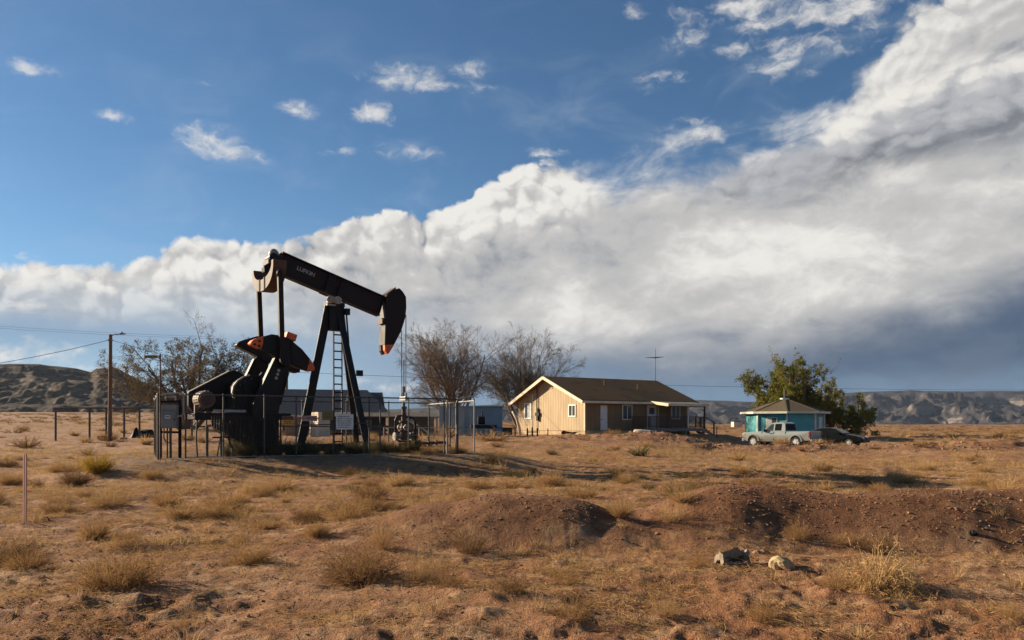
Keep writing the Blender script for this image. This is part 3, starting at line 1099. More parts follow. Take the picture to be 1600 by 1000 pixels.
# cranks, weights, pitmans
YN, YF = -1.2, 1.15
CR = [(429, 560), (440, 551), (452, 556), (449, 582), (440, 613), (434, 645), (424, 662), (406, 664), (395, 652), (394.5, 632), (406.5, 604)]
WL = [(389.3, 536.1), (393, 532), (398.7, 529.4), (409.5, 526.2), (422, 522.8), (437.4, 525), (450, 530), (452, 562), (440, 566), (432, 562), (421, 553), (405, 545.5), (390.6, 538.6)]
WR = [(450.4, 530), (459, 537.5), (469.8, 546.5), (479.7, 558.6), (486, 568), (488.7, 574.8), (488.3, 579.3), (483.3, 580.2), (462.6, 574.8), (452.4, 570)]
for yl, dx, dy, side in ((YN, 0, 0, -1), (YF, -32, 1, 1)):
    c = MB()
    plate(c, [(a + dx, b + dy) for a, b in CR], yl, yl - 0.10, yl + 0.10)
    crank = c.build('crank', BS, pump, bevel=0.012)
    e = MB()
    for (a, b), (a2, b2) in (((429, 560), (395, 632)), ((449, 582), (436, 632))):
        e.beam(p3(a + dx, b + dy, yl), p3(a2 + dx, b2 + dy, yl), 0.30, 0.06, up=(1, 0, 0.3))
    e.build('edge_flange', M['black_steel'], crank)
    wx = dx if side < 0 else -22
    wy = dy if side < 0 else 3
    w = MB()
    plate(w, [(a + wx, b + wy) for a, b in WL], yl, yl - 0.20, yl + 0.20)
    w.build('counterweight', BS, crank, bevel=0.03)
    w = MB()
    plate(w, [(a + wx, b + wy) for a, b in WR], yl, yl - 0.20, yl + 0.20)
    w.build('counterweight', RS, crank, bevel=0.03)
    if side < 0:
        w = MB()
        plate(w, [(389.0, 536.1), (392.8, 531.8), (398.6, 529.1), (409.5, 526.0), (409, 538), (406, 545.9), (390.4, 538.9)], yl, yl - 0.206, yl + 0.206)
        w.build('orange_tip', M['orange'], crank, bevel=0.025)
        w = MB()
        plate(w, [(480.5, 559.2), (486.2, 567.8), (488.9, 574.8), (488.5, 579.6), (483.3, 580.5), (476.5, 578.6)], yl, yl - 0.206, yl + 0.206)
        w.build('orange_tip', M['orange'], crank, bevel=0.025)
        w = MB()
        plate(w, [(447.3, 518.6), (462.6, 524), (459.5, 533.9), (444, 527.6)], yl, yl - 0.17, yl + 0.17)
        w.build('auxiliary_weight', M['orange'], crank, bevel=0.012)
        w = MB()
        for hx, hy in ((405.3, 533), (398, 538), (404.8, 540.5), (482, 567.5)):
            q = p3(hx, hy, yl - 0.2)
            w.tube(q + Vector((0, -0.012, 0)), q + Vector((0, 0.004, 0)), 0.045, n=10)
        w.build('bolt_hole', M['black'], crank)
    w = MB()
    for hx, hy in ((434, 579), (432, 585), (430, 591)):
        q = p3(hx + dx, hy + dy, yl)
        w.tube(q + Vector((0, side * 0.10, 0)), q + Vector((0, side * 0.13, 0)), 0.055, n=10)
    w.build('stroke_bolt', M['pale_pipe'], crank)
    w = MB()
    pin = p3(441 + dx, 566.5 + dy, yl)
    w.tube(pin + Vector((0, side * 0.21, 0)), pin + Vector((0, side * 0.46, 0)), 0.17, n=18)
    w.tube(pin + Vector((0, side * 0.46, 0)), pin + Vector((0, side * 0.49, 0)), 0.11, n=14)
    w.build('wrist_pin', BS, crank, bevel=0.01)
    w = MB()
    top_px = (437.5, 428) if side < 0 else (403.5, 430)
    yo = yl + side * 0.34
    a_, b_ = p3(top_px[0], top_px[1], yo), p3(441 + dx, 566 + dy, yo)
    w.beam(a_, b_, 0.15, 0.17, up=(1, 0, 0))
    w.ball(a_, 0.14, 0.10, 0.16, 10, 6)
    w.build('pitman_arm', RS, pump)

# gear box, belt guard, motor, pedestal
mb = MB()
plate(mb, [(364, 614), (366, 604), (372, 596), (380, 590.5), (390, 587), (410, 586), (420, 600), (425, 640), (420, 657), (370, 657), (363, 640)], -0.6, -0.6, 0.55)
gear = mb.build('gear_box', BS, pump, bevel=0.03)
mb = MB()
arc = [(362.6, 614), (364.8, 603.6), (371, 595.2), (379.5, 589.5), (390, 586)]
for (a, b), (a2, b2) in zip(arc[:-1], arc[1:]):
    mb.beam(p3(a, b, -0.6), p3(a2, b2, -0.6), 0.10, 0.05)
mb.build('casing_lit_edge', M['pale_pipe'], gear)  # pale flange strip painting the sunlit edge of the gear case
mb = MB()
q = p3(401, 588.5, -0.5)
mb.box(q.x - 0.14, q.x + 0.14, -0.56, -0.3, q.z - 0.05, q.z + 0.03)
mb.tube(q + Vector((0.1, 0.1, 0.0)), q + Vector((0.22, 0.1, 0.16)), 0.03, n=8)
mb.build('inspection_cover', M['pale_pipe'], gear)
mb = MB()
sh = p3(417, 648, -0.6)
mb.tube((sh.x, -1.1, sh.z), (sh.x, 1.06, sh.z), 0.2, n=16)
mb.build('crank_shaft', M['galv_dark'], gear)
mb = MB()
plate(mb, [(294, 613), (357, 580.5), (363, 578.8), (372, 580), (382, 587), (386, 600), (386, 634), (376, 642), (300, 643), (294, 634)], 0.7, 0.66, 0.90)
mb.build('belt_guard', BS, pump, bevel=0.02)
mb = MB()
for (a, b), (a2, b2) in (((294, 612.6), (357, 580.2)), ((357, 580.2), (364, 578.4))):
    mb.beam(p3(a, b, 0.7), p3(a2, b2, 0.7), 0.30, 0.03)
mb.build('guard_rim', M['pale_pipe'], pump)
mb = MB()
mc = p3(323, 624, -0.75)
mb.tube((mc.x, -0.75, mc.z), (mc.x, 0.1, mc.z), 0.285, n=24)
mb.tube((mc.x, -0.82, mc.z), (mc.x, -0.75, mc.z), 0.24, n=24)
motor = mb.build('electric_motor', M['motor_paint'], pump, smooth=True, auto=35)
mb = MB()
for k in range(20):
    a = 2 * math.pi * k / 20
    mb.beam((mc.x + 0.29 * math.cos(a), -0.62, mc.z + 0.29 * math.sin(a)), (mc.x + 0.29 * math.cos(a), 0.02, mc.z + 0.29 * math.sin(a)), 0.02, 0.035, up=(math.cos(a), 0, math.sin(a)))
mb.build('cooling_fin', M['rust_steel'], motor)
mb = MB()
mb.tube((mc.x, -0.835, mc.z), (mc.x, -0.822, mc.z), 0.225, n=24)
mb.build('end_bell', M['rust_steel'], motor)
mb = MB()
mb.box(mc.x - 0.36, mc.x - 0.22, -0.62, -0.5, mc.z - 0.52, mc.z - 0.18)
mb.box(mc.x - 0.38, mc.x + 0.05, -0.66, -0.1, mc.z - 0.56, mc.z - 0.50)
mb.build('motor_bracket', M['motor_paint'], motor, bevel=0.005)
mb = MB()
d0, d1 = p3(303, 645, -0.7), p3(442, 649, -0.7)
zdk = p3(330, 645, -0.7).z
for yy in (-0.75, 0.75):
    mb.beam((d0.x, yy, zdk - 0.12), (d1.x + 0.25, yy, zdk - 0.12), 0.16, 0.24)
for k in range(6):
    xx = d0.x + 0.1 + (d1.x - d0.x) * k / 5.2
    mb.beam((xx, -0.67, zdk - 0.12), (xx, 0.67, zdk - 0.12), 0.10, 0.2)
platform = mb.build('motor_platform', BS, pump, bevel=0.006)
mb = MB()
plate(mb, [(345, 648), (436, 648), (436, 700), (392, 696), (366, 684), (345, 668)], -0.8, -0.62, 0.62)
mb.build('pedestal', BS, pump, bevel=0.01)
mb = MB()
for k in range(27):
    x_ = 332 + k * 4.1
    yb = float(np.interp(x_, [332, 362, 385, 440], [667, 685, 694, 698]))
    a_, b_ = p3(x_, 650, -1.62), p3(x_, yb, -1.62)
    mb.beam(a_, (a_.x, -1.62, b_.z), 0.05, 0.025, up=(0, 1, 0))
for z_ in (0.96, 0.5):
    a_, b_ = p3(332, 650, -1.62), p3(440, 650, -1.62)
    mb.beam((a_.x, -1.60, a_.z * z_), (b_.x, -1.60, a_.z * z_), 0.03, 0.05)
gs = mb.build('guard_slat', BS, pump)
mb = MB()
a_, b_ = p3(384, 645, -0.78), p3(333, 645, -0.78)
mb.box(b_.x, a_.x, -0.86, -0.835, zdk + 0.02, zdk + 0.11)
mb.build('cable_tray', M['galv'], pump)

# samson post: three legs, ladder, saddle
top = p3(522, 476, 0)
foot_z = 0.42
leg_feet = []
legs = [((513.5, 478), (471, 690), 0.0, 0.0, 0.31), ((528, 478), (572, 688), -0.14, -0.95, 0.25), ((532, 478), (557, 690), 0.14, 0.95, 0.23)]
for (a, b, y0, y1, w_) in legs:
    mb = MB()
    t_, f_ = p3(a[0], a[1], y0), p3(b[0], b[1], y1)
    dv = (f_ - t_)
    f_ = t_ + dv * ((t_.z - foot_z) / (t_.z - f_.z))
    leg_feet.append((f_.x, f_.y))
    mb.beam(t_, f_, 0.035, w_, up=(1, 0, 0))
    nrm = dv.normalized().cross(Vector((0, 1, 0))).normalized()
    for sg in (-1, 1):
        o_ = nrm * (sg * (w_ / 2 - 0.015))
        mb.beam(t_ + o_, f_ + o_, 0.06, 0.03, up=nrm)
    mb.box(f_.x - 0.28, f_.x + 0.28, f_.y - 0.24, f_.y + 0.24, foot_z - 0.06, foot_z + 0.02)
    mb.build('samson_leg', BS, pump)
mb = MB()
sd = p3(523, 468, 0)
mb.box(top.x - 0.34, top.x + 0.34, -0.26, 0.26, top.z - 0.10, top.z + 0.06)
mb.box(top.x - 0.24, top.x + 0.34, -0.20, 0.20, top.z - 1.0, top.z - 0.10)
saddle = mb.build('saddle_bearing', BS, pump, bevel=0.015)
mb = MB()
q = p3(516, 468, -0.3)
mb.tube((top.x, -0.42, top.z + 0.12), (top.x, 0.42, top.z + 0.12), 0.15, n=16)
mb.ball((q.x, -0.36, q.z), 0.17, 0.12, 0.15, 12, 8)
mb.box(q.x - 0.16, q.x + 0.18, -0.42, -0.27, q.z - 0.24, q.z - 0.19)
mb.build('bearing_housing', M['pale_pipe'], saddle, smooth=True, auto=40)
mb = MB()
lu = PU(522, 600, 0.3)[0]
lz1, lz0 = PU(521.5, 478, 0.3)[1], PU(523, 700, 0.3)[1]
for du in (0.0, 0.33):
    mb.beam((lu + du - 0.02, 0.32, lz1), (lu + du, 0.32, max(lz0, 0.05)), 0.08, 0.04, up=(1, 0, 0))
nr = 17
for k in range(nr):
    z_ = lz1 - 0.15 - (lz1 - 0.3) * k / nr
    mb.tube((lu - 0.01, 0.32, z_), (lu + 0.32, 0.32, z_), 0.03, n=6)
mb.build('ladder', M['black'], pump)
mb = MB()
q = p3(541, 488, -0.3)
mb.beam(q, (q.x + 0.1, -0.3, q.z - 1.2), 0.05, 0.05)
mb.box(q.x - 0.06, q.x + 0.12, -0.4, -0.25, q.z - 0.1, q.z + 0.14)
q2 = p3(557, 585, -0.55)
mb.box(q2.x, q2.x + 0.24, -0.62, -0.5, q2.z - 0.06, q2.z + 0.16)
mb.build('brake_box', BS, pump)

# skid beams under the posts, gear case ribs and bolts, rocking pipework
mb = MB()
for yy in (-0.5, 0.5):
    mb.beam((-3.9, yy, 0.27), (1.7, yy, 0.27), 0.16, 0.26)
for xx in (-3.4, -2.4, -0.7, 0.3, 1.5):
    mb.beam((xx, -0.42, 0.26), (xx, 0.42, 0.26), 0.12, 0.2)
mb.build('skid_beam', BS, pump, each=False)
mb = MB()
for px in (372, 381, 391, 402):
    a_, b_ = p3(px, 600, -0.6), p3(px, 654, -0.6)
    mb.beam((a_.x, -0.625, a_.z), (a_.x, -0.625, b_.z), 0.05, 0.05, up=(0, 1, 0))
mb.build('case_rib', BS, gear)
mb = MB()
for px, py in ((370, 609), (375, 602), (383, 596), (393, 592), (366, 622), (366, 636)):
    q = p3(px, py, -0.6)
    mb.tube((q.x, -0.635, q.z), (q.x, -0.59, q.z), 0.03, n=6)
mb.build('case_bolt', M['galv_dark'], gear)
mb = MB()
for px in (352, 371, 390, 409, 428):
    q = p3(px, 646, -0.8)
    mb.beam((q.x, -0.84, zdk - 0.30), (q.x + 0.16, -0.84, 0.35), 0.07, 0.05, up=(0, 1, 0))
mb.build('gusset', M['rust_steel'], pump)
mb = MB()
q = p3(300, 640, -0.6)
mb.path([(mc.x - 0.1, -0.72, mc.z - 0.25), (mc.x - 0.3, -0.74, mc.z - 0.6), (mc.x - 0.34, -0.74, 0.7), (mc.x - 0.30, -0.74, 0.05)], 0.03, 7)
mb.build('motor_conduit', M['galv_dark'], pump)

# bridle and carrier
hu = PU(634.5, 480, 0)[0]
rod = p3(631, 620, 0)
mb = MB()
zc = rod.z
yr = 0.22
for yy, a in ((-yr, (634.3, 492)), (yr, (627.2, 516))):
    t_ = p3(a[0], a[1], yy)
    mb.tube(t_, (rod.x, yy * 0.8, zc), 0.017, n=6)
mb.build('bridle_cable', M['cable'], pump)
mb = MB()
mb.box(rod.x - 0.07, rod.x + 0.07, -0.27, 0.27, zc - 0.16, zc)
for yy in (-0.19, 0.19):
    mb.tube((rod.x, yy, zc), (rod.x, yy, zc + 0.16), 0.05, n=10)
mb.build('carrier_bar', M['galv'], pump, bevel=0.01)
mb = MB()
pr = p3(632, 562, 0)
mb.tube((rod.x, 0, pr.z), (rod.x, 0, 1.3), 0.02, n=8)
mb.tube((rod.x, 0, zc + 0.02), (rod.x, 0, zc + 0.42), 0.055, n=10)
mb.build('polished_rod', M['cable'], pump)
# concrete feet
mb = MB()
a_ = p3(360, 690, -1.0)
b_ = p3(440, 700, -1.0)
for (fx_, fy_) in leg_feet:
    mb.box(fx_ - 0.42, fx_ + 0.42, fy_ - 0.36, fy_ + 0.36, -0.2, 0.355)
fnd = mb.build('foundation', M['conc'], pump, bevel=0.02)
mb = MB()
mb.box(a_.x, a_.x + 0.34, -1.15, -0.85, -0.2, 0.34)
mb.box(a_.x + 0.3, b_.x + 0.1, -0.8, 0.8, -0.2, 0.24)
mb.build('foundation', M['conc'], pump, bevel=0.02)

# ------------------------------------------------------------------ wellhead
wr = pump.location + PA * rod.x
well = empty('wellhead', (wr.x, wr.y, PAD_Z), math.atan2(PA.y, PA.x))
tag(well, 'wellhead of stacked valves and flanges under the horse head, its flowline running right', 'wellhead')


def ring_stack(mb, prof, n=16):
    z = prof[0][0]
    for (z0, r0), (z1, r1) in zip(prof[:-1], prof[1:]):
        mb.tube((0, 0, z0), (0, 0, z1), r0, r1, n)


mb = MB()
ring_stack(mb, [(-0.1, 0.20), (0.32, 0.20)])
for z_, r_ in ((0.32, 0.30), (0.42, 0.30), (0.86, 0.22), (1.22, 0.20)):
    mb.tube((0, 0, z_), (0, 0, z_ + 0.07), r_, n=18)
ring_stack(mb, [(0.5, 0.16), (0.86, 0.14), (1.25, 0.11), (1.62, 0.10)])
mb.build('casing_head', M['rust_steel'], well, bevel=0.006)
mb = MB()
ring_stack(mb, [(1.6, 0.085), (1.78, 0.085), (1.79, 0.13), (1.86, 0.13), (1.87, 0.06), (2.02, 0.055)])
mb.build('stuffing_box', M['galv_dark'], well)
mb = MB()
mb.tube((-0.34, 0, 0.66), (0.34, 0, 0.66), 0.10, n=12)
for x_ in (-0.40, -0.33, 0.33, 0.42):
    mb.tube((x_ - 0.03, 0, 0.66), (x_ + 0.03, 0, 0.66), 0.17, n=16)
mb.tube((0, -0.30, 1.02), (0, 0.30, 1.02), 0.085, n=12)
for y_ in (-0.3, 0.3):
    mb.tube((0, y_ - 0.03, 1.02), (0, y_ + 0.03, 1.02), 0.14, n=14)
mb.build('side_valve', M['pale_pipe'], well, bevel=0.004)


def wheel(mb, c, r, axis='y', n=16):
    pts = []
    for k in range(n + 1):
        a = 2 * math.pi * k / n
        if axis == 'y':
            pts.append((c[0] + r * math.cos(a), c[1], c[2] + r * math.sin(a)))
        else:
            pts.append((c[0] + r * math.cos(a), c[1] + r * math.sin(a), c[2]))
    mb.path(pts, 0.016, 6)
    for k in range(4):
        mb.tube(c, pts[k * n // 4], 0.012, n=5)


mb = MB()
wheel(mb, (0, -0.46, 1.02), 0.17)
mb.tube((0, -0.33, 1.02), (0, -0.47, 1.02), 0.022, n=6)
wheel(mb, (0.36, -0.26, 0.66), 0.16)
mb.tube((0.36, -0.1, 0.66), (0.36, -0.27, 0.66), 0.022, n=6)
wheel(mb, (-0.36, -0.26, 0.66), 0.16)
mb.tube((-0.36, -0.1, 0.66), (-0.36, -0.27, 0.66), 0.022, n=6)
mb.build('handwheel', M['rust_steel'], well)
mb = MB()
mb.path([(0.1, 0, 1.45), (0.38, -0.05, 1.42), (0.46, -0.1, 1.25), (0.46, -0.12, 0.62), (0.5, -0.12, 0.4)], 0.05, 10)
mb.path([(-0.08, 0, 1.5), (-0.3, 0.02, 1.48), (-0.38, 0.02, 1.3), (-0.38, 0.0, 0.75)], 0.035, 8)
for z_ in (1.2, 0.9, 0.62):
    mb.tube((0.46, -0.11, z_ - 0.03), (0.46, -0.11, z_ + 0.03), 0.09, n=12)
mb.build('bypass_pipe', M['black_steel'], well)
mb = MB()
mb.path([(0.4, -0.12, 0.38), (0.9, -0.25, 0.38), (1.62, -0.35, 0.40), (1.74, -0.37, 0.38), (1.78, -0.37, 0.28), (1.78, -0.37, -0.15)], 0.055, 10)
for x_ in (0.62, 0.98, 1.3):
    yy = -0.12 - (x_ - 0.4) * 0.2
    mb.tube((x_ - 0.035, yy, 0.385), (x_ + 0.035, yy, 0.385), 0.11, n=12)
mb.path([(1.95, -0.4, -0.1), (1.95, -0.4, 0.26), (1.75, -0.38, 0.28)], 0.025, 8)
mb.tube((0.45, -0.14, 0.38), (0.5, -0.15, -0.1), 0.04, n=8)
mb.build('flowline', M['rust_steel'], well)
mb = MB()
mb.tube((0.98, -0.24, 0.4), (0.98, -0.24, 0.62), 0.02, n=6)
wheel(mb, (0.98, -0.24, 0.62), 0.12, 'z')
mb.build('flowline_valve', M['pale_pipe'], well)

# ------------------------------------------------------------------ chain link fence
FANG = math.atan2(FA[1], FA[0])
fence = empty('chain_link_fence', (F0[0], F0[1], PAD_Z), FANG)
tag(fence, 'chain link fence on pipe posts round the oil well, gate at its right end', 'fence')
FLEN, FDEP, FH = 10.96, 5.1, 2.12


def fs_of(px):
    k = (px - 800) / FPX
    return (k * F0[1] - F0[0]) / (FA[0] - k * FA[1])


def fxy(s, d):
    return F0[0] + FA[0] * s + FN[0] * d, F0[1] + FA[1] * s + FN[1] * d


def post(s, d, h=FH, r=0.036, mat='galv_dark', zt=None):
    x, y = fxy(s, d)
    z0 = gz(x, y) - PAD_Z - 0.15
    mb = MB()
    mb.tube((s, d, z0), (s, d, h), r, n=8)
    mb.ball((s, d, h), r * 1.25, r * 1.25, r * 1.1, 8, 4)
    return mb.build('post', M[mat], fence)


front_px = [290, 349, 413, 463, 521, 577, 594, 638.5, 694]
for px in front_px:
    post(fs_of(px), 0, FH, 0.026, 'galv_dark')
post(0, 0, FH - 0.02, 0.036, 'galv_dark')
post(fs_of(715), 0, FH - 0.1, 0.04, 'galv_dark')
post(FLEN, 0, FH - 0.14, 0.03, 'galv')
post(fs_of(696.8) + 0.05, 0.02, FH - 0.1, 0.028, 'pale_pipe')
for k in range(1, 3):
    post(FLEN, FDEP * k / 2, FH - 0.1, 0.034)
    post(0, FDEP * k / 2, FH, 0.034, 'galv_dark')
for k in range(1, 6):
    post(FLEN * k / 6, FDEP, FH, 0.03)


def rail(pts, r=0.024, mat='galv_dark'):
    mb = MB()
    mb.path(pts, r, 8)
    return mb.build('rail', M[mat], fence)


s290, s694, s715 = fs_of(290), fs_of(694), fs_of(715)
rail([(s290, 0, FH - 0.02), (s694, 0, FH - 0.02), (s715, 0, FH - 0.04)])
rail([(0, 0.02, FH - 0.05), (s290 - 0.28, 0.02, FH + 0.03), (s290 - 0.12, 0.02, FH + 0.02), (s290 - 0.05, 0.02, FH - 0.08), (s290 - 0.05, 0.02, FH - 0.62), (s290 - 0.11, 0.02, FH - 0.70), (s290 - 0.25, 0.02, FH - 0.72)], 0.028, 'pale_pipe')
rail([(s715, 0, FH - 0.02), (FLEN - 0.14, 0, FH + 0.08), (FLEN - 0.04, 0, FH + 0.05), (FLEN, 0, FH - 0.06)], 0.028, 'pale_pipe')
rail([(FLEN, 0, FH - 0.08), (FLEN, FDEP, FH - 0.10)], 0.026, 'pale_pipe')
rail([(0, 0, FH - 0.05), (0, FDEP, FH - 0.05)], 0.026, 'pale_pipe')
rail([(0, FDEP, FH - 0.04), (FLEN, FDEP, FH - 0.04)])
rail([(0, FDEP, FH * 0.5), (FLEN, FDEP, FH * 0.5)])
rail([(s290, 0, 0.07), (s694, 0, 0.05)], 0.02, 'galv')
rail([(fs_of(463), 0.03, FH * 0.52), (fs_of(577), 0.03, FH * 0.56)], 0.02)
# gate leaf between the posts at the right
gate = MB()
gs0, gs1 = fs_of(697.5) + 0.06, fs_of(714) - 0.03
for s_ in (gs0, gs1):
    gate.tube((s_, 0.03, 0.12), (s_, 0.03, FH - 0.14), 0.024, n=8)
for z_ in (0.12, FH - 0.14, FH - 0.32, FH * 0.47):
    gate.tube((gs0, 0.03, z_), (gs1, 0.03, z_), 0.022, n=8)
gate.tube((gs0 + 0.35, 0.0, FH * 0.47 - 0.22), (gs0 + 0.35, 0.0, FH * 0.47 + 0.14), 0.03, n=6)
gate.build('gate', M['pale_pipe'], fence)


def chain(p0, p1, z0, z1, name='chain_link', step=0.085, r=0.0015):
    """woven wire as two families of slanting wires"""
    p0, p1 = Vector(p0), Vector(p1)
    L = (p1 - p0).length
    d = (p1 - p0) / L
    nrm = Vector((-d.y, d.x, 0))
    H = z1 - z0
    mb = MB()
    n = int((L + H) / step)
    for sg in (0, 1):
        for i in range(n):
            a = i * step - H
            b = a + H
            za, zb_ = (0.0, H)
            if a < 0:
                za, a = -a, 0.0
            if b > L:
                zb_, b = H - (b - L), L
            if b - a < 0.02:
                continue
            A_, B_ = (a, b) if sg == 0 else (L - a, L - b)
            off = nrm * (0.003 if sg else -0.003)
            P_ = p0 + d * A_ + off
            Q_ = p0 + d * B_ + off
            mb.tube((P_.x, P_.y, z0 + za), (Q_.x, Q_.y, z0 + zb_), r, n=3, caps=False)
    o = mb.build(name, M['chain_wire'], fence, each=False)
    return tag(o, kind='stuff')


chain((s290, -0.03, 0), (s694, -0.03, 0), 0.05, FH - 0.04)
chain((s715, -0.03, 0), (FLEN, -0.03, 0), 0.08, FH - 0.08)
chain((0, FDEP + 0.03, 0), (FLEN, FDEP + 0.03, 0), 0.05, FH - 0.06, step=0.11)
chain((FLEN + 0.03, 0, 0), (FLEN + 0.03, FDEP, 0), 0.05, FH - 0.12, step=0.10)
chain((-0.03, FDEP, 0), (-0.03, 0, 0), 0.05, FH - 0.08, step=0.10)


# signs wired to the fence
def sign(name, px0, px1, py0, py1, mats, label, draw):
    s0, s1 = fs_of(px0), fs_of(px1)
    x, y = fxy((s0 + s1) / 2, -0.06)
    ka = y / FPX
    z0, z1 = CAMZ + (HOR - py1) * ka, CAMZ + (HOR - py0) * ka
    w, h = s1 - s0, z1 - z0
    root = empty(name, (x, y, z0), FANG)
    mb = MB()
    mb.box(-w / 2, w / 2, -0.004, 0.004, 0, h)
    mb.build('panel', mats, root, bevel=0.001)
    mb = MB()
    for a in (-w / 2 + 0.03, w / 2 - 0.03):
        for b in (0.03, h - 0.03):
            mb.tube((a, -0.008, b), (a, 0.05, b), 0.008, n=6)
    mb.build('tie', M['galv_dark'], root)
    draw(root, w, h)
    return tag(root, label, 'sign')


def sign_text(root, txt, size, x, z, mat, bold=0.004):
    return text_mesh(txt, size, 'lettering', mat, root, frame_mtx((x, -0.0065, z), (1, 0, 0), (0, 0, 1)), 0.0012, bold=bold)


def word_bars(root, w, z0, z1, rows, mat, seed, left=0.06):
    """rows of small print too far away to read"""
    rnd = random.Random(seed)
    mb = MB()
    for i in range(rows):
        z = z1 - (z1 - z0) * (i + 0.5) / rows
        x = -w / 2 + left
        end = w / 2 - 0.05 - rnd.random() * 0.22 * w
        while x < end:
            l = rnd.uniform(0.03, 0.09)
            mb.box(x, min(x + l, end), -0.0062, -0.0042, z - 0.013, z + 0.013)
            x += l + 0.022
    return tag(mb.build('small_print', mat, root, each=False), kind='stuff')


def d1(root, w, h):
    mb = MB()
    mb.box(-w / 2 + 0.004, w / 2 - 0.004, -0.0065, -0.0042, h * 0.56, h - 0.005)
    mb.build('header_band', M['brown_sign'], root)
    word_bars(root, w, 0.03, h * 0.5, 2, M['black_ink'], 3)


sign('warning_sign', 440.5, 458.5, 650, 664, M['yellow_sign'], 'amber warning sign with a brown upper band on the fence', d1)
sign('no_smoking_sign', 471.5, 495, 649.5, 658, M['pale_pipe'], 'narrow white sign with red capital letters on the fence',
     lambda r, w, h: sign_text(r, 'NO SMOKING', 0.105, 0, h / 2, M['red_ink']))
sign('olive_sign', 502.5, 520, 642.5, 656.5, M['olive'], 'dull olive sign on the fence in front of the pale stone wall', lambda r, w, h: word_bars(r, w, 0.06, h - 0.06, 2, M['brown_sign'], 9, 0.10))
sign('lease_sign', 524.5, 551.5, 647, 671, M['white'], 'large white sign with rows of small print, below the ladder', lambda r, w, h: word_bars(r, w, 0.04, h - 0.05, 6, M['black_ink'], 5))

# ------------------------------------------------------------------ electrical panel and lamp pole at the left corner
ex_, ey_ = fxy(0.42, 0.55)
ez = gz(ex_, ey_)
ER = empty('electrical_panel', (ex_, ey_, ez), R(8))
tag(ER, 'grey electrical cabinet on a black steel frame at the left corner of the well fence', 'electrical box')
mb = MB()
KP = ey_ / FPX


def E_x(px): return ((px - 800) / FPX * ey_ - ex_)
def E_z(py): return CAMZ + (HOR - py) * KP - ez


for px, r_ in ((251.5, 0.045), (280, 0.06)):
    mb.beam((E_x(px), 0.04, -0.2), (E_x(px), 0.04, E_z(625)), r_ * 1.4, r_ * 1.4, up=(0, 1, 0))
mb.beam((E_x(250), 0.05, E_z(628)), (E_x(282), 0.05, E_z(627)), 0.06, 0.07)
mb.beam((E_x(250), 0.05, E_z(675)), (E_x(282), 0.05, E_z(675.5)), 0.06, 0.07)
mb.build('frame', M['black'], ER)
mb = MB()
mb.box(E_x(254.5), E_x(279), -0.26, 0.0, E_z(669), E_z(633))
cab = mb.build('cabinet', M['greybox'], ER, bevel=0.012)
mb = MB()
mb.box(E_x(255), E_x(278.5), -0.28, -0.262, E_z(641.2), E_z(634))
mb.build('upper_door', M['greybox'], ER, bevel=0.005)
mb = MB()
mb.box(E_x(256.5), E_x(278), -0.30, -0.262, E_z(667), E_z(642.5))
door = mb.build('door', M['greybox'], ER, bevel=0.008)
mb = MB()
mb.box(E_x(262.5), E_x(270.2), -0.3065, -0.3015, E_z(654), E_z(649))
mb.build('nameplate', M['white'], door)
mb = MB()
mb.box(E_x(263.6), E_x(269), -0.309, -0.307, E_z(652.4), E_z(650.6))
mb.build('nameplate_print', M['black_ink'], door)
mb = MB()
mb.tube((E_x(276), -0.33, E_z(656)), (E_x(276), -0.30, E_z(656)), 0.025, n=8)
mb.build('handle', M['black'], door)
mb = MB()
mb.path([(E_x(259), -0.15, E_z(669)), (E_x(259), -0.18, E_z(684)), (E_x(262), -0.18, E_z(690)), (E_x(266), -0.18, E_z(691)), (E_x(269), -0.18, E_z(688)), (E_x(270), -0.15, E_z(669))], 0.022, 8)
mb.path([(E_x(263.5), -0.12, E_z(669)), (E_x(263.5), -0.12, -0.2)], 0.025, 8)
mb.path([(E_x(268), -0.12, E_z(669)), (E_x(268.5), -0.12, -0.2)], 0.04, 8)
mb.build('conduit', M['galv_dark'], ER)
mb = MB()
for px in (259, 273.5):
    mb.tube((E_x(px), 0.05, E_z(628)), (E_x(px), 0.05, E_z(618.5)), 0.022, n=8)
mb.tube((E_x(259), 0.05, E_z(620.5)), (E_x(273.5), 0.05, E_z(620.5)), 0.022, n=8)
mb.build('pipe_loop', M['pale_pipe'], ER)

lx, ly = fxy(0.06, -0.16)
lz = gz(lx, ly)
LP = empty('lamp_pole', (lx, ly, lz), 0)
tag(LP, 'thin steel pole with a yellowish tube lamp pointing left, at the fence corner', 'lamp post')
kl = ly / FPX
mb = MB()
mb.tube((0, 0, -0.2), (0, 0, CAMZ + (HOR - 553) * kl - lz), 0.024, 0.020, 10)
mb.build('pole', M['rust_steel'], LP)
zz = CAMZ + (HOR - 557.3) * kl - lz
mb = MB()
mb.tube((-0.04, 0, zz), (-0.46, 0, zz), 0.048, n=14)
mb.build('lamp_tube', M['olive'], LP)
mb = MB()
mb.tube((-0.46, 0, zz), (-0.50, 0, zz), 0.054, n=14)
mb.tube((-0.02, 0, zz), (-0.06, 0, zz), 0.054, n=14)
mb.build('end_cap', M['white'], LP)

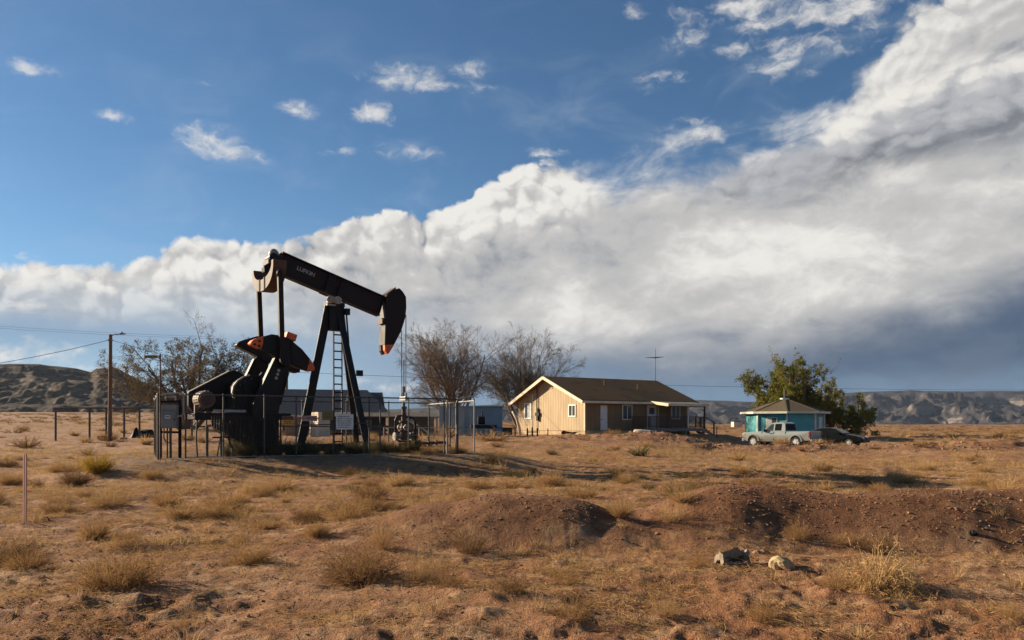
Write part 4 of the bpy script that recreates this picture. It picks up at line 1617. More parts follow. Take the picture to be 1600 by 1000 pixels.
# small pipe stand in front of the motor
ps = fxy(1.75, 0.7)
PS = empty('pipe_stand', (ps[0], ps[1], PAD_Z), FANG)
tag(PS, 'low frame of pale pipes standing inside the fence under the motor platform', 'pipe stand')
mb = MB()
for x_ in (-0.22, 0.24):
    mb.tube((x_, 0, -0.1), (x_, 0, 1.08), 0.03, n=8)
    mb.tube((x_, 0.5, -0.1), (x_, 0.5, 1.08), 0.025, n=8)
mb.tube((0.24, 0, 1.0), (0.06, 0.1, -0.1), 0.025, n=8)
mb.build('leg', M['galv_dark'], PS)
mb = MB()
mb.tube((-0.27, 0, 1.10), (0.29, 0, 1.10), 0.035, n=8)
mb.tube((-0.24, 0.5, 1.10), (0.26, 0.5, 1.10), 0.03, n=8)
mb.tube((-0.22, 0, 0.55), (0.24, 0, 0.55), 0.02, n=8)
mb.build('top_rail', M['pale_pipe'], PS)

# ================================================================== buildings
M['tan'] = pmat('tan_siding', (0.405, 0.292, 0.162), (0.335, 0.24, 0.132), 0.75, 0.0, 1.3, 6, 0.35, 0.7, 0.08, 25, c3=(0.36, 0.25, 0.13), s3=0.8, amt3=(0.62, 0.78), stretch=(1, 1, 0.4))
M['tan_shaded'] = pmat('tan_siding_shaded', (0.20, 0.130, 0.066), (0.165, 0.108, 0.055), 0.8, 0.0, 0.9, 6, 0.35, 0.7, 0.08, 25, stretch=(1, 1, 0.5))  # same tan siding, its colour darkened for the shaded front
M['found'] = pmat('house_footing', (0.42, 0.31, 0.17), (0.34, 0.24, 0.13), 0.85, 0.0, 1.6, 5, bump=0.15)
M['trim'] = pmat('cream_trim', (0.66, 0.55, 0.38), (0.54, 0.44, 0.30), 0.7, 0.0, 1.6, 5)
M['wwhite'] = pmat('white_window_frame', (0.74, 0.72, 0.66), rough=0.5)
M['door_white'] = pmat('white_door', (0.62, 0.60, 0.57), (0.55, 0.53, 0.49), 0.55, 0.0, 2, 4)
M['shingle'] = pmat('brown_shingle', (0.165, 0.090, 0.040), (0.22, 0.125, 0.058), 0.9, 0.0, 9, 5, 0.3, 0.7, 0.5, 16, c3=(0.12, 0.07, 0.035), s3=0.7, amt3=(0.52, 0.7), spec=0.15)
M['shingle_hut'] = pmat('hut_shingle', (0.095, 0.073, 0.043), (0.135, 0.104, 0.062), 0.9, 0.0, 8, 5, 0.3, 0.7, 0.5, 16, spec=0.15)
M['shingle_grey'] = pmat('grey_shingle', (0.115, 0.10, 0.09), (0.175, 0.155, 0.14), 0.9, 0.0, 6, 6, 0.3, 0.7, 0.5, 12, spec=0.15)
M['glass'] = pmat('dark_glass', (0.03, 0.032, 0.034), (0.05, 0.052, 0.05), 0.12, 0.0, 1.2, 3, spec=0.5)
M['curtain_glass'] = pmat('glass_with_blind', (0.40, 0.39, 0.36), (0.48, 0.46, 0.42), 0.3, 0.0, 1.5, 3)
M['deck'] = pmat('stained_deck_wood', (0.070, 0.036, 0.024), (0.11, 0.058, 0.038), 0.8, 0.0, 5, 5, bump=0.2)
M['deck_grey'] = pmat('grey_deck_timber', (0.22, 0.185, 0.15), (0.15, 0.12, 0.10), 0.85, 0.0, 5, 5, bump=0.2)
M['turq'] = pmat('turquoise_siding', (0.085, 0.36, 0.37), (0.07, 0.30, 0.32), 0.7, 0.0, 1.5, 5, bump=0.05)
M['hut_trim'] = pmat('hut_trim', (0.66, 0.62, 0.52), (0.55, 0.50, 0.42), 0.7, 0.0, 3, 5)
M['wood'] = pmat('weathered_wood', (0.20, 0.115, 0.065), (0.13, 0.075, 0.045), 0.85, 0.0, 2.5, 6, bump=0.4, bscale=12, stretch=(5, 5, 0.6))
M['plank_brown'] = pmat('brown_planks', (0.26, 0.17, 0.11), (0.17, 0.11, 0.075), 0.85, 0.0, 3, 6, bump=0.3, stretch=(4, 4, 0.6))
M['stone_pale'] = pmat('pale_stone', (0.70, 0.58, 0.44), (0.56, 0.44, 0.32), 0.9, 0.0, 4, 5, bump=0.4)
M['dark_wall'] = pmat('dark_brown_wall', (0.085, 0.062, 0.05), (0.055, 0.042, 0.036), 0.85, 0.0, 2, 5, bump=0.2)
M['bluegrey'] = pmat('blue_grey_sheet', (0.155, 0.24, 0.29), (0.13, 0.205, 0.25), 0.6, 0.0, 1.2, 5, c3=(0.10, 0.13, 0.14), s3=1.2, amt3=(0.62, 0.8))
M['yellow_wood'] = pmat('raw_pine', (0.60, 0.42, 0.14), rough=0.8)
M['log'] = pmat('bleached_log', (0.60, 0.50, 0.36), (0.42, 0.33, 0.23), 0.85, 0.0, 4, 6, bump=0.5)

# ------------------------------------------------------------------ tan house
E1 = Vector((0.85, 0.527, 0)).normalized()
E2 = Vector((-E1.y, E1.x, 0))
HB0 = Vector((6.03, 64.0, 0.70))
HW, HL, HWALL = 10.3, 11.83, 3.03
house = empty('house', HB0, math.atan2(E1.y, E1.x))
tag(house, 'low tan house with a brown gable roof and a wooden porch at its right end', 'house')
RISE, OVX, OVY = 2.05, 0.72, 0.62
SL = RISE / (HW / 2)


def roof_z(y): return HWALL + RISE - abs(y - HW / 2) * SL


FT = 0.44
mb = MB()
mb.prism([(0.02, FT), (HW - 0.02, FT), (HW - 0.02, HWALL), (HW / 2, HWALL + RISE - 0.02), (0.02, HWALL)], lambda y, z: (0.03, y, z), lambda y, z: (HL, y, z))
wall = mb.build('wall', M['tan_shaded'], house)
mb = MB()
mb.box(0.05, HL - 0.02, 0.05, HW - 0.05, -0.6, FT)
mb.build('footing', M['found'], house)
nb = 27
bw = HW / nb
meshcache = {}
for i in range(nb):          # gable boards, joints recessed
    y0, y1 = i * bw + 0.012, (i + 1) * bw - 0.012
    mb = MB()
    pts = [(y0, FT - 0.02), (y1, FT - 0.02), (y1, roof_z(y1) - 0.02)]
    if y0 < HW / 2 < y1:
        pts.append((HW / 2, roof_z(HW / 2) - 0.02))
    pts.append((y0, roof_z(y0) - 0.02))
    mb.prism(pts, lambda y, z: (0.0, y, z), lambda y, z: (0.028, y, z))
    mb.build('siding_board', M['tan'], wall)
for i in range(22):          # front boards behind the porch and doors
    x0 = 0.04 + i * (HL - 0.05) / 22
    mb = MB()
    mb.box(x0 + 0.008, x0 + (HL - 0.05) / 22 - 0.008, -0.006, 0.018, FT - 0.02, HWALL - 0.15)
    mb.build('siding_board', M['tan_shaded'], wall)
mb = MB()
mb.box(-0.012, 0.09, -0.022, -0.007, FT - 0.02, HWALL - 0.12)
mb.box(-0.018, -0.001, -0.02, 0.10, FT - 0.02, HWALL - 0.06)
mb.build('corner_board', M['trim'], house)
# roof: two slopes, ridge cap, fascia boards
TH = 0.10
mb = MB()
for sg in (0, 1):
    ya, yb = (-OVY, HW / 2) if sg == 0 else (HW / 2, HW + OVY)
    za, zb_ = roof_z(ya) + 0.02, roof_z(yb) + 0.02
    mb.add([(-OVX, ya, za), (HL + OVX, ya, za), (HL + OVX, yb, zb_), (-OVX, yb, zb_),
            (-OVX, ya, za + TH), (HL + OVX, ya, za + TH), (HL + OVX, yb, zb_ + TH), (-OVX, yb, zb_ + TH)],
           [(3, 2, 1, 0), (4, 5, 6, 7), (0, 1, 5, 4), (1, 2, 6, 5), (2, 3, 7, 6), (3, 0, 4, 7)])
roof = mb.build('roof', M['shingle'], house, each=False)
mb = MB()
for k in range(1, 20):       # shingle courses stand a little proud of each other
    for sg in (0, 1):
        t = k / 20
        y = -OVY + (HW / 2 + OVY) * t if sg == 0 else HW + OVY - (HW / 2 + OVY) * t
        z = roof_z(y) + 0.02 + TH
        dy = 0.27 if sg == 0 else -0.27
        mb.add([(-OVX, y, z + 0.014), (HL + OVX, y, z + 0.014), (HL + OVX, y + dy, roof_z(y + dy) + 0.024 + TH), (-OVX, y + dy, roof_z(y + dy) + 0.024 + TH), (-OVX, y, z - 0.01), (HL + OVX, y, z - 0.01)],
               [(0, 1, 2, 3), (4, 5, 1, 0)])
tag(mb.build('shingle_courses', M['shingle'], roof, each=False), kind='stuff')
for sg in (0, 1):
    mb = MB()
    ya, yb = (-OVY - 0.02, HW / 2) if sg == 0 else (HW + OVY + 0.02, HW / 2)
    mb.beam((-OVX - 0.02, ya, roof_z(ya) - 0.02), (-OVX - 0.02, yb, roof_z(yb) - 0.02), 0.04, 0.27, up=(0, 0, 1))
    mb.build('bargeboard', M['trim'], roof)
    mb = MB()
    mb.beam((HL + OVX + 0.02, ya, roof_z(ya) - 0.02), (HL + OVX + 0.02, yb, roof_z(yb) - 0.02), 0.04, 0.27, up=(0, 0, 1))
    mb.build('bargeboard', M['trim'], roof)
mb = MB()
mb.box(-OVX + 0.01, HL + OVX - 0.01, -OVY - 0.035, -OVY - 0.003, roof_z(-OVY) - 0.09, roof_z(-OVY) + 0.10)
mb.build('fascia', M['trim'], roof)
mb = MB()
for (x_, y_) in ((4.6, 3.2), (7.8, 2.4)):
    mb.tube((x_, y_, roof_z(y_)), (x_, y_, roof_z(y_) + 0.62), 0.055, n=10)
mb.build('vent_pipe', M['shingle'], roof)


def window(parent, face, a, z0, w, h, panes=('glass', 'glass'), fr=0.085, mat='wwhite'):
    """face 'g': on the gable (a along y); face 'f': on the front (a along x)"""
    def P(u, v, d):
        return (-d, a + u, z0 + v) if face == 'g' else (a + u, -d, z0 + v)

    def bx(mb, u0, u1, v0, v1, d0, d1):
        c = [P(u0, v0, d0), P(u1, v1, d1)]
        mb.box(min(c[0][0], c[1][0]), max(c[0][0], c[1][0]), min(c[0][1], c[1][1]), max(c[0][1], c[1][1]), z0 + v0, z0 + v1)
    mb = MB()
    d1 = 0.055
    bx(mb, -fr, w + fr, -fr, 0, -0.02, d1)
    bx(mb, -fr, w + fr, h, h + fr, -0.02, d1)
    bx(mb, -fr, 0, 0, h, -0.02, d1 - 0.002)
    bx(mb, w, w + fr, 0, h, -0.02, d1 - 0.002)
    bx(mb, w / 2 - 0.03, w / 2 + 0.03, 0, h, -0.02, d1 - 0.012)
    f = mb.build('window', M[mat], parent, each=False)
    for i, pm in enumerate(panes):
        mb = MB()
        bx(mb, w * i / 2 + (0.03 if i else 0), w * (i + 1) / 2 - (0.03 if i == 0 else 0), 0, h, -0.01, 0.028)
        mb.build('pane', M[pm], f)
    return f


window(house, 'g', 8.15, 1.55, 0.95, 1.28, ('curtain_glass', 'glass'))
window(house, 'g', 1.32, 1.68, 0.86, 0.86)
window(house, 'f', 4.05, 1.42, 0.95, 1.15, mat='hut_trim')
window(house, 'f', 9.7, 1.5, 0.9, 1.05)
mb = MB()
mb.box(-0.035, -0.001, HW / 2 - 0.45, HW / 2 + 0.05, HWALL + 1.05, HWALL + 1.55)
mb.build('gable_vent', M['trim'], house, bevel=0.01)
mb = MB()
for k in range(5):
    mb.beam((-0.045, HW / 2 - 0.40, HWALL + 1.12 + k * 0.085), (-0.045, HW / 2, HWALL + 1.12 + k * 0.085), 0.03, 0.05, up=(0.6, 0, 0.8))
mb.build('louvre', M['tan'], house)
mb = MB()
mb.box(1.62, 2.34, -0.032, -0.007, 0.46, 2.55)
mb.build('closet_door', M['door_white'], house, bevel=0.004)
mb = MB()
mb.ball((1.70, -0.07, 1.36), 0.045, seg=8, ring=6)
mb.build('door_knob', M['black'], house)
mb = MB()
mb.box(6.86, 7.74, -0.035, -0.007, 0.5, 2.55)
d_ = mb.build('front_door', M['door_white'], house, bevel=0.004)
mb = MB()
mb.box(7.0, 7.6, -0.042, -0.036, 1.85, 2.4)
mb.build('door_light', M['glass'], d_)
mb = MB()
mb.box(6.76, 6.855, -0.05, -0.007, 0.5, 2.64)
mb.box(7.745, 7.84, -0.05, -0.007, 0.5, 2.64)
mb.box(6.86, 7.74, -0.05, -0.007, 2.555, 2.64)
mb.box(8.02, 8.12, -0.05, -0.007, 0.5, 2.6)
mb.build('door_casing', M['hut_trim'], house)

# porch
PX0, PX1, PD, PZ = 4.95, 11.45, 2.3, 0.62
mb = MB()
nbd = 44
for k in range(nbd):
    x0 = PX0 + (PX1 - PX0) * k / nbd
    mb.box(x0 + 0.006, x0 + (PX1 - PX0) / nbd - 0.006, -PD, -0.06, PZ - 0.05, PZ)
mb.build('deck_board', M['deck_grey'], house)
mb = MB()
mb.box(PX0, PX1, -PD - 0.05, -PD - 0.002, PZ - 0.26, PZ - 0.02)
mb.box(PX0 - 0.045, PX0 - 0.002, -PD, -0.06, PZ - 0.26, PZ - 0.02)
mb.box(PX1 + 0.002, PX1 + 0.045, -PD, -0.06, PZ - 0.26, PZ - 0.02)
mb.build('deck_joist', M['deck_grey'], house, each=False)
mb = MB()
for x_ in (PX0 + 0.1, PX0 + 2.2, PX0 + 4.3, PX1 - 0.1):
    for y_ in (-PD + 0.1, -0.4):
        mb.box(x_ - 0.07, x_ + 0.07, y_ - 0.07, y_ + 0.07, -0.7, PZ - 0.27)
mb.build('deck_pier', M['deck_grey'], house)
RT = PZ + 1.02
mb = MB()
mb.box(PX0, PX1, -PD - 0.045, -PD + 0.045, RT - 0.05, RT)
mb.box(PX0 - 0.001, PX0 + 0.085, -PD + 0.05, -0.06, RT - 0.05, RT)
mb.box(PX1 - 0.085, PX1 + 0.001, -PD + 0.05, -1.2, RT - 0.05, RT)
mb.box(PX0, PX1, -PD - 0.02, -PD + 0.02, PZ + 0.08, PZ + 0.14)
mb.build('handrail', M['deck'], house)
nbl = 52
for k in range(nbl):
    x_ = PX0 + 0.06 + (PX1 - PX0 - 0.12) * k / (nbl - 1)
    mb = MB()
    mb.box(x_ - 0.028, x_ + 0.028, -PD - 0.0, -PD + 0.022, PZ + 0.05, RT - 0.052)
    mb.build('baluster', M['deck'], house)
for k in range(14):
    for x_ in (PX0 + 0.04, PX1 - 0.04):
        y_ = -PD + 0.15 + k * 0.155
        if x_ > 9 and y_ > -1.2:
            continue
        mb = MB()
        mb.box(x_ - 0.012, x_ + 0.012, y_ - 0.028, y_ + 0.028, PZ + 0.05, RT - 0.052)
        mb.build('baluster', M['deck'], house)
PRZ = 2.72
mb = MB()
for x_, mt in ((PX0 + 0.05, 0), (PX0 + 2.2, 0), (PX0 + 4.45, 1), (PX1 - 0.05, 0)):
    top_ = PRZ - 0.12 if x_ > PX0 + 2.5 else RT
    b = MB()
    b.box(x_ - 0.055, x_ + 0.055, -PD - 0.06, -PD + 0.05, PZ, top_)
    b.build('porch_post', M['hut_trim'] if mt else M['deck'], house)
mb = MB()     # lean-to porch roof
ax0 = PX0 + 1.9
mb.add([(ax0, -0.02, PRZ + 0.22), (PX1 + 0.15, -0.02, PRZ + 0.22), (PX1 + 0.15, -PD - 0.35, PRZ - 0.08), (ax0, -PD - 0.35, PRZ - 0.08),
        (ax0, -0.02, PRZ + 0.28), (PX1 + 0.15, -0.02, PRZ + 0.28), (PX1 + 0.15, -PD - 0.35, PRZ - 0.02), (ax0, -PD - 0.35, PRZ - 0.02)],
       [(3, 2, 1, 0), (4, 5, 6, 7), (0, 1, 5, 4), (1, 2, 6, 5), (2, 3, 7, 6), (3, 0, 4, 7)])
mb.build('porch_roof', M['deck_grey'], house)
mb = MB()
mb.beam((ax0 - 0.03, -0.05, PRZ + 0.18), (ax0 - 0.03, -PD - 0.35, PRZ - 0.12), 0.05, 0.24)
mb.beam((ax0, -PD - 0.38, PRZ - 0.10), (PX1 + 0.18, -PD - 0.38, PRZ - 0.10), 0.05, 0.22)
mb.build('porch_fascia', M['trim'], house)
mb = MB()
mb.beam((ax0, -PD, PRZ - 0.2), (PX1, -PD, PRZ - 0.2), 0.09, 0.14)
mb.build('porch_beam', M['deck'], house)
# steps down to the right
for k in range(3):
    mb = MB()
    x_ = PX1 + 0.1 + k * 0.32
    mb.box(x_, x_ + 0.32, -PD + 0.1, -1.1, PZ - 0.2 - k * 0.2, PZ - 0.15 - k * 0.2)
    mb.build('step', M['deck_grey'], house)
mb = MB()
for y_ in (-PD + 0.05, -1.08):
    mb.beam((PX1 + 0.04, y_, PZ - 0.12), (PX1 + 1.25, y_, -0.16), 0.05, 0.26)
mb.build('stringer', M['deck_grey'], house)
mb = MB()
mb.beam((PX1, -PD, RT - 0.03), (PX1 + 1.15, -PD, RT - 0.52), 0.06, 0.09)
mb.build('stair_rail', M['deck'], house)
mb = MB()
mb.box(PX1 + 1.07, PX1 + 1.17, -PD - 0.05, -PD + 0.05, -0.4, RT - 0.5)
mb.box(PX1 + 1.07, PX1 + 1.17, -1.14, -1.05, -0.4, RT - 0.5)
mb.build('stair_post', M['deck'], house)
# electric meter and mast on the gable
mb = MB()
ym = 7.0
mb.tube((-0.11, ym, 1.9), (-0.11, ym, roof_z(ym) + 0.1), 0.05, n=8)
mb.tube((-0.06, ym + 0.02, 0.2), (-0.06, ym + 0.02, 1.5), 0.022, n=8)
mb.build('service_mast', M['black'], house)
mb = MB()
mb.box(-0.2, -0.03, ym - 0.26, ym - 0.0, 1.28, 1.9)
mb.box(-0.18, -0.03, ym - 0.42, ym + 0.22, 1.72, 2.02)
mb.box(-0.16, -0.03, ym - 0.2, ym + 0.05, 2.0, 2.4)
mb.build('meter_box', M['black'], house, each=False)
# television antenna at the far end of the ridge
an = house.matrix_basis @ Vector((0, 0, 0))
ANT = empty('tv_antenna', HB0 + E1 * (HL + OVX - 0.1) + E2 * (HW / 2) + Vector((0, 0, HWALL + RISE + 0.1)), math.atan2(E1.y, E1.x))
tag(ANT, 'thin television antenna on a mast at the right end of the brown roof ridge', 'antenna')
mb = MB()
mb.tube((0, 0, -0.1), (0, 0, 3.1), 0.03, 0.022, 8)
mb.build('mast', M['galv_dark'], ANT)
mb = MB()
mb.tube((-0.2, -1.1, 2.22), (0.25, 1.0, 2.30), 0.024, n=6)
mb.build('boom', M['galv_dark'], ANT)
mb = MB()
for k in range(9):
    t = k / 8
    l = 0.22 + 0.4 * t
    c = Vector((-0.2, -1.1, 2.22)).lerp(Vector((0.25, 1.0, 2.30)), t)
    mb.tube(c + Vector((-l, l * 0.2, 0)), c + Vector((l, -l * 0.2, 0)), 0.018, n=5)
mb.build('element', M['galv_dark'], ANT, each=False)

# ------------------------------------------------------------------ grey-roofed house behind the well
HA = math.radians(14)
h2 = empty('farmhouse', at(436, 61.5), HA)
h2.location.z = 0.55
tag(h2, 'old house under a grey shingle roof behind the oil well, with a dark lean-to porch', 'house')
W2, D2_, EV, RD = 8.6, 6.6, 2.0, 3.95
mb = MB()
mb.prism([(0, -0.5), (D2_, -0.5), (D2_, EV), (D2_ / 2, RD - 0.1), (0, EV)], lambda y, z: (0.25, y, z), lambda y, z: (W2 - 0.2, y, z))
w2 = mb.build('wall', M['dark_wall'], h2)
mb = MB()
sl2 = (RD - EV) / (D2_ / 2)
for sg in (0, 1):
    ya, yb = (-0.45, D2_ / 2) if sg == 0 else (D2_ + 0.45, D2_ / 2)
    za = EV - 0.45 * sl2
    mb.add([(-0.25, ya, za), (W2 + 0.35, ya, za), (W2 - 1.5, yb, RD), (-0.25, yb, RD), (-0.25, ya, za + 0.1), (W2 + 0.35, ya, za + 0.1), (W2 - 1.5, yb, RD + 0.1), (-0.25, yb, RD + 0.1)],
           [(3, 2, 1, 0), (4, 5, 6, 7), (0, 1, 5, 4), (1, 2, 6, 5), (2, 3, 7, 6), (3, 0, 4, 7)])
za = EV - 0.45 * sl2
mb.add([(W2 + 0.35, -0.45, za + 0.1), (W2 + 0.35, D2_ + 0.45, za + 0.1), (W2 - 1.5, D2_ / 2, RD + 0.098)], [(0, 1, 2)])
r2 = mb.build('roof', M['shingle_grey'], h2, each=False)
mb = MB()
mb.box(-0.25, W2 + 0.3, -0.5, -0.46, EV - 0.45 * sl2 - 0.08, EV - 0.45 * sl2 + 0.1)
mb.build('fascia', M['stone_pale'], r2)
mb = MB()
mb.tube((5.4, 1.0, EV), (5.4, 1.0, EV + 1.5), 0.09, n=8)
mb.build('stove_pipe', M['galv_dark'], r2)
for (x0, x1) in ((5.6, 6.25), (6.6, 7.25)):
    mb = MB()
    mb.box(x0, x1, -0.06, -0.002, 0.75, 1.45)
    wn = mb.build('window', M['hut_trim'], w2)
    mb = MB()
    for i in range(2):
        for j in range(3):
            xx = x0 + 0.06 + i * (x1 - x0 - 0.08) / 2
            zz = 0.80 + j * 0.21
            mb.box(xx, xx + (x1 - x0 - 0.16) / 2, -0.068, -0.061, zz, zz + 0.17)
    mb.build('pane', M['glass'], w2)
mb = MB()
for k in range(22):
    mb.box(0.3 + k * 0.37, 0.3 + k * 0.37 + 0.35, -0.028, -0.003, -0.4, 0.62)
mb.build('skirting_board', M['plank_brown'], w2)
# lean-to porch on its right
mb = MB()
mb.add([(4.2, -0.5, 1.98), (12.4, -0.5, 1.98), (12.4, -3.0, 1.62), (4.2, -3.0, 1.62), (4.2, -0.5, 2.08), (12.4, -0.5, 2.08), (12.4, -3.0, 1.72), (4.2, -3.0, 1.72)],
       [(3, 2, 1, 0), (4, 5, 6, 7), (0, 1, 5, 4), (1, 2, 6, 5), (2, 3, 7, 6), (3, 0, 4, 7)])
mb.build('porch_roof', M['dark_wall'], h2)
mb = MB()
for x_ in (4.4, 6.4, 8.4, 10.4, 12.2):
    mb.box(x_ - 0.05, x_ + 0.05, -2.95, -2.85, -0.6, 1.65)
mb.build('porch_post', M['dark_wall'], h2)
mb = MB()
for k in range(3):
    mb.box(4.5, 8.3, -2.94, -2.9, 0.25 + k * 0.3, 0.42 + k * 0.3)
mb.build('porch_rail', M['dark_wall'], h2)
mb = MB()
mb.box(8.6, 12.3, -0.6, -0.5, -0.5, 1.9)
mb.build('annex_wall', M['plank_brown'], h2)
mb = MB()
for k in range(3):
    mb.beam((9.4 + k * 0.35, -3.1, 1.62 - 0.06 * k), (11.7, -3.25, 0.4 - 0.12 * k), 0.20, 0.06)
mb.build('leaning_plank', M['stone_pale'] , h2, each=True)
# pale stone chimney block, lit by the sun
cp = at(497.5, 57.0)
ch = empty('stone_chimney', (cp.x, cp.y, 0.45), math.radians(38))
tag(ch, 'pale stone wall block at the left end of the grey-roofed house, catching the sun', 'stone wall')
rnd = random.Random(4)
mb = MB()
mb.box(0, 0.9, -0.02, 1.5, -0.4, 2.05)
mb.build('core', M['stone_pale'], ch)
z = -0.05
row = 0
while z < 1.95:
    hgt = rnd.uniform(0.13, 0.22)
    for face in (0, 1):
        a = -0.04
        lim = 1.5 if face == 0 else 0.9
        while a < lim:
            l = min(rnd.uniform(0.22, 0.46), lim - a)
            if l > 0.06:
                mb = MB()
                pr_ = rnd.uniform(0.02, 0.06)
                if face == 0:
                    mb.box(-pr_, 0.002, a + 0.01, a + l - 0.01, z + 0.01, z + hgt - 0.01)
                else:
                    mb.box(a + 0.01, a + l - 0.01, -0.02 - pr_, -0.018, z + 0.01, z + hgt - 0.01)
                mb.build('stone', M['stone_pale'], ch)
            a += l
    z += hgt
# plank fence at its left
fp = at(446, 57.5)
pf = empty('plank_fence', (fp.x, fp.y, 0.5), math.radians(22))
tag(pf, 'sunlit brown upright plank fence left of the pale stone block', 'plank fence')
for k in range(8):
    mb = MB()
    h_ = 1.75 + rnd.uniform(-0.15, 0.12)
    mb.box(k * 0.21, k * 0.21 + 0.18, -0.02, 0.02, -0.4, h_)
    mb.build('plank', M['plank_brown'], pf)
mb = MB()
for z_ in (0.4, 1.3):
    mb.box(0, 1.68, 0.022, 0.07, z_, z_ + 0.1)
mb.build('cross_rail', M['plank_brown'], pf)

# blue-grey shed
sp_ = at(686, 59.0)
shed = empty('shed', (sp_.x, sp_.y, 0.55), math.radians(5))
tag(shed, 'flat-topped blue-grey metal shed left of the tan house', 'shed')
SW, SH = 4.85, 2.42
mb = MB()
mb.box(0, SW, 0, 2.4, -0.4, SH)
sw_ = mb.build('wall', M['bluegrey'], shed, bevel=0.02)
mb = MB()
for k in range(17):
    mb.box(0.03 + k * 0.285, 0.03 + k * 0.285 + 0.255, -0.014, -0.001, -0.2, SH - 0.1)
mb.build('sheet_panel', M['bluegrey'], sw_)
mb = MB()
mb.box(-0.1, SW + 0.1, -0.12, 2.5, SH + 0.003, SH + 0.09)
mb.build('roof', M['bluegrey'], shed, bevel=0.01)

# barrel smoker on its stand, in front of the shed
bq = at(752, 56.0)
BQ = empty('barrel_smoker', (bq.x, bq.y, bq.z + 0.25), R(6))
tag(BQ, 'black barrel smoker with a short flue before the blue-grey shed', 'barbecue')
mb = MB()
mb.tube((-0.26, 0, 0.95), (0.26, 0, 0.95), 0.30, n=20)
mb.build('barrel', M['black'], BQ, bevel=0.03)
mb = MB()
mb.tube((0.06, 0, 1.2), (0.06, 0, 1.62), 0.04, n=8)
mb.build('flue', M['black'], BQ)
mb = MB()
mb.box(-0.8, 1.1, -0.4, 0.4, 0.36, 0.62)
mb.build('tray', M['black'], BQ, bevel=0.01)
mb = MB()
for x_ in (-0.6, 0.9):
    for y_ in (-0.3, 0.3):
        mb.box(x_ - 0.04, x_ + 0.04, y_ - 0.04, y_ + 0.04, -0.35, 0.36)
mb.build('leg', M['galv_dark'], BQ)
# dark bin beside the shed
bb = at(783.5, 61)
B2 = empty('storage_bin', (bb.x, bb.y, bb.z), 0)
tag(B2, 'low dark brown box between the blue-grey shed and the tan house', 'box')
mb = MB()
mb.box(0, 0.85, -0.3, 0.3, 0.1, 0.62)
mb.build('body', M['deck'], B2, bevel=0.01)
mb = MB()
mb.box(-0.02, 0.87, -0.32, 0.32, 0.625, 0.68)
mb.build('lid', M['deck'], B2, bevel=0.008)

# low pipe rail fence in front of the houses
rf0 = at(600, 54.5)
LF = empty('pipe_rail_fence', (rf0.x, rf0.y, 0.60), 0)
tag(LF, 'low single-rail fence of pale posts running from the oil well towards the tan house', 'fence')
pts = [at(px, Y) for px, Y in ((600, 54.5), (655, 55.5), (690, 56), (745, 57), (805, 58.2))]
for p in pts:
    mb = MB()
    q = p - LF.location
    mb.tube((q.x, q.y, q.z - 0.3), (q.x, q.y, q.z + 0.72), 0.045, n=7)
    mb.build('post', M['galv_dark'] if p.x > -3 else M['pale_pipe'], LF)
for a, b in zip(pts[:-1], pts[1:]):
    mb = MB()
    mb.tube(a - LF.location + Vector((0, 0, 0.66)), b - LF.location + Vector((0, 0, 0.66)), 0.04, n=7)
    mb.build('rail', M['pale_pipe'] if b.x < -4 else M['galv_dark'], LF)
# three short posts joined by a bar before the gable
tp = at(824, 60)
T3 = empty('hitching_rail', tp, R(-4))
tag(T3, 'three short dark posts joined by a bar before the sunlit gable wall', 'rail')
mb = MB()
for x_ in (0, 0.38, 0.78):
    mb.box(x_ - 0.06, x_ + 0.06, -0.06, 0.06, -0.3, 0.62 if x_ != 0.38 else 0.68)
mb.build('post', M['deck'], T3)
mb = MB()
mb.box(0.065, 0.715, -0.03, 0.03, 0.28, 0.36)
mb.build('crossbar', M['deck'], T3, each=False)
# clothesline post
cl = at(832.5, 62)
CLP = empty('clothesline_post', cl, R(-30))
tag(CLP, 'tall thin T-shaped clothesline post in front of the left gable window', 'clothesline post')
mb = MB()
ztop = CAMZ + (HOR - 616.5) / FPX * 62 - cl.z
mb.tube((0, 0, -0.3), (0, 0, ztop), 0.032, n=8)
mb.build('post', M['galv_dark'], CLP)
mb = MB()
mb.beam((-0.62, 0, ztop), (0.58, 0, ztop), 0.06, 0.06)
mb.build('cross_arm', M['deck'], CLP)
# yellow stake, black scrap, pale log
st = at(856, 57)
o = MB().box(-0.045, 0.045, -0.03, 0.03, -0.2, 0.62).build('wooden_stake', M['yellow_wood'], None, bevel=0.004, loc=st)
tag(o, 'pale yellow wooden stake in the ground before the tan gable wall', 'stake')
sc_ = at(890, 61.5)
SC = empty('scrap_heap', sc_, R(20))  # unidentified black heap; its tray, wheel and handles are invented
tag(SC, 'small black heap of scrap against the foot of the tan gable wall', 'scrap')
mb = MB()
mb.add([(-0.35, -0.3, 0.16), (0.3, -0.3, 0.12), (0.3, 0.3, 0.12), (-0.35, 0.3, 0.16), (-0.5, -0.4, 0.36), (0.45, -0.4, 0.24), (0.45, 0.4, 0.24), (-0.5, 0.4, 0.36)],
       [(0, 1, 2, 3), (0, 4, 5, 1), (1, 5, 6, 2), (2, 6, 7, 3), (3, 7, 4, 0), (4, 7, 6, 5)])
mb.build('tray', M['black'], SC)
mb = MB()
mb.tube((-0.5, -0.04, 0.2), (-0.5, 0.04, 0.2), 0.22, n=14)
mb.build('wheel', M['black'], SC)
mb = MB()
mb.tube((-0.4, -0.25, 0.2), (0.8, -0.3, 0.3), 0.025, n=6)
mb.tube((-0.4, 0.25, 0.2), (0.8, 0.3, 0.3), 0.025, n=6)
mb.build('handle', M['black'], SC)
lg = at(1008, 58.5)
mb = MB()
rnd = random.Random(8)
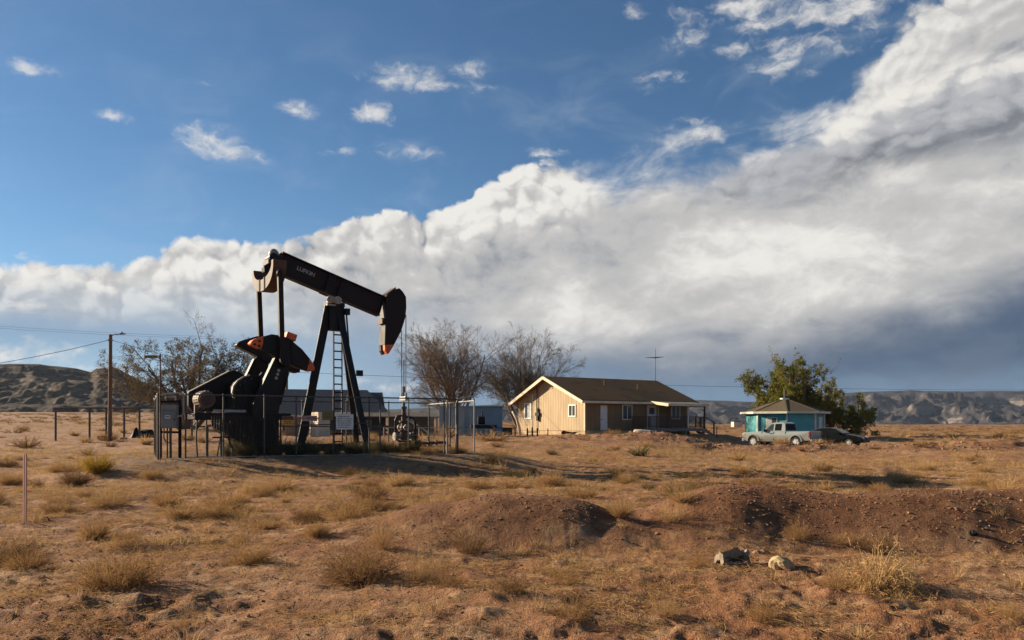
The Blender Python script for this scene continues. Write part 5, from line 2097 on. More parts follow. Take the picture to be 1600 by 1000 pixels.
mb.path([(-0.85, 0, 0.24), (-0.82, 0, 0.25), (-0.3, 0.02, 0.25), (0.3, 0.0, 0.23), (0.8, -0.02, 0.22), (0.84, -0.02, 0.22)], [0.12, 0.22, 0.24, 0.23, 0.21, 0.12], 14)
o = mb.build('log', M['log'], None, smooth=True, loc=(lg.x, lg.y, lg.z - 0.02))
o.rotation_euler = (0, 0.04, R(-6))
tag(o, 'bleached pale log lying on the ground in front of the porch', 'log')
tk = at(1120, 66)
o = MB().tube((0, 0, -0.2), (0, 0, 0.95), 0.04, n=8).build('thin_post', M['galv_dark'], None, loc=tk)
tag(o, 'short thin post standing alone just right of the porch steps', 'post')

# ------------------------------------------------------------------ turquoise octagonal hut
HC = Vector((1226 - 800, 0, 0)) * (76.0 / FPX) + Vector((0, 76.0, 0))
hut = empty('octagonal_hut', (HC.x, HC.y, 0.26), 0)
tag(hut, 'turquoise eight-sided hut with a low brown pyramid roof behind the vehicles', 'hut')
RW, RE = 3.62, 4.18
HE = 2.42
HAPEX = CAMZ + (HOR - 623) / FPX * 76 - 0.26
ang0 = math.radians(-16.4)


def oct_pt(k, r, z):
    a = ang0 + k * math.pi / 4
    return Vector((r * math.sin(a), -r * math.cos(a), z))


mb = MB()
for k in range(8):
    a, b = oct_pt(k, RW, 0), oct_pt(k + 1, RW, 0)
    mb.add([(a.x, a.y, -0.5), (b.x, b.y, -0.5), (b.x, b.y, HE), (a.x, a.y, HE), (a.x * 0.96, a.y * 0.96, -0.5), (b.x * 0.96, b.y * 0.96, -0.5), (b.x * 0.96, b.y * 0.96, HE), (a.x * 0.96, a.y * 0.96, HE)],
           [(0, 1, 2, 3), (7, 6, 5, 4), (0, 4, 5, 1), (3, 2, 6, 7), (0, 3, 7, 4), (1, 5, 6, 2)])
hw_ = mb.build('wall', M['turq'], hut, each=False)
for k in range(8):           # upright boards on the three faces that show
    if k in (7, 0, 1, 6):
        a, b = oct_pt(k, RW, 0), oct_pt(k + 1, RW, 0)
        nrm = ((a + b) / 2).normalized()
        for j in range(12):
            p, q = a.lerp(b, (j + 0.06) / 12), a.lerp(b, (j + 0.94) / 12)
            mb = MB()
            mb.beam(((p + q) / 2) + Vector((0, 0, 0.0)) + nrm * 0.005, ((p + q) / 2) + Vector((0, 0, HE - 0.03)) + nrm * 0.005, (q - p).length, 0.022, up=nrm)
            mb.build('siding_board', M['turq'], hw_)
for k in range(8):
    a = oct_pt(k, RW + 0.02, 0)
    mb = MB()
    mb.beam((a.x, a.y, -0.4), (a.x, a.y, HE - 0.02), 0.15, 0.15, up=a.normalized())
    mb.build('corner_trim', M['hut_trim'], hut)
mb = MB()
ap = Vector((0, 0, HAPEX))
rim = [oct_pt(k, RE, HE + 0.16) for k in range(8)]
topr = [oct_pt(k, 0.42, HAPEX - 0.10) for k in range(8)]
vs = rim + topr + [v - Vector((0, 0, 0.1)) for v in rim]
mb.add(vs, [(k, (k + 1) % 8, 8 + (k + 1) % 8, 8 + k) for k in range(8)] + [tuple(range(8, 16))] + [(16 + k, 16 + (k + 1) % 8, (k + 1) % 8, k) for k in range(8)] + [tuple(range(23, 15, -1))])
hr = mb.build('roof', M['shingle_hut'], hut)
for k in range(8):
    a, b = oct_pt(k, RE + 0.02, HE + 0.10), oct_pt(k + 1, RE + 0.02, HE + 0.10)
    mb = MB()
    mb.beam(a, b, 0.05, 0.20)
    mb.build('fascia', M['hut_trim'], hr)
    mb = MB()
    mb.beam(oct_pt(k, RE - 0.04, HE + 0.19), oct_pt(k, 0.45, HAPEX - 0.07), 0.14, 0.03)
    mb.build('hip_cap', M['shingle_hut'], hr)
mb = MB()
mb.tube((0, 0, HAPEX - 0.12), (0, 0, HAPEX + 0.06), 0.46, n=8)
mb.build('roof_cap', M['white'], hr)
mb = MB()
mb.tube((0, 0, HAPEX - 0.1), (0, 0, HAPEX + 1.0), 0.085, n=10)
mb.build('stove_pipe', M['galv_dark'], hr)


def on_face(k, t0, t1, z0, z1, d, name, mat, parent):
    a, b = oct_pt(k, RW, 0), oct_pt(k + 1, RW, 0)
    nrm = ((a + b) / 2).normalized()
    p, q = a.lerp(b, t0), a.lerp(b, t1)
    c = (p + q) / 2 + nrm * (d / 2 + 0.017)
    mb = MB()
    mb.beam(c + Vector((0, 0, z0)), c + Vector((0, 0, z1)), (q - p).length, d, up=nrm)
    return mb.build(name, M[mat], parent)


wf = on_face(7, 0.30, 0.68, 0.82, 2.08, 0.05, 'window', 'hut_trim', hut)
on_face(7, 0.33, 0.48, 0.9, 2.0, 0.056, 'pane', 'curtain_glass', wf)
on_face(7, 0.50, 0.65, 0.9, 2.0, 0.056, 'pane', 'glass', wf)
dr = on_face(1, 0.34, 0.62, -0.1, 2.1, 0.06, 'door', 'door_white', hut)
on_face(1, 0.66, 0.72, -0.1, 2.15, 0.05, 'door_casing', 'hut_trim', hut)
# a small pale far house at the horizon, left of the hut
fh = Vector(((1151 - 800) / FPX * 240, 240, 0))
fz = gz(fh.x, 240)
FH_ = empty('distant_trailer', (fh.x, 240, fz), R(10))
tag(FH_, 'tiny pale building far off on the flat just left of the turquoise hut', 'building')
mb = MB()
mb.box(-1.4, 1.4, -1, 1, -0.3, 1.6)
mb.build('wall', M['stone_pale'], FH_, bevel=0.05)
mb = MB()
mb.box(-1.5, 1.5, -1.1, 1.1, 1.603, 1.75)
mb.build('roof', M['shingle_hut'], FH_)

# ================================================================== vehicles
M['silver'] = pmat('silver_paint', (0.31, 0.33, 0.30), (0.26, 0.28, 0.255), 0.33, 0.4, 1.2, 4, coat=0.4, c3=(0.30, 0.29, 0.26), s3=2.0, amt3=(0.6, 0.85))
M['car_black'] = pmat('black_car_paint', (0.006, 0.007, 0.008), (0.009, 0.010, 0.011), 0.35, 0.0, 1.5, 4, coat=0.0, spec=0.05)
M['plastic'] = pmat('dark_trim_plastic', (0.02, 0.02, 0.02), rough=0.6)
M['autoglass'] = pmat('tinted_window', (0.010, 0.012, 0.012), rough=0.2, spec=0.05)
M['autoglass_pale'] = pmat('side_window', (0.03, 0.036, 0.034), (0.06, 0.066, 0.06), 0.1, 0.0, 1.0, 2, spec=0.6)
M['tyre'] = pmat('tyre_rubber', (0.016, 0.015, 0.014), (0.03, 0.025, 0.02), 0.85, 0.0, 8, 4)
M['rim'] = pmat('wheel_rim', (0.62, 0.60, 0.56), rough=0.35, metal=0.3)
M['tail_red'] = pmat('tail_lamp', (0.30, 0.012, 0.015), rough=0.2, coat=0.5)
M['lamp_clear'] = pmat('lamp_glass', (0.60, 0.60, 0.58), (0.75, 0.74, 0.70), 0.12, 0.2, 12, 2, coat=0.6)
M['chrome'] = pmat('bright_bumper', (0.55, 0.54, 0.52), rough=0.25, metal=0.7)


def wheel_obj(parent, x, y, r, w, outer):
    mb = MB()
    prof = [(-w / 2, r * 0.62), (-w / 2, r * 0.93), (-w * 0.36, r), (w * 0.36, r), (w / 2, r * 0.93), (w / 2, r * 0.62)]
    n = 28
    vs = [(x + rr * math.cos(2 * math.pi * k / n), y + a, r + rr * math.sin(2 * math.pi * k / n)) for a, rr in prof for k in range(n)]
    fs = [(i * n + k, i * n + (k + 1) % n, (i + 1) * n + (k + 1) % n, (i + 1) * n + k) for i in range(len(prof) - 1) for k in range(n)]
    mb.add(vs, fs)
    wh = mb.build('wheel', M['tyre'], parent, smooth=True, auto=40, each=False)
    mb = MB()
    yo = y + outer * w * 0.40
    mb.tube((x, yo - outer * 0.09, r), (x, yo, r), r * 0.63, r * 0.66, 24)
    for k in range(6):
        a = 2 * math.pi * k / 6 + 0.3
        mb.beam((x + r * 0.08 * math.cos(a), yo + outer * 0.012, r + r * 0.08 * math.sin(a)), (x + r * 0.60 * math.cos(a), yo + outer * 0.02, r + r * 0.60 * math.sin(a)), r * 0.22, 0.03, up=(0, 1, 0))
    mb.tube((x, yo, r), (x, yo + outer * 0.05, r), r * 0.17, n=12)
    mb.build('rim', M['rim'], wh, each=False)
    return wh


def arch(cx, r, z0, n=10):
    """wheel opening seen from the side, from front to rear along the sill"""
    return [(cx - r * math.cos(math.pi * k / n), z0 + r * math.sin(math.pi * k / n)) for k in range(n + 1)]


def side_body(name, out, hw, tuck, mat, parent, bevel, zmid):
    """side outline given width: three slices a side so that the flank bulges at the waist and tucks in towards sill and top"""
    ys = [-hw + tuck, -hw + tuck * 0.15, -hw, hw, hw - tuck * 0.15, hw - tuck]
    mb = MB()
    n = len(out)
    vs = []
    for sgn in (-1, 1):
        for (x, z) in out:
            t = abs(z - zmid)
            vs.append((x, sgn * (hw - tuck * min(1.0, (t / 0.45) ** 2)), z))
    fs = [tuple(range(n - 1, -1, -1)), tuple(range(n, 2 * n))] + [(k, (k + 1) % n, n + (k + 1) % n, n + k) for k in range(n)]
    mb.add(vs, fs)
    return mb.build(name, mat, parent, bevel=bevel, each=False)


# ------------------------------------------------------------------ silver pickup; local x points to its nose
tp_ = at(1221, 58.5)
truck = empty('pickup_truck', (tp_.x, tp_.y, -0.06), math.radians(180 - 46))
truck.scale = (0.93, 1.0, 1.0)
tag(truck, 'silver extended-cab pickup truck parked in front of the turquoise hut', 'pickup truck')
L0, L1 = -2.85, 2.85                    # tail and nose
FWX, RWX, WR = 1.95, -1.70, 0.40
sill = 0.46
out = [(L1, 0.50), (L1 + 0.03, 0.75), (L1 - 0.02, 1.0), (L1 - 0.12, 1.09), (1.45, 1.17), (1.22, 1.18), (-0.80, 1.20), (-0.83, 1.19), (L0 + 0.02, 1.21), (L0, 0.60), (L0 + 0.05, 0.52)]
out += arch(RWX, 0.47, sill) + [(RWX + 0.49, sill - 0.05), (FWX - 0.49, sill - 0.05)] + arch(FWX, 0.47, sill)
# the lower outline runs from tail to nose
HWT = 0.98
body = side_body('body', out, HWT, 0.09, M['silver'], truck, 0.025, 0.86)
mb = MB()
mb.box(L0 + 0.10, -0.92, -0.80, 0.80, 1.212, 1.222)  # dark sheet standing in for the shade inside the open bed
mb.build('bed_shade_sheet', M['plastic'], truck, bevel=0.004)
# cab
cab_lo = [(1.22, 1.17), (-0.82, 1.19)]
cab_hi = [(0.42, 1.79), (0.12, 1.86), (-0.55, 1.87), (-0.74, 1.80)]
mb = MB()
outc = [(1.22, 1.17)] + cab_hi + [(-0.84, 1.19)]
n = len(outc)
vs = []
for sgn in (-1, 1):
    for (x, z) in outc:
        vs.append((x, sgn * (0.90 - 0.19 * (z - 1.17) / 0.7), z))
mb.add(vs, [tuple(range(n - 1, -1, -1)), tuple(range(n, 2 * n))] + [(k, (k + 1) % n, n + (k + 1) % n, n + k) for k in range(n)])
cabin = mb.build('cab', M['silver'], truck, bevel=0.035, each=False)


def cab_panel(name, pts, mat, parent, d=0.010, sgn=1):
    mb = MB()
    f = lambda off: (lambda x, z: (x, sgn * (0.90 - 0.19 * (z - 1.17) / 0.7 + off), z))
    mb.prism(pts, f(-0.02), f(d))
    return mb.build(name, M[mat], parent, bevel=0.004)


for sgn in (-1, 1):
    cab_panel('side_window', [(1.02, 1.22), (0.46, 1.70), (0.30, 1.74), (0.22, 1.74), (0.22, 1.23)], 'autoglass_pale', cabin, sgn=sgn)
    cab_panel('quarter_window', [(0.10, 1.24), (0.10, 1.74), (-0.42, 1.75), (-0.46, 1.72), (-0.46, 1.25)], 'autoglass', cabin, sgn=sgn)
mb = MB()      # windscreen and rear window lie on the sloping ends of the cab
mb.add([(1.10, -0.80, 1.25), (1.10, 0.80, 1.25), (0.47, 0.66, 1.76), (0.47, -0.66, 1.76), (1.125, -0.80, 1.265), (1.125, 0.80, 1.265), (0.495, 0.66, 1.775), (0.495, -0.66, 1.775)],
       [(3, 2, 1, 0), (4, 5, 6, 7), (0, 1, 5, 4), (1, 2, 6, 5), (2, 3, 7, 6), (3, 0, 4, 7)])
mb.build('windscreen', M['autoglass'], cabin)
mb = MB()
mb.add([(-0.822, -0.78, 1.27), (-0.822, 0.78, 1.27), (-0.755, 0.68, 1.74), (-0.755, -0.68, 1.74), (-0.85, -0.78, 1.27), (-0.85, 0.78, 1.27), (-0.783, 0.68, 1.74), (-0.783, -0.68, 1.74)],
       [(3, 2, 1, 0), (4, 5, 6, 7), (0, 1, 5, 4), (1, 2, 6, 5), (2, 3, 7, 6), (3, 0, 4, 7)])
mb.build('rear_window', M['autoglass'], cabin)
for sgn in (-1, 1):
    mb = MB()     # flares over the wheels
    for cx in (FWX, RWX):
        a = arch(cx, 0.50, sill - 0.02, 14)
        for (x0, z0), (x1, z1) in zip(a[:-1], a[1:]):
            mb.beam((x0, sgn * 0.985, z0), (x1, sgn * 0.985, z1), 0.07, 0.10, up=(0, sgn, 0) if False else (x0 + x1 - 2 * cx, 0, z0 + z1 - 2 * sill))
    mb.build('wheel_flare', M['silver'], body)
    mb = MB()
    for x_ in (1.18, 0.16, -0.84):
        mb.box(x_ - 0.008, x_ + 0.008, sgn * 0.966 - 0.012, sgn * 0.966 + 0.012, 0.50, 1.16)
    mb.build('door_seam', M['plastic'], body)
    mb = MB()
    mb.box(0.28, 0.46, sgn * 0.985 - 0.02, sgn * 0.985 + 0.025, 1.00, 1.05)
    mb.build('door_handle', M['plastic'], body, bevel=0.006)
    mb = MB()
    mb.box(L0 - 0.015, L0 + 0.10, sgn * 0.955 - 0.075, sgn * 0.955 + 0.02, 0.72, 1.14)
    mb.build('tail_lamp', M['tail_red'], truck, bevel=0.012)
    mb = MB()
    mb.box(L1 - 0.16, L1 + 0.045, sgn * 0.80 - 0.15, sgn * 0.80 + 0.15, 0.82, 1.03)
    mb.build('headlight', M['lamp_clear'], truck, bevel=0.012)
    mb = MB()
    mb.box(0.86, 1.06, sgn * 1.02 - 0.10, sgn * 1.02 + 0.10, 1.16, 1.36)
    mb.beam((0.98, sgn * 0.88, 1.2), (0.96, sgn * 0.96, 1.24), 0.05, 0.05)
    mb.build('wing_mirror', M['plastic'], truck, bevel=0.025, each=False)
    for cx in (FWX, RWX):
        wheel_obj(truck, cx, sgn * 0.84, WR, 0.25, sgn)
mb = MB()
mb.box(L0 - 0.16, L0 - 0.005, -0.92, 0.92, 0.44, 0.62)
mb.build('rear_bumper', M['chrome'], truck, bevel=0.02)
mb = MB()
mb.box(L1 - 0.05, L1 + 0.12, -0.94, 0.94, 0.42, 0.64)
mb.build('front_bumper', M['chrome'], truck, bevel=0.03)
mb = MB()
mb.box(L1 - 0.02, L1 + 0.05, -0.62, 0.62, 0.72, 1.02)
mb.build('grille', M['plastic'], truck, bevel=0.01)
mb = MB()
mb.box(L0 - 0.012, L0 - 0.002, -0.82, 0.82, 0.68, 1.18)
mb.build('tailgate', M['silver'], truck, bevel=0.004)
mb = MB()
mb.box(-2.5, 2.6, -0.74, 0.74, 0.36, 0.50)
mb.build('chassis', M['plastic'], truck)

# ------------------------------------------------------------------ dark saloon car; nose towards the right and the camera
cp_ = at(1303, 59.5)
car = empty('parked_car', (cp_.x, cp_.y, -0.06), math.radians(-41))
tag(car, 'black saloon car parked beside the pickup, its nose turned to the right', 'car')
HWC = 0.90
prof = [(2.30, 0.42), (2.34, 0.58), (2.24, 0.74), (1.9, 0.84), (1.0, 0.98), (0.85, 1.0), (-1.45, 1.04), (-2.2, 1.0), (-2.32, 0.9), (-2.36, 0.5), (-2.25, 0.36)]
outc = prof + arch(-1.36, 0.38, 0.30) + [(-0.95, 0.24), (0.98, 0.24)] + arch(1.38, 0.38, 0.30)
cbody = side_body('body', outc, HWC, 0.10, M['car_black'], car, 0.04, 0.66)
gh = [(1.02, 0.97), (0.28, 1.36), (-0.05, 1.43), (-0.75, 1.42), (-1.15, 1.31), (-1.78, 1.03)]
n = len(gh)


def ghw(z): return 0.80 - 0.19 * (z - 0.97) / 0.46


mb = MB()
vs = [(x, sg * ghw(z), z) for sg in (-1, 1) for x, z in gh]
mb.add(vs, [tuple(range(n - 1, -1, -1)), tuple(range(n, 2 * n))] + [(k, (k + 1) % n, n + (k + 1) % n, n + k) for k in range(n)])
roofc = mb.build('cabin', M['car_black'], car, bevel=0.05, each=False)
for sgn in (-1, 1):
    for nm, pts in (('front_window', [(0.78, 1.05), (0.25, 1.33), (-0.05, 1.385), (-0.26, 1.385), (-0.26, 1.04)]), ('rear_window', [(-0.34, 1.04), (-0.34, 1.385), (-0.76, 1.375), (-1.10, 1.28), (-1.42, 1.07)])):
        mb = MB()
        mb.prism(pts, lambda x, z: (x, sgn * (ghw(z) - 0.02), z), lambda x, z: (x, sgn * (ghw(z) + 0.008), z))
        mb.build(nm, M['autoglass'], roofc)
    mb = MB()      # bright line along the roof edge
    zz_ = [(1.00, 1.0), (0.27, 1.385), (-0.05, 1.45), (-0.75, 1.44), (-1.16, 1.325), (-1.7, 1.07)]
    mb.path([(x, sgn * (ghw(z) - 0.02), z + 0.004) for x, z in zz_], 0.010, 6)
    mb.build('drip_rail', M['chrome'], roofc)
    mb = MB()
    mb.add([(2.30, sgn * 0.46, 0.60), (2.33, sgn * 0.48, 0.71), (2.02, sgn * 0.84, 0.80), (2.06, sgn * 0.865, 0.64),
            (2.36, sgn * 0.46, 0.60), (2.37, sgn * 0.48, 0.72), (2.04, sgn * 0.88, 0.82), (2.08, sgn * 0.905, 0.64)],
           [(0, 1, 2, 3), (7, 6, 5, 4), (0, 4, 5, 1), (1, 5, 6, 2), (2, 6, 7, 3), (3, 7, 4, 0)])
    mb.build('headlight', M['lamp_clear'], car)
    mb = MB()
    mb.box(0.55, 0.72, sgn * 0.93 - 0.09, sgn * 0.93 + 0.08, 0.99, 1.12)
    mb.build('wing_mirror', M['car_black'], car, bevel=0.02)
    mb = MB()
    for x_ in (0.92, -0.30, -1.32):
        mb.box(x_ - 0.006, x_ + 0.006, sgn * 0.885 - 0.012, sgn * 0.885 + 0.012, 0.34, 0.98)
    mb.build('door_seam', M['plastic'], cbody)
    for cx in (1.38, -1.36):
        wheel_obj(car, cx, sgn * 0.79, 0.315, 0.2, sgn)
mb = MB()
mb.add([(0.92, -0.72, 1.045), (0.92, 0.72, 1.045), (0.32, 0.60, 1.365), (0.32, -0.60, 1.365), (0.945, -0.72, 1.06), (0.945, 0.72, 1.06), (0.345, 0.60, 1.38), (0.345, -0.60, 1.38)],
       [(3, 2, 1, 0), (4, 5, 6, 7), (0, 1, 5, 4), (1, 2, 6, 5), (2, 3, 7, 6), (3, 0, 4, 7)])
mb.build('windscreen', M['autoglass'], roofc)
mb = MB()
mb.box(2.26, 2.36, -0.44, 0.44, 0.62, 0.74)
mb.build('grille', M['plastic'], car, bevel=0.01)
mb = MB()
mb.box(2.2, 2.40, -0.84, 0.84, 0.34, 0.55)
mb.build('front_bumper', M['car_black'], car, bevel=0.05)

# ================================================================== left side of the place
up = at(171.5, 48.5)
UP = empty('utility_pole', up, 0)
tag(UP, 'brown wooden utility pole with a small street light arm, in front of the dark mesa', 'utility pole')
ZT = CAMZ + (HOR - 522.5) / FPX * up.y - up.z
mb = MB()
mb.tube((0, 0, -0.4), (0.05, 0, ZT), 0.13, 0.10, 12)
mb.build('pole', M['wood'], UP)
mb = MB()
mb.path([(0.05, 0, ZT - 0.12), (0.25, -0.02, ZT - 0.02), (0.45, -0.03, ZT), (0.72, -0.05, ZT + 0.02)], 0.035, 8)
mb.build('lamp_arm', M['galv'], UP)
mb = MB()
mb.add([(0.68, -0.13, ZT - 0.02), (1.02, -0.11, ZT + 0.0), (1.02, 0.01, ZT + 0.0), (0.68, 0.03, ZT - 0.02), (0.70, -0.10, ZT + 0.07), (1.0, -0.09, ZT + 0.05), (1.0, -0.01, ZT + 0.05), (0.70, 0.0, ZT + 0.07)],
       [(3, 2, 1, 0), (4, 5, 6, 7), (0, 1, 5, 4), (1, 2, 6, 5), (2, 3, 7, 6), (3, 0, 4, 7)])
mb.tube((0.80, -0.05, ZT + 0.06), (0.80, -0.05, ZT + 0.16), 0.04, n=8)
mb.build('lamp_head', M['galv_dark'], UP, each=False)
mb = MB()
mb.tube((0.14, 0, ZT - 0.42), (0.14, 0, ZT - 0.30), 0.05, n=8)
mb.tube((-0.08, 0, ZT - 0.42), (-0.08, 0, ZT - 0.30), 0.05, n=8)
mb.build('insulator', M['galv'], UP)


def wire(name, a, b, sag, label, r=0.011, group=None):
    a, b = Vector(a), Vector(b)
    pts = []
    for k in range(25):
        t = k / 24
        p = a.lerp(b, t)
        p.z -= sag * 4 * t * (1 - t)
        pts.append(p)
    mb = MB()
    mb.path(pts, r, 5)
    o = mb.build(name, M['cable'])
    return tag(o, label, 'wire', group)


wire('power_wire', up + Vector((-0.09, 0, ZT - 0.36)), at(-330, 40, 600), 0.5, 'single power wire from the utility pole out to the left edge', 0.016)
wire('power_wire', up + Vector((0.15, 0, ZT - 0.36)), at(470, 70, 582), 0.6, 'power wire running right from the utility pole behind the bare tree', 0.014)
for k in range(2):
    wire('power_wire', at(-300, 150, 482 + 4 * k), at(330, 150, 526 + 3 * k), 0.8, ('upper' if k == 0 else 'lower') + ' one of two faint power lines high in the sky at the left', 0.018, 'twin far power lines')
wire('power_wire', at(470, 70, 582), at(2050, 92, 604), 0.9, 'long thin wire passing behind the pump jack and bare trees', 0.014)
# pole behind the counterweights that carries it
bp_ = at(448, 69.5)
BP = empty('wire_pole', bp_, 0)
tag(BP, 'slim reddish pole standing behind the pump jack crank', 'utility pole')
mb = MB()
mb.tube((0, 0, -0.4), (0, 0, CAMZ + (HOR - 566) / FPX * 69.5 - bp_.z), 0.14, 0.11, 10)
mb.build('pole', M['wood'], BP)

# back fence on the left
fp_ = [at(px, Y) for px, Y in ((87, 50), (140, 50.3), (166, 50.6), (194, 51), (218, 51.3), (246, 51.8), (300, 52.5), (345, 53))]
BF = empty('pipe_fence', fp_[0], 0)
tag(BF, 'long single-rail pipe fence crossing behind the utility pole', 'fence')
for p in fp_:
    q = p - BF.location
    zt_ = CAMZ + (HOR - 638) / FPX * p.y - BF.location.z
    mb = MB()
    mb.tube((q.x, q.y, q.z - 0.3), (q.x, q.y, zt_), 0.065, n=8)
    mb.build('post', M['galv_dark'], BF)
    if abs(p.x - fp_[3].x) < 0.1:
        mb = MB()
        mb.box(q.x - 0.16, q.x + 0.16, q.y - 0.2, q.y + 0.12, q.z - 0.1, q.z + 0.1)
        mb.build('footing', M['conc'], BF, bevel=0.03)
for a, b in zip(fp_[:-1], fp_[1:]):
    za_, zb_ = (CAMZ + (HOR - 637.5) / FPX * p.y - BF.location.z for p in (a, b))
    mb = MB()
    mb.tube((a.x - BF.location.x - (0.15 if a is fp_[0] else 0), a.y - BF.location.y, za_), (b.x - BF.location.x, b.y - BF.location.y, zb_), 0.05, n=8)
    mb.build('rail', M['galv_dark'] if b is not fp_[3] else M['wood'], BF)
mb = MB()
bx_ = at(160.5, 49.8)
o = MB().box(-0.24, 0.22, -0.2, 0.2, -0.05, 0.27).build('crate', M['black'], None, bevel=0.02, loc=bx_)
tag(o, 'small dark box on the ground at the left of the utility pole', 'box')
# dark tarpaulin heap
tp2 = at(222, 56)
rnd = random.Random(21)
prof_t = [(-0.95, 0.04), (-0.75, 0.12), (-0.55, 0.40), (-0.42, 0.62), (-0.32, 0.34), (-0.1, 0.40), (0.15, 0.52), (0.45, 0.50), (0.7, 0.52), (0.8, 0.4), (0.88, 0.1)]
rows = []
for (x, h) in prof_t:
    ring = []
    for k in range(9):
        a = math.pi * k / 8
        ring.append((x + rnd.uniform(-0.03, 0.03), -0.55 * math.cos(a) * (0.6 + h * 0.6), max(-0.1, h * math.sin(a) * 1.12 * rnd.uniform(0.94, 1.06) - 0.02)))
    rows.append(ring)
mb = MB()
mb.add([p for r_ in rows for p in r_], [(i * 9 + k, i * 9 + k + 1, (i + 1) * 9 + k + 1, (i + 1) * 9 + k) for i in range(len(rows) - 1) for k in range(8)])
o = mb.build('tarpaulin', M['black'], None, smooth=True, loc=tp2)
o.scale = (1.0, 1.0, 1.15)
tag(o, 'black tarpaulin thrown over a low heap behind the pipe fence', 'tarpaulin')

# marker post at the left edge
mk = on_ground(39, 818)
MK = empty('marker_post', mk, R(-32))
tag(MK, 'pinkish flat marker post standing upright at the left edge of the foreground', 'marker post')
M['marker'] = pmat('pink_fibreglass', (0.50, 0.27, 0.20), (0.42, 0.215, 0.16), 0.6, 0.0, 6, 5, stretch=(3, 3, 0.7), c3=(0.30, 0.17, 0.12), s3=5, amt3=(0.6, 0.8))
HM = (818 - 712) / FPX * mk.y + 0.02
mb = MB()
w_ = 0.11
o2 = [(-w_ / 2, 0), (-w_ / 2 + 0.014, -0.014), (-w_ / 6, -0.014), (-w_ / 8, -0.003), (w_ / 8, -0.003), (w_ / 6, -0.014), (w_ / 2 - 0.014, -0.014), (w_ / 2, 0), (w_ / 2 - 0.012, 0.006), (-w_ / 2 + 0.012, 0.006)]
mb.prism(o2, lambda x, y: (x, y, -0.2), lambda x, y: (x + 0.012, y, HM))
mb.build('blade', M['marker'], MK)
hs = on_ground(71, 814)
mb = MB()
mb.path([(-0.05, 0, -0.02), (-0.055, 0, 0.03), (-0.02, 0, 0.06), (0.03, 0, 0.055), (0.05, 0.01, 0.02), (0.06, 0.01, -0.03)], 0.016, 8)
o = mb.build('hose_end', M['black'], None, smooth=True, loc=hs)
tag(o, 'short loop of black hose sticking out of the sand right of the pink marker post', 'hose')


# ================================================================== rocks
def rock_obj(name, loc, sx, sy, sz, mat, seed, label, cat='rock', sink=0.38, rot=0.0, sub=3, rough=0.34):
    bm = bmesh.new()
    bmesh.ops.create_icosphere(bm, subdivisions=sub, radius=1.0)
    rnd = random.Random(seed)
    ox, oy = rnd.uniform(0, 90), rnd.uniform(0, 90)
    for v in bm.verts:
        p = v.co.copy()
        n = float(fbm(np.array([p.x * 1.3 + ox + p.z]), np.array([p.y * 1.3 + oy - p.z * 0.7]), 4, seed)[0])
        f = 1 + n * rough * 2.4
        f = min(f, 1.08 + 0.06 * math.sin(7 * p.x + seed))
        v.co = Vector((p.x * sx * f, p.y * sy * f, p.z * sz * f))
    me = bpy.data.meshes.new(name)
    bm.to_mesh(me)
    bm.free()
    me.materials.append(mat)
    o = bpy.data.objects.new(name, me)
    COL.objects.link(o)
    o.location = loc + Vector((0, 0, sz * (1 - 2 * sink) - 0.01))
    o.rotation_euler = (rnd.uniform(-0.2, 0.2), rnd.uniform(-0.2, 0.2), rot)
    return tag(o, label, cat)


M['rock_yellow'] = pmat('yellowish_sandstone', (0.42, 0.30, 0.155), (0.28, 0.19, 0.10), 0.9, 0.0, 7, 6, bump=0.7, bscale=14)
M['rock_red'] = pmat('reddish_rock', (0.30, 0.18, 0.11), (0.20, 0.115, 0.07), 0.9, 0.0, 8, 6, bump=0.7, bscale=16)
M['rock_grey'] = pmat('grey_broken_concrete', (0.26, 0.205, 0.145), (0.15, 0.115, 0.08), 0.9, 0.0, 9, 6, bump=0.8, bscale=22, c3=(0.16, 0.12, 0.09), s3=6, amt3=(0.56, 0.7))
rock_obj('rock', on_ground(1224, 893), 0.16, 0.12, 0.10, M['rock_yellow'], 5, 'lumpy yellowish rock in front of the bare bank, left of the big dry bush', rot=0.3)
rock_obj('rock', on_ground(1190, 864), 0.10, 0.07, 0.055, M['rock_red'], 8, 'small reddish rock behind and right of the hollow grey lump', rot=0.1)
# hollow broken lump: a thick curved shell lying on its side
hl = on_ground(1145, 884)
SHELL = empty('hollow_lump', hl - Vector((0, 0, 0.035)), R(12))
bm = MB()
rnd = random.Random(14)
NA, NB = 22, 9
vs, fs = [], []


def shell_pt(i, j, inner):
    a = math.pi * (-0.12 + 1.24 * i / NA)
    t = j / (NB - 1)
    r = (0.125 if not inner else 0.082) * (1 - 0.20 * abs(t - 0.45))
    nz_ = float(fbm(np.array([i * 0.55 + (40 if inner else 0)]), np.array([j * 0.6]), 3, 33)[0])
    r *= 1 + nz_ * 0.5
    return Vector((-0.19 + 0.38 * t + 0.03 * nz_, -r * math.cos(a) * 1.0, max(r * math.sin(a) * (0.9 + 0.25 * t), -0.03)))


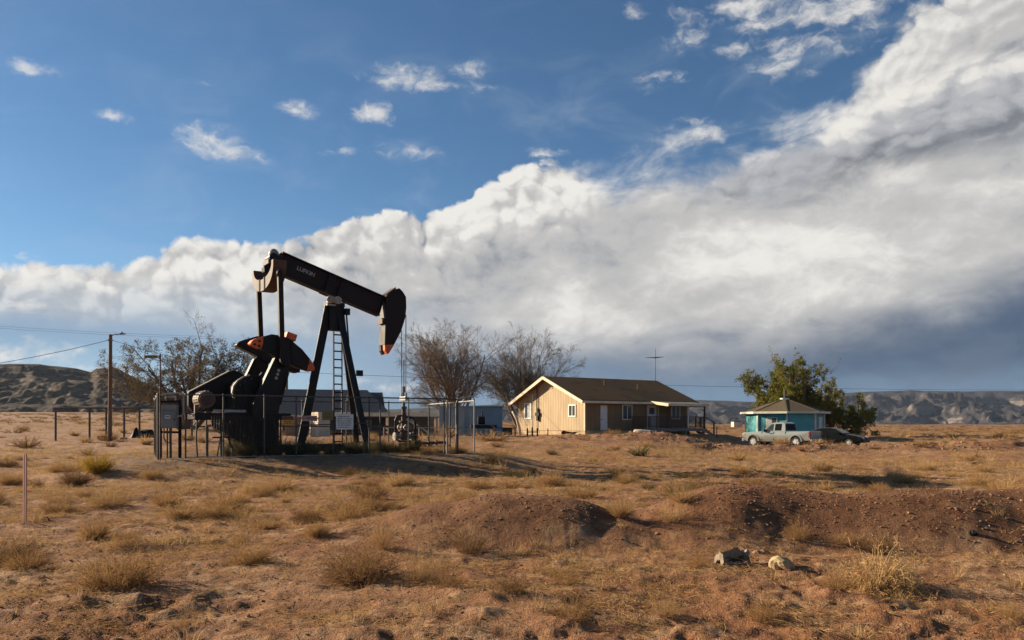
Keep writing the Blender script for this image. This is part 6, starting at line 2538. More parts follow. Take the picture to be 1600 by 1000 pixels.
for inner in (False, True):
    for i in range(NA + 1):
        for j in range(NB):
            vs.append(shell_pt(i, j, inner))
S_ = (NA + 1) * NB
for i in range(NA):
    for j in range(NB - 1):
        a, b, c, d = i * NB + j, i * NB + j + 1, (i + 1) * NB + j + 1, (i + 1) * NB + j
        if 5 <= i <= 10 and 1 <= j <= 6:      # long gap along the top where it has caved in
            continue
        fs += [(a, b, c, d), (S_ + d, S_ + c, S_ + b, S_ + a)]
for i in range(NA):
    for j in (0, NB - 1):
        a, d = i * NB + j, (i + 1) * NB + j
        fs.append((a, d, S_ + d, S_ + a))
for j in range(NB - 1):
    for i in (0, NA, 5, 11):
        if i in (5, 11) and not 1 <= j <= 6:
            continue
        a, b = i * NB + j, i * NB + j + 1
        fs.append((a, b, S_ + b, S_ + a))
for i in range(5, 11):
    for j in (1, 7):
        a, d = i * NB + j, (i + 1) * NB + j
        fs.append((a, d, S_ + d, S_ + a))
bm.add(vs, fs)
sh = bm.build('shell', M['rock_grey'], SHELL, each=False, smooth=True, auto=50)
sh.scale = (0.90, 1.0, 1.45)
for k in range(7):
    q = MB()
    a = rnd.uniform(-0.16, 0.16)
    q.ball((a, -0.11 + rnd.uniform(-0.02, 0.02), 0.05 + rnd.uniform(-0.02, 0.05)), 0.028, 0.022, 0.02, 7, 5, jit=0.25, rnd=rnd)
    q.build('lump', M['rock_grey'], SHELL)
tag(SHELL, 'broken hollow lump of pale grey concrete lying before the gap between the banks', 'concrete lump')
rock_obj('rock', on_ground(1520, 832), 0.055, 0.05, 0.05, M['black'], 12, 'small black stone lodged in the face of the right-hand bank')
rock_obj('rock', on_ground(1533, 752), 0.13, 0.1, 0.10, M['black'], 17, 'dark rounded stone on the flat just behind the right-hand bank')

# ================================================================== plants
M['bark'] = pmat('grey_bark', (0.17, 0.125, 0.092), (0.105, 0.078, 0.058), 0.9, 0.0, 6, 5, bump=0.5, stretch=(3, 3, 0.7))
M['twig'] = pmat('pale_twigs', (0.24, 0.165, 0.105), (0.16, 0.11, 0.07), 0.9, 0.0, 1.2, 4)
M['twig_dark'] = pmat('dark_twigs', (0.16, 0.11, 0.074), (0.105, 0.075, 0.052), 0.9, 0.0, 1.2, 4)
M['leaf_olive'] = leafmat('olive_leaves', (0.070, 0.070, 0.028), (0.125, 0.108, 0.050), 0.7)
M['leaf_green'] = leafmat('green_leaves', (0.125, 0.128, 0.026), (0.32, 0.27, 0.066), 0.35, 0.45)
M['leaf_brown'] = leafmat('brown_olive_leaves', (0.085, 0.068, 0.034), (0.17, 0.128, 0.072), 0.8)
M['dry_bush'] = leafmat('dry_tan_stems', (0.29, 0.165, 0.070), (0.42, 0.265, 0.120), 5.0, 0.3)
M['dark_bush'] = leafmat('grey_brown_stems', (0.165, 0.093, 0.043), (0.27, 0.160, 0.075), 5.0, 0.25)
M['pale_bush'] = leafmat('straw_stems', (0.40, 0.255, 0.115), (0.52, 0.35, 0.17), 4.0, 0.3)
M['gold_bush'] = leafmat('golden_flower_heads', (0.30, 0.185, 0.028), (0.42, 0.275, 0.05), 8.0, 0.3)
M['green_weed'] = leafmat('dull_green_weed', (0.060, 0.055, 0.024), (0.15, 0.118, 0.052), 6.0, 0.3)
M['straw'] = leafmat('straw_blades', (0.31, 0.185, 0.078), (0.50, 0.335, 0.155), 1.3, 0.35)
M['clod'] = pmat('soil_clod', (0.28, 0.15, 0.078), (0.20, 0.10, 0.052), 0.95, 0.0, 30, 4, bump=0.4, bscale=60)
M['pebble'] = pmat('pale_pebble', (0.42, 0.31, 0.20), (0.27, 0.18, 0.11), 0.9, 0.0, 20, 3)


class Strips:
    """fast builder for very many thin ribbons, leaves and tapered twigs"""

    def __init__(s):
        s.v, s.f = [], []

    def ribbon(s, pts, w0, w1, side):
        b = len(s.v)
        n = len(pts)
        for i, p in enumerate(pts):
            w = (w0 + (w1 - w0) * i / (n - 1)) * 0.5
            s.v.append(p - side * w)
            s.v.append(p + side * w)
        for i in range(n - 1):
            a = b + 2 * i
            s.f.append((a, a + 1, a + 3, a + 2))

    def limb(s, pts, rad, n):
        b = len(s.v)
        up = None
        for i, p in enumerate(pts):
            d = (pts[min(i + 1, len(pts) - 1)] - pts[max(i - 1, 0)])
            d.normalize()
            if up is None:
                up = d.orthogonal().normalized()
            up = up - d * up.dot(d)
            up.normalize()
            sd = d.cross(up)
            for k in range(n):
                a = 2 * math.pi * k / n
                s.v.append(p + (up * math.cos(a) + sd * math.sin(a)) * rad[i])
        for i in range(len(pts) - 1):
            for k in range(n):
                a, c = b + i * n + k, b + i * n + (k + 1) % n
                s.f.append((a, c, c + n, a + n))

    def leaf(s, c, d, side, l, w):
        b = len(s.v)
        s.v += [c, c + d * (l * 0.5) + side * (w * 0.5), c + d * l, c + d * (l * 0.5) - side * (w * 0.5)]
        s.f.append((b, b + 1, b + 2, b + 3))

    def mesh(s, name, mat, smooth=False):
        me = bpy.data.meshes.new(name)
        nv, nf = len(s.v), len(s.f)
        me.vertices.add(nv)
        me.vertices.foreach_set('co', np.array([tuple(p) for p in s.v], np.float32).ravel())
        fl = np.array(s.f, np.int32)
        me.loops.add(nf * 4)
        me.loops.foreach_set('vertex_index', fl.ravel())
        me.polygons.add(nf)
        me.polygons.foreach_set('loop_start', np.arange(nf, dtype=np.int32) * 4)
        me.polygons.foreach_set('use_smooth', np.full(nf, smooth))
        me.update(calc_edges=True)
        me.materials.append(mat)
        return me

    def obj(s, name, mat, parent=None, smooth=False):
        o = bpy.data.objects.new(name, s.mesh(name, mat, smooth))
        COL.objects.link(o)
        if parent is not None:
            o.parent = parent
        return o


def rvec(rnd):
    while True:
        v = Vector((rnd.uniform(-1, 1), rnd.uniform(-1, 1), rnd.uniform(-1, 1)))
        if 0.05 < v.length < 1:
            return v.normalized()


def turn(d, ang, rnd):
    ax = d.cross(rvec(rnd))
    if ax.length < 1e-4:
        ax = d.orthogonal()
    return Matrix.Rotation(ang, 3, ax.normalized()) @ d


def tree(name, loc, seed, label, stems, height, spread, levels=5, kids=(7, 6, 5, 4), upward=0.25, leaf=None, nleaf=0, leaf_fn=None, twig='twig',
         angle=(0.45, 0.75), ratio=0.56, base_r=0.16, lean=None, lsize=(0.07, 0.13), group=None, stem_tilt=(0.15, 0.55), env=None, first=0.35, W=None, H=None):
    rnd = random.Random(seed)
    root = empty(name, loc, 0)
    tag(root, label, 'tree', group)
    S = [Strips(), Strips(), Strips()]
    tips = []

    def branch(p, d, L, r, lev):
        nseg = (6, 5, 4, 3, 2, 2)[min(lev, 5)]
        pts, rads = [p.copy()], [r]
        q, dd = p.copy(), d.copy()
        for i in range(nseg):
            dd = dd + rvec(rnd) * (0.16 + 0.05 * lev) + Vector((0, 0, upward * (0.6 if lev < 2 else 0.35)))
            dd.normalize()
            q = q + dd * (L / nseg)
            pts.append(q.copy())
            rads.append(r * (1 - 0.72 * (i + 1) / nseg))
        if env is not None and not env(q - Vector((0, 0, 0))) and lev > 0:
            if rnd.random() < 0.75:
                return
        k = 0 if lev <= 1 else (1 if lev <= 3 else 2)
        if lev >= 4:
            S[2].ribbon(pts, r * 2.2, r * 0.9, (pts[-1] - pts[0]).cross(rvec(rnd)).normalized())
        else:
            S[min(k, 2)].limb(pts, rads, (8, 6, 5, 3)[lev])
        if lev >= levels - 2:
            tips.append((pts[-1], dd.copy(), lev))
            tips.append((pts[len(pts) // 2], dd.copy(), lev))
        if lev + 1 >= levels:
            return
        for j in range(kids[min(lev, len(kids) - 1)]):
            t = first + (1 - first) * (j + rnd.random()) / kids[min(lev, len(kids) - 1)]
            x = min(t, 0.999) * nseg
            i = int(x)
            pp = pts[i].lerp(pts[i + 1], x - i)
            ddn = (pts[i + 1] - pts[i]).normalized()
            nd = turn(ddn, rnd.uniform(*angle), rnd)
            branch(pp, nd, L * ratio * rnd.uniform(0.7, 1.15) * (1.15 - 0.35 * t), max(rads[i] * 0.5, 0.0055), lev + 1)

    for k in range(stems):
        a = 2 * math.pi * (k + rnd.random() * 0.7) / stems
        tilt = rnd.uniform(*stem_tilt)
        d = Vector((math.cos(a) * math.sin(tilt) * spread, math.sin(a) * math.sin(tilt) * spread, math.cos(tilt)))
        if lean is not None:
            d = d + lean
        d.normalize()
        branch(Vector((math.cos(a) * 0.18, math.sin(a) * 0.18, -0.2)), d, height * rnd.uniform(0.55, 0.72), base_r * rnd.uniform(0.75, 1.1), 0)
    allv = np.array([tuple(p) for q in S for p in q.v])
    x0, x1 = np.percentile(allv[:, 0], [5, 95])
    y0, y1 = np.percentile(allv[:, 1], [5, 95])
    fx, fz = 0.80 * W / (x1 - x0), H / np.percentile(allv[:, 2], 99.7)
    cx, cy = (x0 + x1) / 2, (y0 + y1) / 2


    def fit(p):
        t = min(1.0, max(0.0, p.z) / 2.0)
        return Vector(((p.x - cx * t) * fx, (p.y - cy * t) * fx, p.z * fz))
    for q in S:
        q.v = [fit(p) for p in q.v]
    tips = [(fit(p), d, l) for p, d, l in tips]
    S[0].obj('trunk', M['bark'], root, True)
    S[1].obj('branches', M[twig], root, True)
    if S[2].v:
        tag(S[2].obj('twigs', M[twig], root), kind='stuff')
    if leaf and nleaf:
        LV = Strips()
        n = 0
        guard = 0
        while n < nleaf and guard < nleaf * 12:
            guard += 1
            t, d, lev = rnd.choice(tips)
            if leaf_fn is not None and rnd.random() > leaf_fn(t):
                continue
            for _ in range(5):
                c = t + rvec(rnd) * rnd.uniform(0.02, 0.30)
                l = rnd.uniform(*lsize)
                dv = (d + rvec(rnd) * 1.1)
                dv.normalize()
                LV.leaf(c, dv, dv.cross(rvec(rnd)).normalized(), l, l * 0.62)
                n += 1
        tag(LV.obj('foliage', M[leaf], root), kind='stuff')
    return root


def tr_at(px, Y):
    p = at(px, Y)
    return Vector((p.x, p.y, p.z - 0.05))


tree('bare_tree', tr_at(700, 80), 11, 'bare leafless tree with fanned grey branches, the left one behind the blue-grey shed', 12, 8.2, 1.0, 5, (9, 8, 7, 5), 0.0,
     leaf='leaf_green', nleaf=1100, leaf_fn=lambda t: 1.0 if (t.z < 3.8 and abs(t.x) < 2.6) else 0.0, angle=(0.35, 0.75), stem_tilt=(0.05, 0.52), first=0.25, ratio=0.50, base_r=0.11, W=8.4, H=11.2)
tree('half_bare_tree', tr_at(820, 86), 27, 'half bare tree with olive leaves low down, rising behind the left of the tan house', 12, 8.4, 1.0, 5, (9, 8, 7, 5), 0.0,
     leaf='leaf_olive', nleaf=9000, leaf_fn=lambda t: 1.0 if (t.z < 6.5 and t.x < 1.2) else (0.12 if t.x < 0.5 else 0.02), twig='twig_dark', angle=(0.35, 0.8), stem_tilt=(0.05, 0.62), first=0.25, ratio=0.50, base_r=0.11, W=10.2, H=11.4)
tree('thin_leaved_tree', tr_at(294, 75), 47, 'wide tree with sparse brownish olive leaves behind the pump jack belt guard', 10, 7.8, 1.0, 5, (8, 7, 6, 4), 0.0,
     leaf='leaf_brown', nleaf=30000, leaf_fn=lambda t: 0.9 if t.z < 9.0 else 0.12, twig='twig', angle=(0.45, 0.95), stem_tilt=(0.2, 1.0), first=0.3, ratio=0.45, W=13.8, H=11.6, lsize=(0.08, 0.16))
tree('green_tree', tr_at(1246, 86), 64, 'big green tree with a half bare top, standing behind the turquoise hut', 9, 7.6, 1.0, 5, (7, 6, 6, 3), 0.0,
     leaf='leaf_green', nleaf=44000, leaf_fn=lambda t: (1.0 if t.z < 5.6 else (0.55 if (t.x < 2.2 and t.z < 8.8) else 0.07)), twig='twig', angle=(0.45, 0.9), stem_tilt=(0.1, 0.8), first=0.3, ratio=0.45, lsize=(0.12, 0.22), W=9.8, H=9.4)
tree('green_tree', tr_at(1300, 88), 71, 'low dark bushy tree spreading right from behind the turquoise hut', 9, 4.6, 1.0, 5, (7, 6, 6, 3), 0.0,
     leaf='leaf_green', nleaf=24000, leaf_fn=lambda t: 1.0, twig='twig', angle=(0.5, 0.95), stem_tilt=(0.3, 1.1), first=0.25, ratio=0.45, lsize=(0.12, 0.22), W=8.4, H=6.2)
# dead pale trunk by the house corner
dt = at(806, 67)
mb = MB()
mb.path([(0.35, 0, -0.2), (0.3, 0, 0.6), (0.1, 0, 1.4), (-0.3, 0.05, 2.1)], [0.17, 0.14, 0.12, 0.08], 9)
o = mb.build('dead_trunk', M['log'], None, smooth=True, loc=dt)
tag(o, 'pale bare leaning trunk close to the left corner of the tan house', 'tree trunk')


# ------------------------------------------------------------------ shrubs
def bush_mesh(name, seed, kind, mat, lo=False):
    """unit bush about 1 m wide and h high, of thin ribbons springing from the ground"""
    rnd = random.Random(seed)
    S = Strips()
    P = dict(dome=dict(n=330, h=0.55, tw=4, w=0.007, tilt=1.25, droop=0.15),
             twiggy=dict(n=120, h=0.75, tw=6, w=0.006, tilt=1.05, droop=-0.1),
             tumble=dict(n=420, h=0.58, tw=4, w=0.008, tilt=1.45, droop=0.9),
             grass=dict(n=420, h=0.62, tw=0, w=0.008, tilt=0.95, droop=0.35),
             flower=dict(n=420, h=0.66, tw=3, w=0.008, tilt=1.2, droop=0.0),
             stalk=dict(n=26, h=1.6, tw=2, w=0.010, tilt=0.45, droop=0.35))[kind]
    if lo:          # for bushes far off: fewer, broader stems
        P['n'], P['w'], P['tw'] = P['n'] // 3, P['w'] * 2.2, P['tw'] // 2
    for i in range(P['n']):
        a = rnd.uniform(0, 2 * math.pi)
        tl = P['tilt'] * math.sqrt(rnd.random())
        d = Vector((math.cos(a) * math.sin(tl), math.sin(a) * math.sin(tl), math.cos(tl)))
        base = Vector((math.cos(a), math.sin(a), 0)) * rnd.uniform(0, 0.16)
        # length so that tips lie on a squashed dome
        ell = 1.0 / math.sqrt((math.sin(tl) / 0.5) ** 2 + (math.cos(tl) / P['h']) ** 2)
        L = ell * rnd.uniform(0.62, 1.08)
        pts = [base]
        dd = d.copy()
        ns = 4
        for k in range(ns):
            dd = dd + rvec(rnd) * 0.22 + Vector((0, 0, -P['droop'] * (k / ns) * 0.8))
            dd.normalize()
            pts.append(pts[-1] + dd * (L / ns))
        for p in pts:
            p.z = max(p.z, 0.0)
        side = d.cross(rvec(rnd))
        side = side.normalized() if side.length > 1e-3 else Vector((1, 0, 0))
        S.ribbon(pts, P['w'] * 1.3, P['w'] * 0.5, side)
        for t in range(P['tw']):
            k = rnd.randint(1, ns - 1)
            b = pts[k].lerp(pts[k + 1], rnd.random())
            nd = (dd + rvec(rnd) * 0.9)
            nd.normalize()
            l = L * rnd.uniform(0.14, 0.34)
            m1 = b + nd * l * 0.5 + rvec(rnd) * l * 0.08
            e1 = b + nd * l + Vector((0, 0, -P['droop'] * l * 0.4))
            m1.z, e1.z = max(m1.z, 0.002), max(e1.z, 0.002)
            S.ribbon([b, m1, e1], P['w'] * 0.8, P['w'] * 0.4, nd.cross(rvec(rnd)).normalized())
            if kind in ('dome', 'tumble', 'flower', 'twiggy'):
                for _ in range(2 if kind != 'flower' else 3):
                    q = b.lerp(e1, rnd.uniform(0.5, 1.0)) + rvec(rnd) * 0.012
                    sz = rnd.uniform(0.014, 0.026) * (1.5 if kind == 'flower' else 1.0)
                    S.leaf(q, rvec(rnd), rvec(rnd), sz, sz * 0.6)
    return S.mesh(name, mat)


KINDS, KINDS_FAR = {}, {}
for kd, mt, nvar in (('dome', 'dry_bush', 3), ('dome', 'dark_bush', 2), ('twiggy', 'dry_bush', 2), ('twiggy', 'dark_bush', 2), ('tumble', 'pale_bush', 2), ('grass', 'dry_bush', 2),
                     ('grass', 'pale_bush', 2), ('flower', 'gold_bush', 1), ('grass', 'green_weed', 3), ('dome', 'green_weed', 2), ('stalk', 'pale_bush', 2), ('twiggy', 'pale_bush', 2)):
    KINDS[(kd, mt)] = [bush_mesh('bush_' + kd, 100 + 7 * k + len(KINDS) * 13, kd, M[mt]) for k in range(nvar)]
    KINDS_FAR[(kd, mt)] = [bush_mesh('bush_' + kd, 700 + 7 * k + len(KINDS) * 13, kd, M[mt], True) for k in range(nvar)]
HREF = dict(dome=0.5, twiggy=0.62, tumble=0.42, grass=0.52, flower=0.6, stalk=1.25)
brnd = random.Random(77)


def put_bush(p, w, h, kd, mt, label, name='dry_bush', cat='bush', group=None, wy=None):
    me = brnd.choice((KINDS if p.y < 33 else KINDS_FAR)[(kd, mt)])
    o = bpy.data.objects.new(name, me)
    COL.objects.link(o)
    o.location = p - Vector((0, 0, 0.02))
    o.rotation_euler = (0, 0, brnd.uniform(0, 6.28))
    s = w / 1.02
    o.scale = (s, s, h / HREF[kd])
    return tag(o, label, cat, group)


BUSHES = [
    (182, 922, 140, 64, 'dome', 'dry_bush', 'wide flattened dry tan bush at the lower left of the foreground'),
    (42, 892, 88, 34, 'grass', 'dry_bush', 'low grassy clump at the left edge below the pink marker post'),
    (148, 846, 60, 36, 'grass', 'dry_bush', 'loose tan clump just right of the pink marker post'),
    (196, 860, 56, 32, 'twiggy', 'dry_bush', 'sparse twiggy bush between the pink marker post and the flattened bush'),
    (391, 880, 76, 34, 'dome', 'dry_bush', 'round low tan bush alone on bare soil below the well pad'),
    (560, 902, 130, 60, 'dome', 'dark_bush', 'large grey-brown bush at the left foot of the middle bank'),
    (598, 858, 50, 50, 'twiggy', 'dry_bush', 'tall twiggy bush behind the large grey-brown bush'),
    (652, 906, 56, 48, 'twiggy', 'dry_bush', 'pale spiky bush right of the large grey-brown bush'),
    (700, 925, 60, 36, 'twiggy', 'dark_bush', 'low brown tangle below the middle of the first bank'),
    (495, 838, 44, 28, 'dome', 'dry_bush', 'small dry bush left of and above the large grey-brown bush'),
    (372, 846, 34, 20, 'twiggy', 'dry_bush', 'tiny twiggy plant above the round low bush'),
    (152, 738, 52, 30, 'flower', 'gold_bush', 'bright golden rabbitbrush left of the well fence'),
    (622, 760, 58, 24, 'grass', 'pale_bush', 'straw clump on the slope below the horse head'),
    (438, 766, 72, 24, 'grass', 'dry_bush', 'wide straw clump on the slope below the crank'),
    (375, 786, 50, 16, 'grass', 'pale_bush', 'low straw clump below the lease fence, left of the wide one'),
    (238, 750, 40, 18, 'dome', 'dry_bush', 'small dry bush below the electrical panel'),
    (112, 736, 56, 16, 'twiggy', 'dry_bush', 'low tan scrub left of the golden rabbitbrush'),
    (40, 700, 52, 18, 'dome', 'dark_bush', 'dark low bush at the far left before the mesa'),
    (58, 760, 26, 16, 'dome', 'dark_bush', 'small dark bush above the pink marker post'),
    (92, 788, 60, 16, 'twiggy', 'dry_bush', 'thin scrub beside the top of the pink marker post'),
    (732, 862, 70, 46, 'twiggy', 'dark_bush', 'brown twiggy bush on the face of the middle bank'),
    (1372, 922, 124, 70, 'tumble', 'pale_bush', 'big rounded straw coloured tumbleweed at the lower right'),
    (1306, 934, 60, 38, 'twiggy', 'dry_bush', 'loose twigs at the left foot of the big tumbleweed'),
    (1495, 905, 42, 30, 'stalk', 'pale_bush', 'tall thin dry stalks right of the big tumbleweed'),
    (1572, 888, 26, 22, 'stalk', 'pale_bush', 'a few upright dry stalks near the right edge'),
    (1246, 840, 46, 32, 'twiggy', 'dry_bush', 'small upright twiggy bush on the right-hand bank'),
    (1318, 848, 54, 20, 'twiggy', 'dry_bush', 'low sprawling twigs in the middle of the right-hand bank'),
    (1366, 858, 62, 36, 'twiggy', 'dark_bush', 'brown spiky bush on the right-hand bank above the tumbleweed'),
    (970, 806, 54, 32, 'grass', 'dry_bush', 'straw bush in the gap between the two banks'),
    (1066, 782, 56, 22, 'grass', 'dry_bush', 'wide straw bush behind the left end of the right-hand bank'),
    (1050, 812, 50, 34, 'twiggy', 'pale_bush', 'pale twiggy clump on the left end of the right-hand bank'),
    (895, 980, 84, 44, 'twiggy', 'dry_bush', 'low dry plant at the bottom edge below the middle'),
    (1190, 972, 60, 40, 'twiggy', 'dry_bush', 'dry plant at the bottom edge below the rocks'),
    (800, 938, 64, 30, 'twiggy', 'dark_bush', 'small brown scrub below the right side of the first bank'),
    (880, 918, 60, 26, 'twiggy', 'dry_bush', 'sparse scrub left of the hollow concrete lump'),
    (1086, 890, 44, 28, 'twiggy', 'dry_bush', 'dry twigs at the left of the hollow concrete lump'),
    (860, 762, 58, 26, 'dome', 'dry_bush', 'brown bush on the flat right of the well pad'),
    (796, 764, 46, 18, 'grass', 'dry_bush', 'tan clump at the right foot of the well pad'),
    (1000, 714, 46, 18, 'grass', 'green_weed', 'pale greenish bush on the flat before the log'),
    (1072, 746, 40, 12, 'dome', 'green_weed', 'dark green low plant in the middle of the flat'),
    (806, 748, 52, 12, 'dome', 'green_weed', 'dark green low plant at the shaded edge of the well pad'),
    (770, 722, 34, 18, 'dome', 'dry_bush', 'round bush just outside the right end of the fence'),
    (280, 980, 36, 24, 'twiggy', 'dry_bush', 'tiny plant at the bottom edge near the left'),
    (1480, 960, 60, 28, 'twiggy', 'dark_bush', 'low brown scrub at the lower right below the stalks'),
    (1040, 965, 60, 30, 'twiggy', 'dry_bush', 'scrub at the bottom edge below the hollow lump'),
    (1580, 975, 50, 30, 'twiggy', 'dry_bush', 'scrub in the bottom right corner'),
    (384, 702, 60, 26, 'grass', 'green_weed', 'dull green weeds inside the fence under the crank guard'),
    (436, 703, 50, 24, 'grass', 'green_weed', 'dull green weeds inside the fence right of the crank guard'),
    (482, 703, 60, 26, 'grass', 'green_weed', 'dull green weeds inside the fence at the rear samson leg'),
    (536, 704, 44, 18, 'grass', 'dry_bush', 'dry weeds inside the fence below the white sign'),
    (665, 698, 50, 22, 'grass', 'dry_bush', 'tan weeds inside the fence right of the wellhead'),
    (604, 700, 40, 18, 'grass', 'dry_bush', 'tan weeds inside the fence left of the wellhead'),
    (768, 690, 70, 20, 'dome', 'dry_bush', 'wide tan bush before the barrel smoker'),
    (700, 684, 44, 22, 'grass', 'dry_bush', 'tan bush seen through the gate'),
    (318, 692, 30, 16, 'grass', 'dry_bush', 'dry grass under the motor platform'),
    (228, 694, 34, 16, 'grass', 'pale_bush', 'pale clump just left of the fence corner'),
    (116, 681, 26, 10, 'grass', 'pale_bush', 'pale clump under the left end of the pipe fence'),
    (216, 676, 28, 10, 'grass', 'pale_bush', 'pale clump in front of the black tarpaulin'),
    (172, 698, 28, 12, 'dome', 'dark_bush', 'dark bush at the foot of the utility pole'),
    (1440, 700, 24, 12, 'dome', 'dark_bush', 'dark bush on the ridge right of the black car'),
]
for (px, py, wp, hp, kd, mt, lab) in BUSHES:
    p = on_ground(px, py)
    put_bush(p, wp / FPX * p.y, hp / FPX * p.y, kd, mt, lab, 'golden_bush' if mt == 'gold_bush' else ('weed' if mt == 'green_weed' else ('dry_stalks' if kd == 'stalk' else 'dry_bush')))

wrnd = random.Random(15)
for i in range(46):          # weeds grown up along the inside of the well fence
    s0 = wrnd.uniform(2.2, 8.6) if i < 34 else wrnd.uniform(8.0, 10.6)
    d0 = wrnd.uniform(0.12, 1.3)
    x, y = fxy(s0, d0)
    w = wrnd.uniform(0.4, 0.85)
    put_bush(Vector((x, y, gz(x, y))), w, w * wrnd.uniform(0.6, 0.95) * (1.0 if i < 34 else 0.6), 'grass' if wrnd.random() < 0.7 else 'dome', 'green_weed' if i < 34 else 'dry_bush', ('dull green' if i < 34 else 'dry tan') + ' weeds grown up along the inside of the well fence' + (' below the signs' if 3.9 < s0 < 7 else (' under the crank' if s0 <= 3.9 else ' beside the wellhead')), 'weed', 'weed', 'weeds along the well fence')

srnd = random.Random(5)
n = 0
while n < 215:
    Y = math.exp(srnd.uniform(math.log(9), math.log(150)))
    k = srnd.uniform(-0.72, 0.72)
    X = k * Y
    if float(pad_mask(np.array([X]), np.array([Y]))[0]) > 0.25:
        continue
    if any(math.hypot(X - a, Y - b) < r for a, b, r in ((8.5, 71, 10), (21.5, 59, 6), (25.6, 75.5, 6))):
        continue
    if Y < 13 and (k > -0.05 or srnd.random() < 0.75):
        continue
    q = srnd.random()
    w = srnd.uniform(0.35, 0.95) * (1.0 if Y < 40 else 1.5)
    kd, mt = (('dome', 'dry_bush') if q < 0.40 else ('dome', 'dark_bush') if q < 0.58 else ('grass', 'dry_bush') if q < 0.74 else ('grass', 'pale_bush') if q < 0.88 else ('grass', 'green_weed') if q < 0.93 else ('twiggy', 'dry_bush'))
    look = {('dome', 'dry_bush'): 'rounded tan scrub', ('dome', 'dark_bush'): 'rounded dark brown scrub', ('grass', 'dry_bush'): 'tan grassy clump', ('grass', 'pale_bush'): 'pale straw clump',
            ('grass', 'green_weed'): 'dull green clump', ('twiggy', 'dry_bush'): 'open twiggy scrub'}[(kd, mt)]
    wpx = w / Y * FPX
    size = 'small' if wpx < 14 else ('mid-sized' if wpx < 34 else 'large')
    c = 800 + FPX * k
    if Y < 13:
        zone = 'in the left foreground below the well pad'
    elif Y < 24:
        zone = 'on the slope left of the well pad' if c < 240 else ('on the slope in front of the well pad' if c < 760 else ('just behind the banks in the middle' if c < 1180 else 'just behind the right-hand bank'))
    elif Y < 52:
        zone = 'beside the utility pole and pipe fence' if c < 260 else ('around the well fence' if c < 780 else ('on the flat in front of the tan house' if c < 1120 else ('on the flat in front of the pickup' if c < 1340 else 'on the flat at the far right')))
    else:
        zone = 'on the plain before the dark mesa' if c < 260 else ('among the old buildings behind the well' if c < 800 else ('around the tan house' if c < 1150 else 'on the plain towards the escarpment'))
    put_bush(Vector((X, Y, gz(X, Y))), w, w * srnd.uniform(0.32, 0.5), kd, mt, size + ' ' + look + ' ' + zone, 'scrub_bush', 'bush', 'scrub bushes ' + zone)
    n += 1


# ------------------------------------------------------------------ uncountable: straw, twigs, clods
def scatter(name, protos, pts, rots, scl, idx, label):
    col = bpy.data.collections.new(name + '_kinds')
    for i, (me) in enumerate(protos):
        po = bpy.data.objects.new('%s_kind_%02d' % (name, i), me)
        col.objects.link(po)
    me = bpy.data.meshes.new(name)
    me.vertices.add(len(pts))
    me.vertices.foreach_set('co', pts.astype(np.float32).ravel())
    for nm, typ, dat in (('turn', 'FLOAT_VECTOR', rots), ('size', 'FLOAT_VECTOR', scl)):
        a = me.attributes.new(nm, typ, 'POINT')
        a.data.foreach_set('vector', dat.astype(np.float32).ravel())
    a = me.attributes.new('pick', 'INT', 'POINT')
    a.data.foreach_set('value', idx.astype(np.int32))
    o = bpy.data.objects.new(name, me)
    COL.objects.link(o)
    ng = bpy.data.node_groups.new(name, 'GeometryNodeTree')
    ng.interface.new_socket('Geometry', in_out='INPUT', socket_type='NodeSocketGeometry')
    ng.interface.new_socket('Geometry', in_out='OUTPUT', socket_type='NodeSocketGeometry')
    N = ng.nodes
    gi, go = N.new('NodeGroupInput'), N.new('NodeGroupOutput')
    ci = N.new('GeometryNodeCollectionInfo')
    ci.inputs['Collection'].default_value = col
    ci.inputs['Separate Children'].default_value = True
    ci.inputs['Reset Children'].default_value = True
    ip = N.new('GeometryNodeInstanceOnPoints')
    ip.inputs['Pick Instance'].default_value = True

    def na(nm, typ):
        q = N.new('GeometryNodeInputNamedAttribute')
        q.data_type = typ
        q.inputs['Name'].default_value = nm
        return q.outputs['Attribute']
    Lk = ng.links.new
    Lk(gi.outputs[0], ip.inputs['Points'])
    Lk(ci.outputs[0], ip.inputs['Instance'])
    Lk(na('pick', 'INT'), ip.inputs['Instance Index'])
    er = N.new('FunctionNodeEulerToRotation')
    Lk(na('turn', 'FLOAT_VECTOR'), er.inputs[0])
    Lk(er.outputs[0], ip.inputs['Rotation'])
    Lk(na('size', 'FLOAT_VECTOR'), ip.inputs['Scale'])
    Lk(ip.outputs[0], go.inputs[0])
    md = o.modifiers.new('scatter', 'NODES')
    md.node_group = ng
    return tag(o, label, kind='stuff')


def tuft_mesh(seed, n, h, spread, w, flat=0.0, mat='straw'):
    rnd = random.Random(seed)
    S = Strips()
    for i in range(n):
        a = rnd.uniform(0, 6.283)
        r = spread * math.sqrt(rnd.random())
        b = Vector((math.cos(a) * r, math.sin(a) * r, -0.01))
        a2 = a + rnd.uniform(-1.2, 1.2)
        t = rnd.uniform(0.1, 0.9) + flat * rnd.random()
        d = Vector((math.cos(a2) * math.sin(t), math.sin(a2) * math.sin(t), math.cos(t)))
        L = h * rnd.uniform(0.5, 1.15)
        m1 = b + d * L * 0.55
        e1 = m1 + (d + Vector((math.cos(a2), math.sin(a2), -0.4)) * 0.5).normalized() * L * 0.45
        m1.z, e1.z = max(m1.z, 0.006), max(e1.z, 0.004)
        S.ribbon([b, m1, e1], w, w * 0.35, d.cross(rvec(rnd)).normalized())
    return S.mesh('tuft', M[mat])


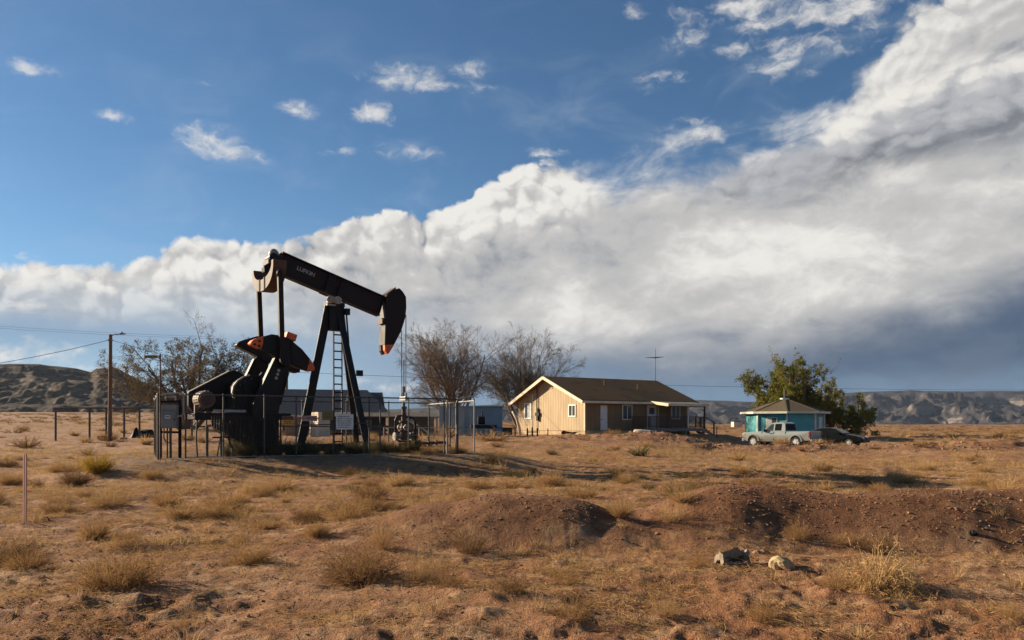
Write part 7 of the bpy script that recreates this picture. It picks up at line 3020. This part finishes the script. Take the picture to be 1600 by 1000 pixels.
def sample(nwant, rmin, rmax, seed, dens=None, half=0.70):
    g = np.random.default_rng(seed)
    th = g.uniform(-half, half, nwant)
    r = np.sqrt(g.uniform(rmin ** 2, rmax ** 2, nwant))
    x, y = r * np.sin(th), r * np.cos(th)
    if dens is not None:
        keep = g.random(nwant) < dens(x, y)
        x, y = x[keep], y[keep]
    return x, y, g


def off_limits(x, y):
    ok = np.ones_like(x)
    for a, b, r in ((8.5, 71, 8.5), (21.5, 59, 4.5), (25.6, 75.5, 5.2)):
        ok = ok * (np.hypot(x - a, y - b) > r)
    return ok


def straw_d(x, y):
    b = np.maximum(seg_ridge(x, y, BERM1, 1.7, 1.1), seg_ridge(x, y, BERM2, 1.9, 1.1))
    k = x / np.maximum(y, 1)
    f = sst(fbm(x / 2.2, y / 2.6, 4, 13) + 0.20 * sst(y, 11, 18) + 0.10 * sst(k, 0.1, 0.3) * sst(y, 12, 16), 0.02, 0.42)
    near = 0.10 + 0.9 * sst(fbm(x / 0.7, y / 0.8, 3, 131), -0.05, 0.35)
    return np.clip(0.04 + 0.85 * f * near, 0, 1) * (1 - np.clip(b * 3, 0, 0.86)) * off_limits(x, y)


tufts = [tuft_mesh(3, 16, 0.10, 0.05, 0.0042), tuft_mesh(4, 22, 0.15, 0.07, 0.0042), tuft_mesh(5, 14, 0.07, 0.08, 0.0042, 0.8), tuft_mesh(6, 26, 0.20, 0.08, 0.005), tuft_mesh(7, 12, 0.05, 0.10, 0.004, 1.0),
         tuft_mesh(8, 60, 0.16, 0.10, 0.010, 0.3, 'dark_bush'), tuft_mesh(9, 60, 0.15, 0.11, 0.010, 0.3, 'dry_bush')]
TP = []
for (nw, r0, r1, sd_, sc0, sc1) in ((9000, 4.2, 12, 1, 0.6, 1.25), (17000, 12, 24, 2, 0.8, 1.5), (22000, 24, 48, 3, 1.2, 2.3), (16000, 48, 130, 4, 1.8, 3.6)):
    x, y, g = sample(nw, r0, r1, sd_, straw_d)
    z = ground_h(x, y)
    m_ = len(x)
    s_ = g.uniform(sc0, sc1, m_)
    TP.append((np.stack([x, y, z], 1), np.stack([g.normal(0, 0.12, m_), g.normal(0, 0.12, m_), g.uniform(0, 6.28, m_)], 1), np.stack([s_, s_, s_ * g.uniform(0.5, 1.1, m_)], 1), g.choice(5, m_, p=[0.26, 0.2, 0.26, 0.10, 0.18])))
x, y, g = sample(9000, 75, 460, 71, lambda x, y: 0.25 + 0.75 * sst(fbm(x / 14, y / 14, 3, 141), -0.1, 0.3), 0.75)
z = ground_h(x, y, False)
m_ = len(x)
s_ = g.uniform(1.8, 4.6, m_)
TP.append((np.stack([x, y, z], 1), np.stack([0 * s_, 0 * s_, g.uniform(0, 6.28, m_)], 1), np.stack([s_ * 1.5, s_ * 1.5, s_], 1), g.choice([3, 5, 6], m_, p=[0.2, 0.45, 0.35])))
scatter('dry_grass', tufts, *[np.concatenate([t[i] for t in TP]) for i in range(4)], 'dry straw and stubble covering the open ground')


def litter_mesh(seed, n, spread, l0, l1, w):
    """broken straws and twigs lying about"""
    rnd = random.Random(seed)
    S = Strips()
    for i in range(n):
        a, r = rnd.uniform(0, 6.283), spread * math.sqrt(rnd.random())
        b = Vector((math.cos(a) * r, math.sin(a) * r, rnd.uniform(0.002, 0.014)))
        a2 = rnd.uniform(0, 6.283)
        l = rnd.uniform(l0, l1)
        d = Vector((math.cos(a2), math.sin(a2), rnd.uniform(-0.05, 0.28)))
        m1 = b + d * l * 0.5 + Vector((rnd.uniform(-1, 1), rnd.uniform(-1, 1), rnd.uniform(-0.1, 0.6))) * l * 0.12
        S.ribbon([b, m1, b + d * l], w, w * 0.6, d.cross(rvec(rnd)).normalized())
    return S.mesh('litter', M['straw'] if seed % 3 == 0 else M['dry_bush'])


litters = [litter_mesh(51 + i, n_, sp_, 0.02, l_, w_) for i, (n_, sp_, l_, w_) in enumerate(((26, 0.16, 0.09, 0.0034), (22, 0.12, 0.07, 0.003), (16, 0.2, 0.16, 0.0036), (30, 0.18, 0.06, 0.003)))]


def litter_d(x, y):
    b = np.maximum(seg_ridge(x, y, BERM1, 1.7, 1.1), seg_ridge(x, y, BERM2, 1.9, 1.1))
    near = 0.16 + 0.84 * sst(fbm(x / 0.8, y / 0.9, 4, 231), -0.08, 0.3)
    return near * (1 - np.clip(b * 3, 0, 0.9)) * off_limits(x, y)


TP = []
for (nw, r0, r1, sd_, sc0, sc1) in ((7500, 4.2, 11, 31, 0.7, 1.2), (9000, 11, 22, 32, 1.0, 1.6), (6000, 22, 40, 33, 1.6, 2.4)):
    x, y, g = sample(nw, r0, r1, sd_, litter_d)
    z = ground_h(x, y)
    m_ = len(x)
    s_ = g.uniform(sc0, sc1, m_)
    TP.append((np.stack([x, y, z], 1), np.stack([g.normal(0, 0.08, m_), g.normal(0, 0.08, m_), g.uniform(0, 6.28, m_)], 1), np.stack([s_, s_, s_], 1), g.choice(4, m_)))
scatter('straw_litter', litters, *[np.concatenate([t[i] for t in TP]) for i in range(4)], 'broken straws and twigs lying on the soil')


def stone_mesh(seed, mat):
    rnd = random.Random(seed)
    bm = bmesh.new()
    bmesh.ops.create_icosphere(bm, subdivisions=1, radius=1.0)
    for v in bm.verts:
        v.co *= rnd.uniform(0.68, 1.2)
        v.co.z *= 0.62
    me = bpy.data.meshes.new('stone')
    bm.to_mesh(me)
    bm.free()
    me.materials.append(mat)
    return me


stones = [stone_mesh(i, M['clod']) for i in range(4)] + [stone_mesh(20 + i, M['pebble']) for i in range(2)]


def clod_d(x, y):
    b = np.maximum(seg_ridge(x, y, BERM1, 2.0, 1.5), seg_ridge(x, y, BERM2, 2.2, 1.5))
    rg = seg_ridge(x, y, RIDGE, 4.5, 4.5)
    return np.clip(0.22 + np.clip((b - 0.25) * 2.2, 0, 0.75) + np.clip(rg * 2.5, 0, 0.8), 0, 1) * off_limits(x, y)


TP = []
for (nw, r0, r1, sd_, sc0, sc1) in ((24000, 4.2, 13, 11, 0.004, 0.021), (9000, 10, 28, 12, 0.010, 0.03), (9000, 44, 56, 13, 0.02, 0.12)):
    x, y, g = sample(nw, r0, r1, sd_, clod_d)
    if sd_ == 13:
        keep = seg_ridge(x, y, RIDGE, 4.5, 4.5) > 0.06
        x, y = x[keep], y[keep]
    z = ground_h(x, y)
    m_ = len(x)
    s_ = sc0 + (sc1 - sc0) * g.random(m_) ** 2.5
    TP.append((np.stack([x, y, z + s_ * 0.15], 1), g.uniform(0, 6.28, (m_, 3)) * np.array([0.08, 0.08, 1]), np.stack([s_ * g.uniform(0.7, 1.3, m_), s_, s_ * g.uniform(0.7, 1.1, m_)], 1), g.choice(6, m_, p=[0.245, 0.24, 0.24, 0.235, 0.02, 0.02])))
scatter('soil_clods', stones, *[np.concatenate([t[i] for t in TP]) for i in range(4)], 'loose clods and pebbles strewn over the bare earth')

# ================================================================== air
hz = MB()
hz.box(-5600, 6400, -60, 3400, -12, 200)
haze = hz.build('haze', [], None, each=False)
hm = bpy.data.materials.new('haze_air')
hm.use_nodes = True
hm.node_tree.nodes.clear()
ho = hm.node_tree.nodes.new('ShaderNodeOutputMaterial')
hv = hm.node_tree.nodes.new('ShaderNodeVolumePrincipled')
hv.inputs['Color'].default_value = (0.62, 0.76, 1.0, 1)
hv.inputs['Density'].default_value = 0.00004
hv.inputs['Anisotropy'].default_value = 0.2
hm.node_tree.links.new(hv.outputs[0], ho.inputs['Volume'])
haze.data.materials.append(hm)
tag(haze, 'thin blue air that softens the far escarpment', kind='stuff')
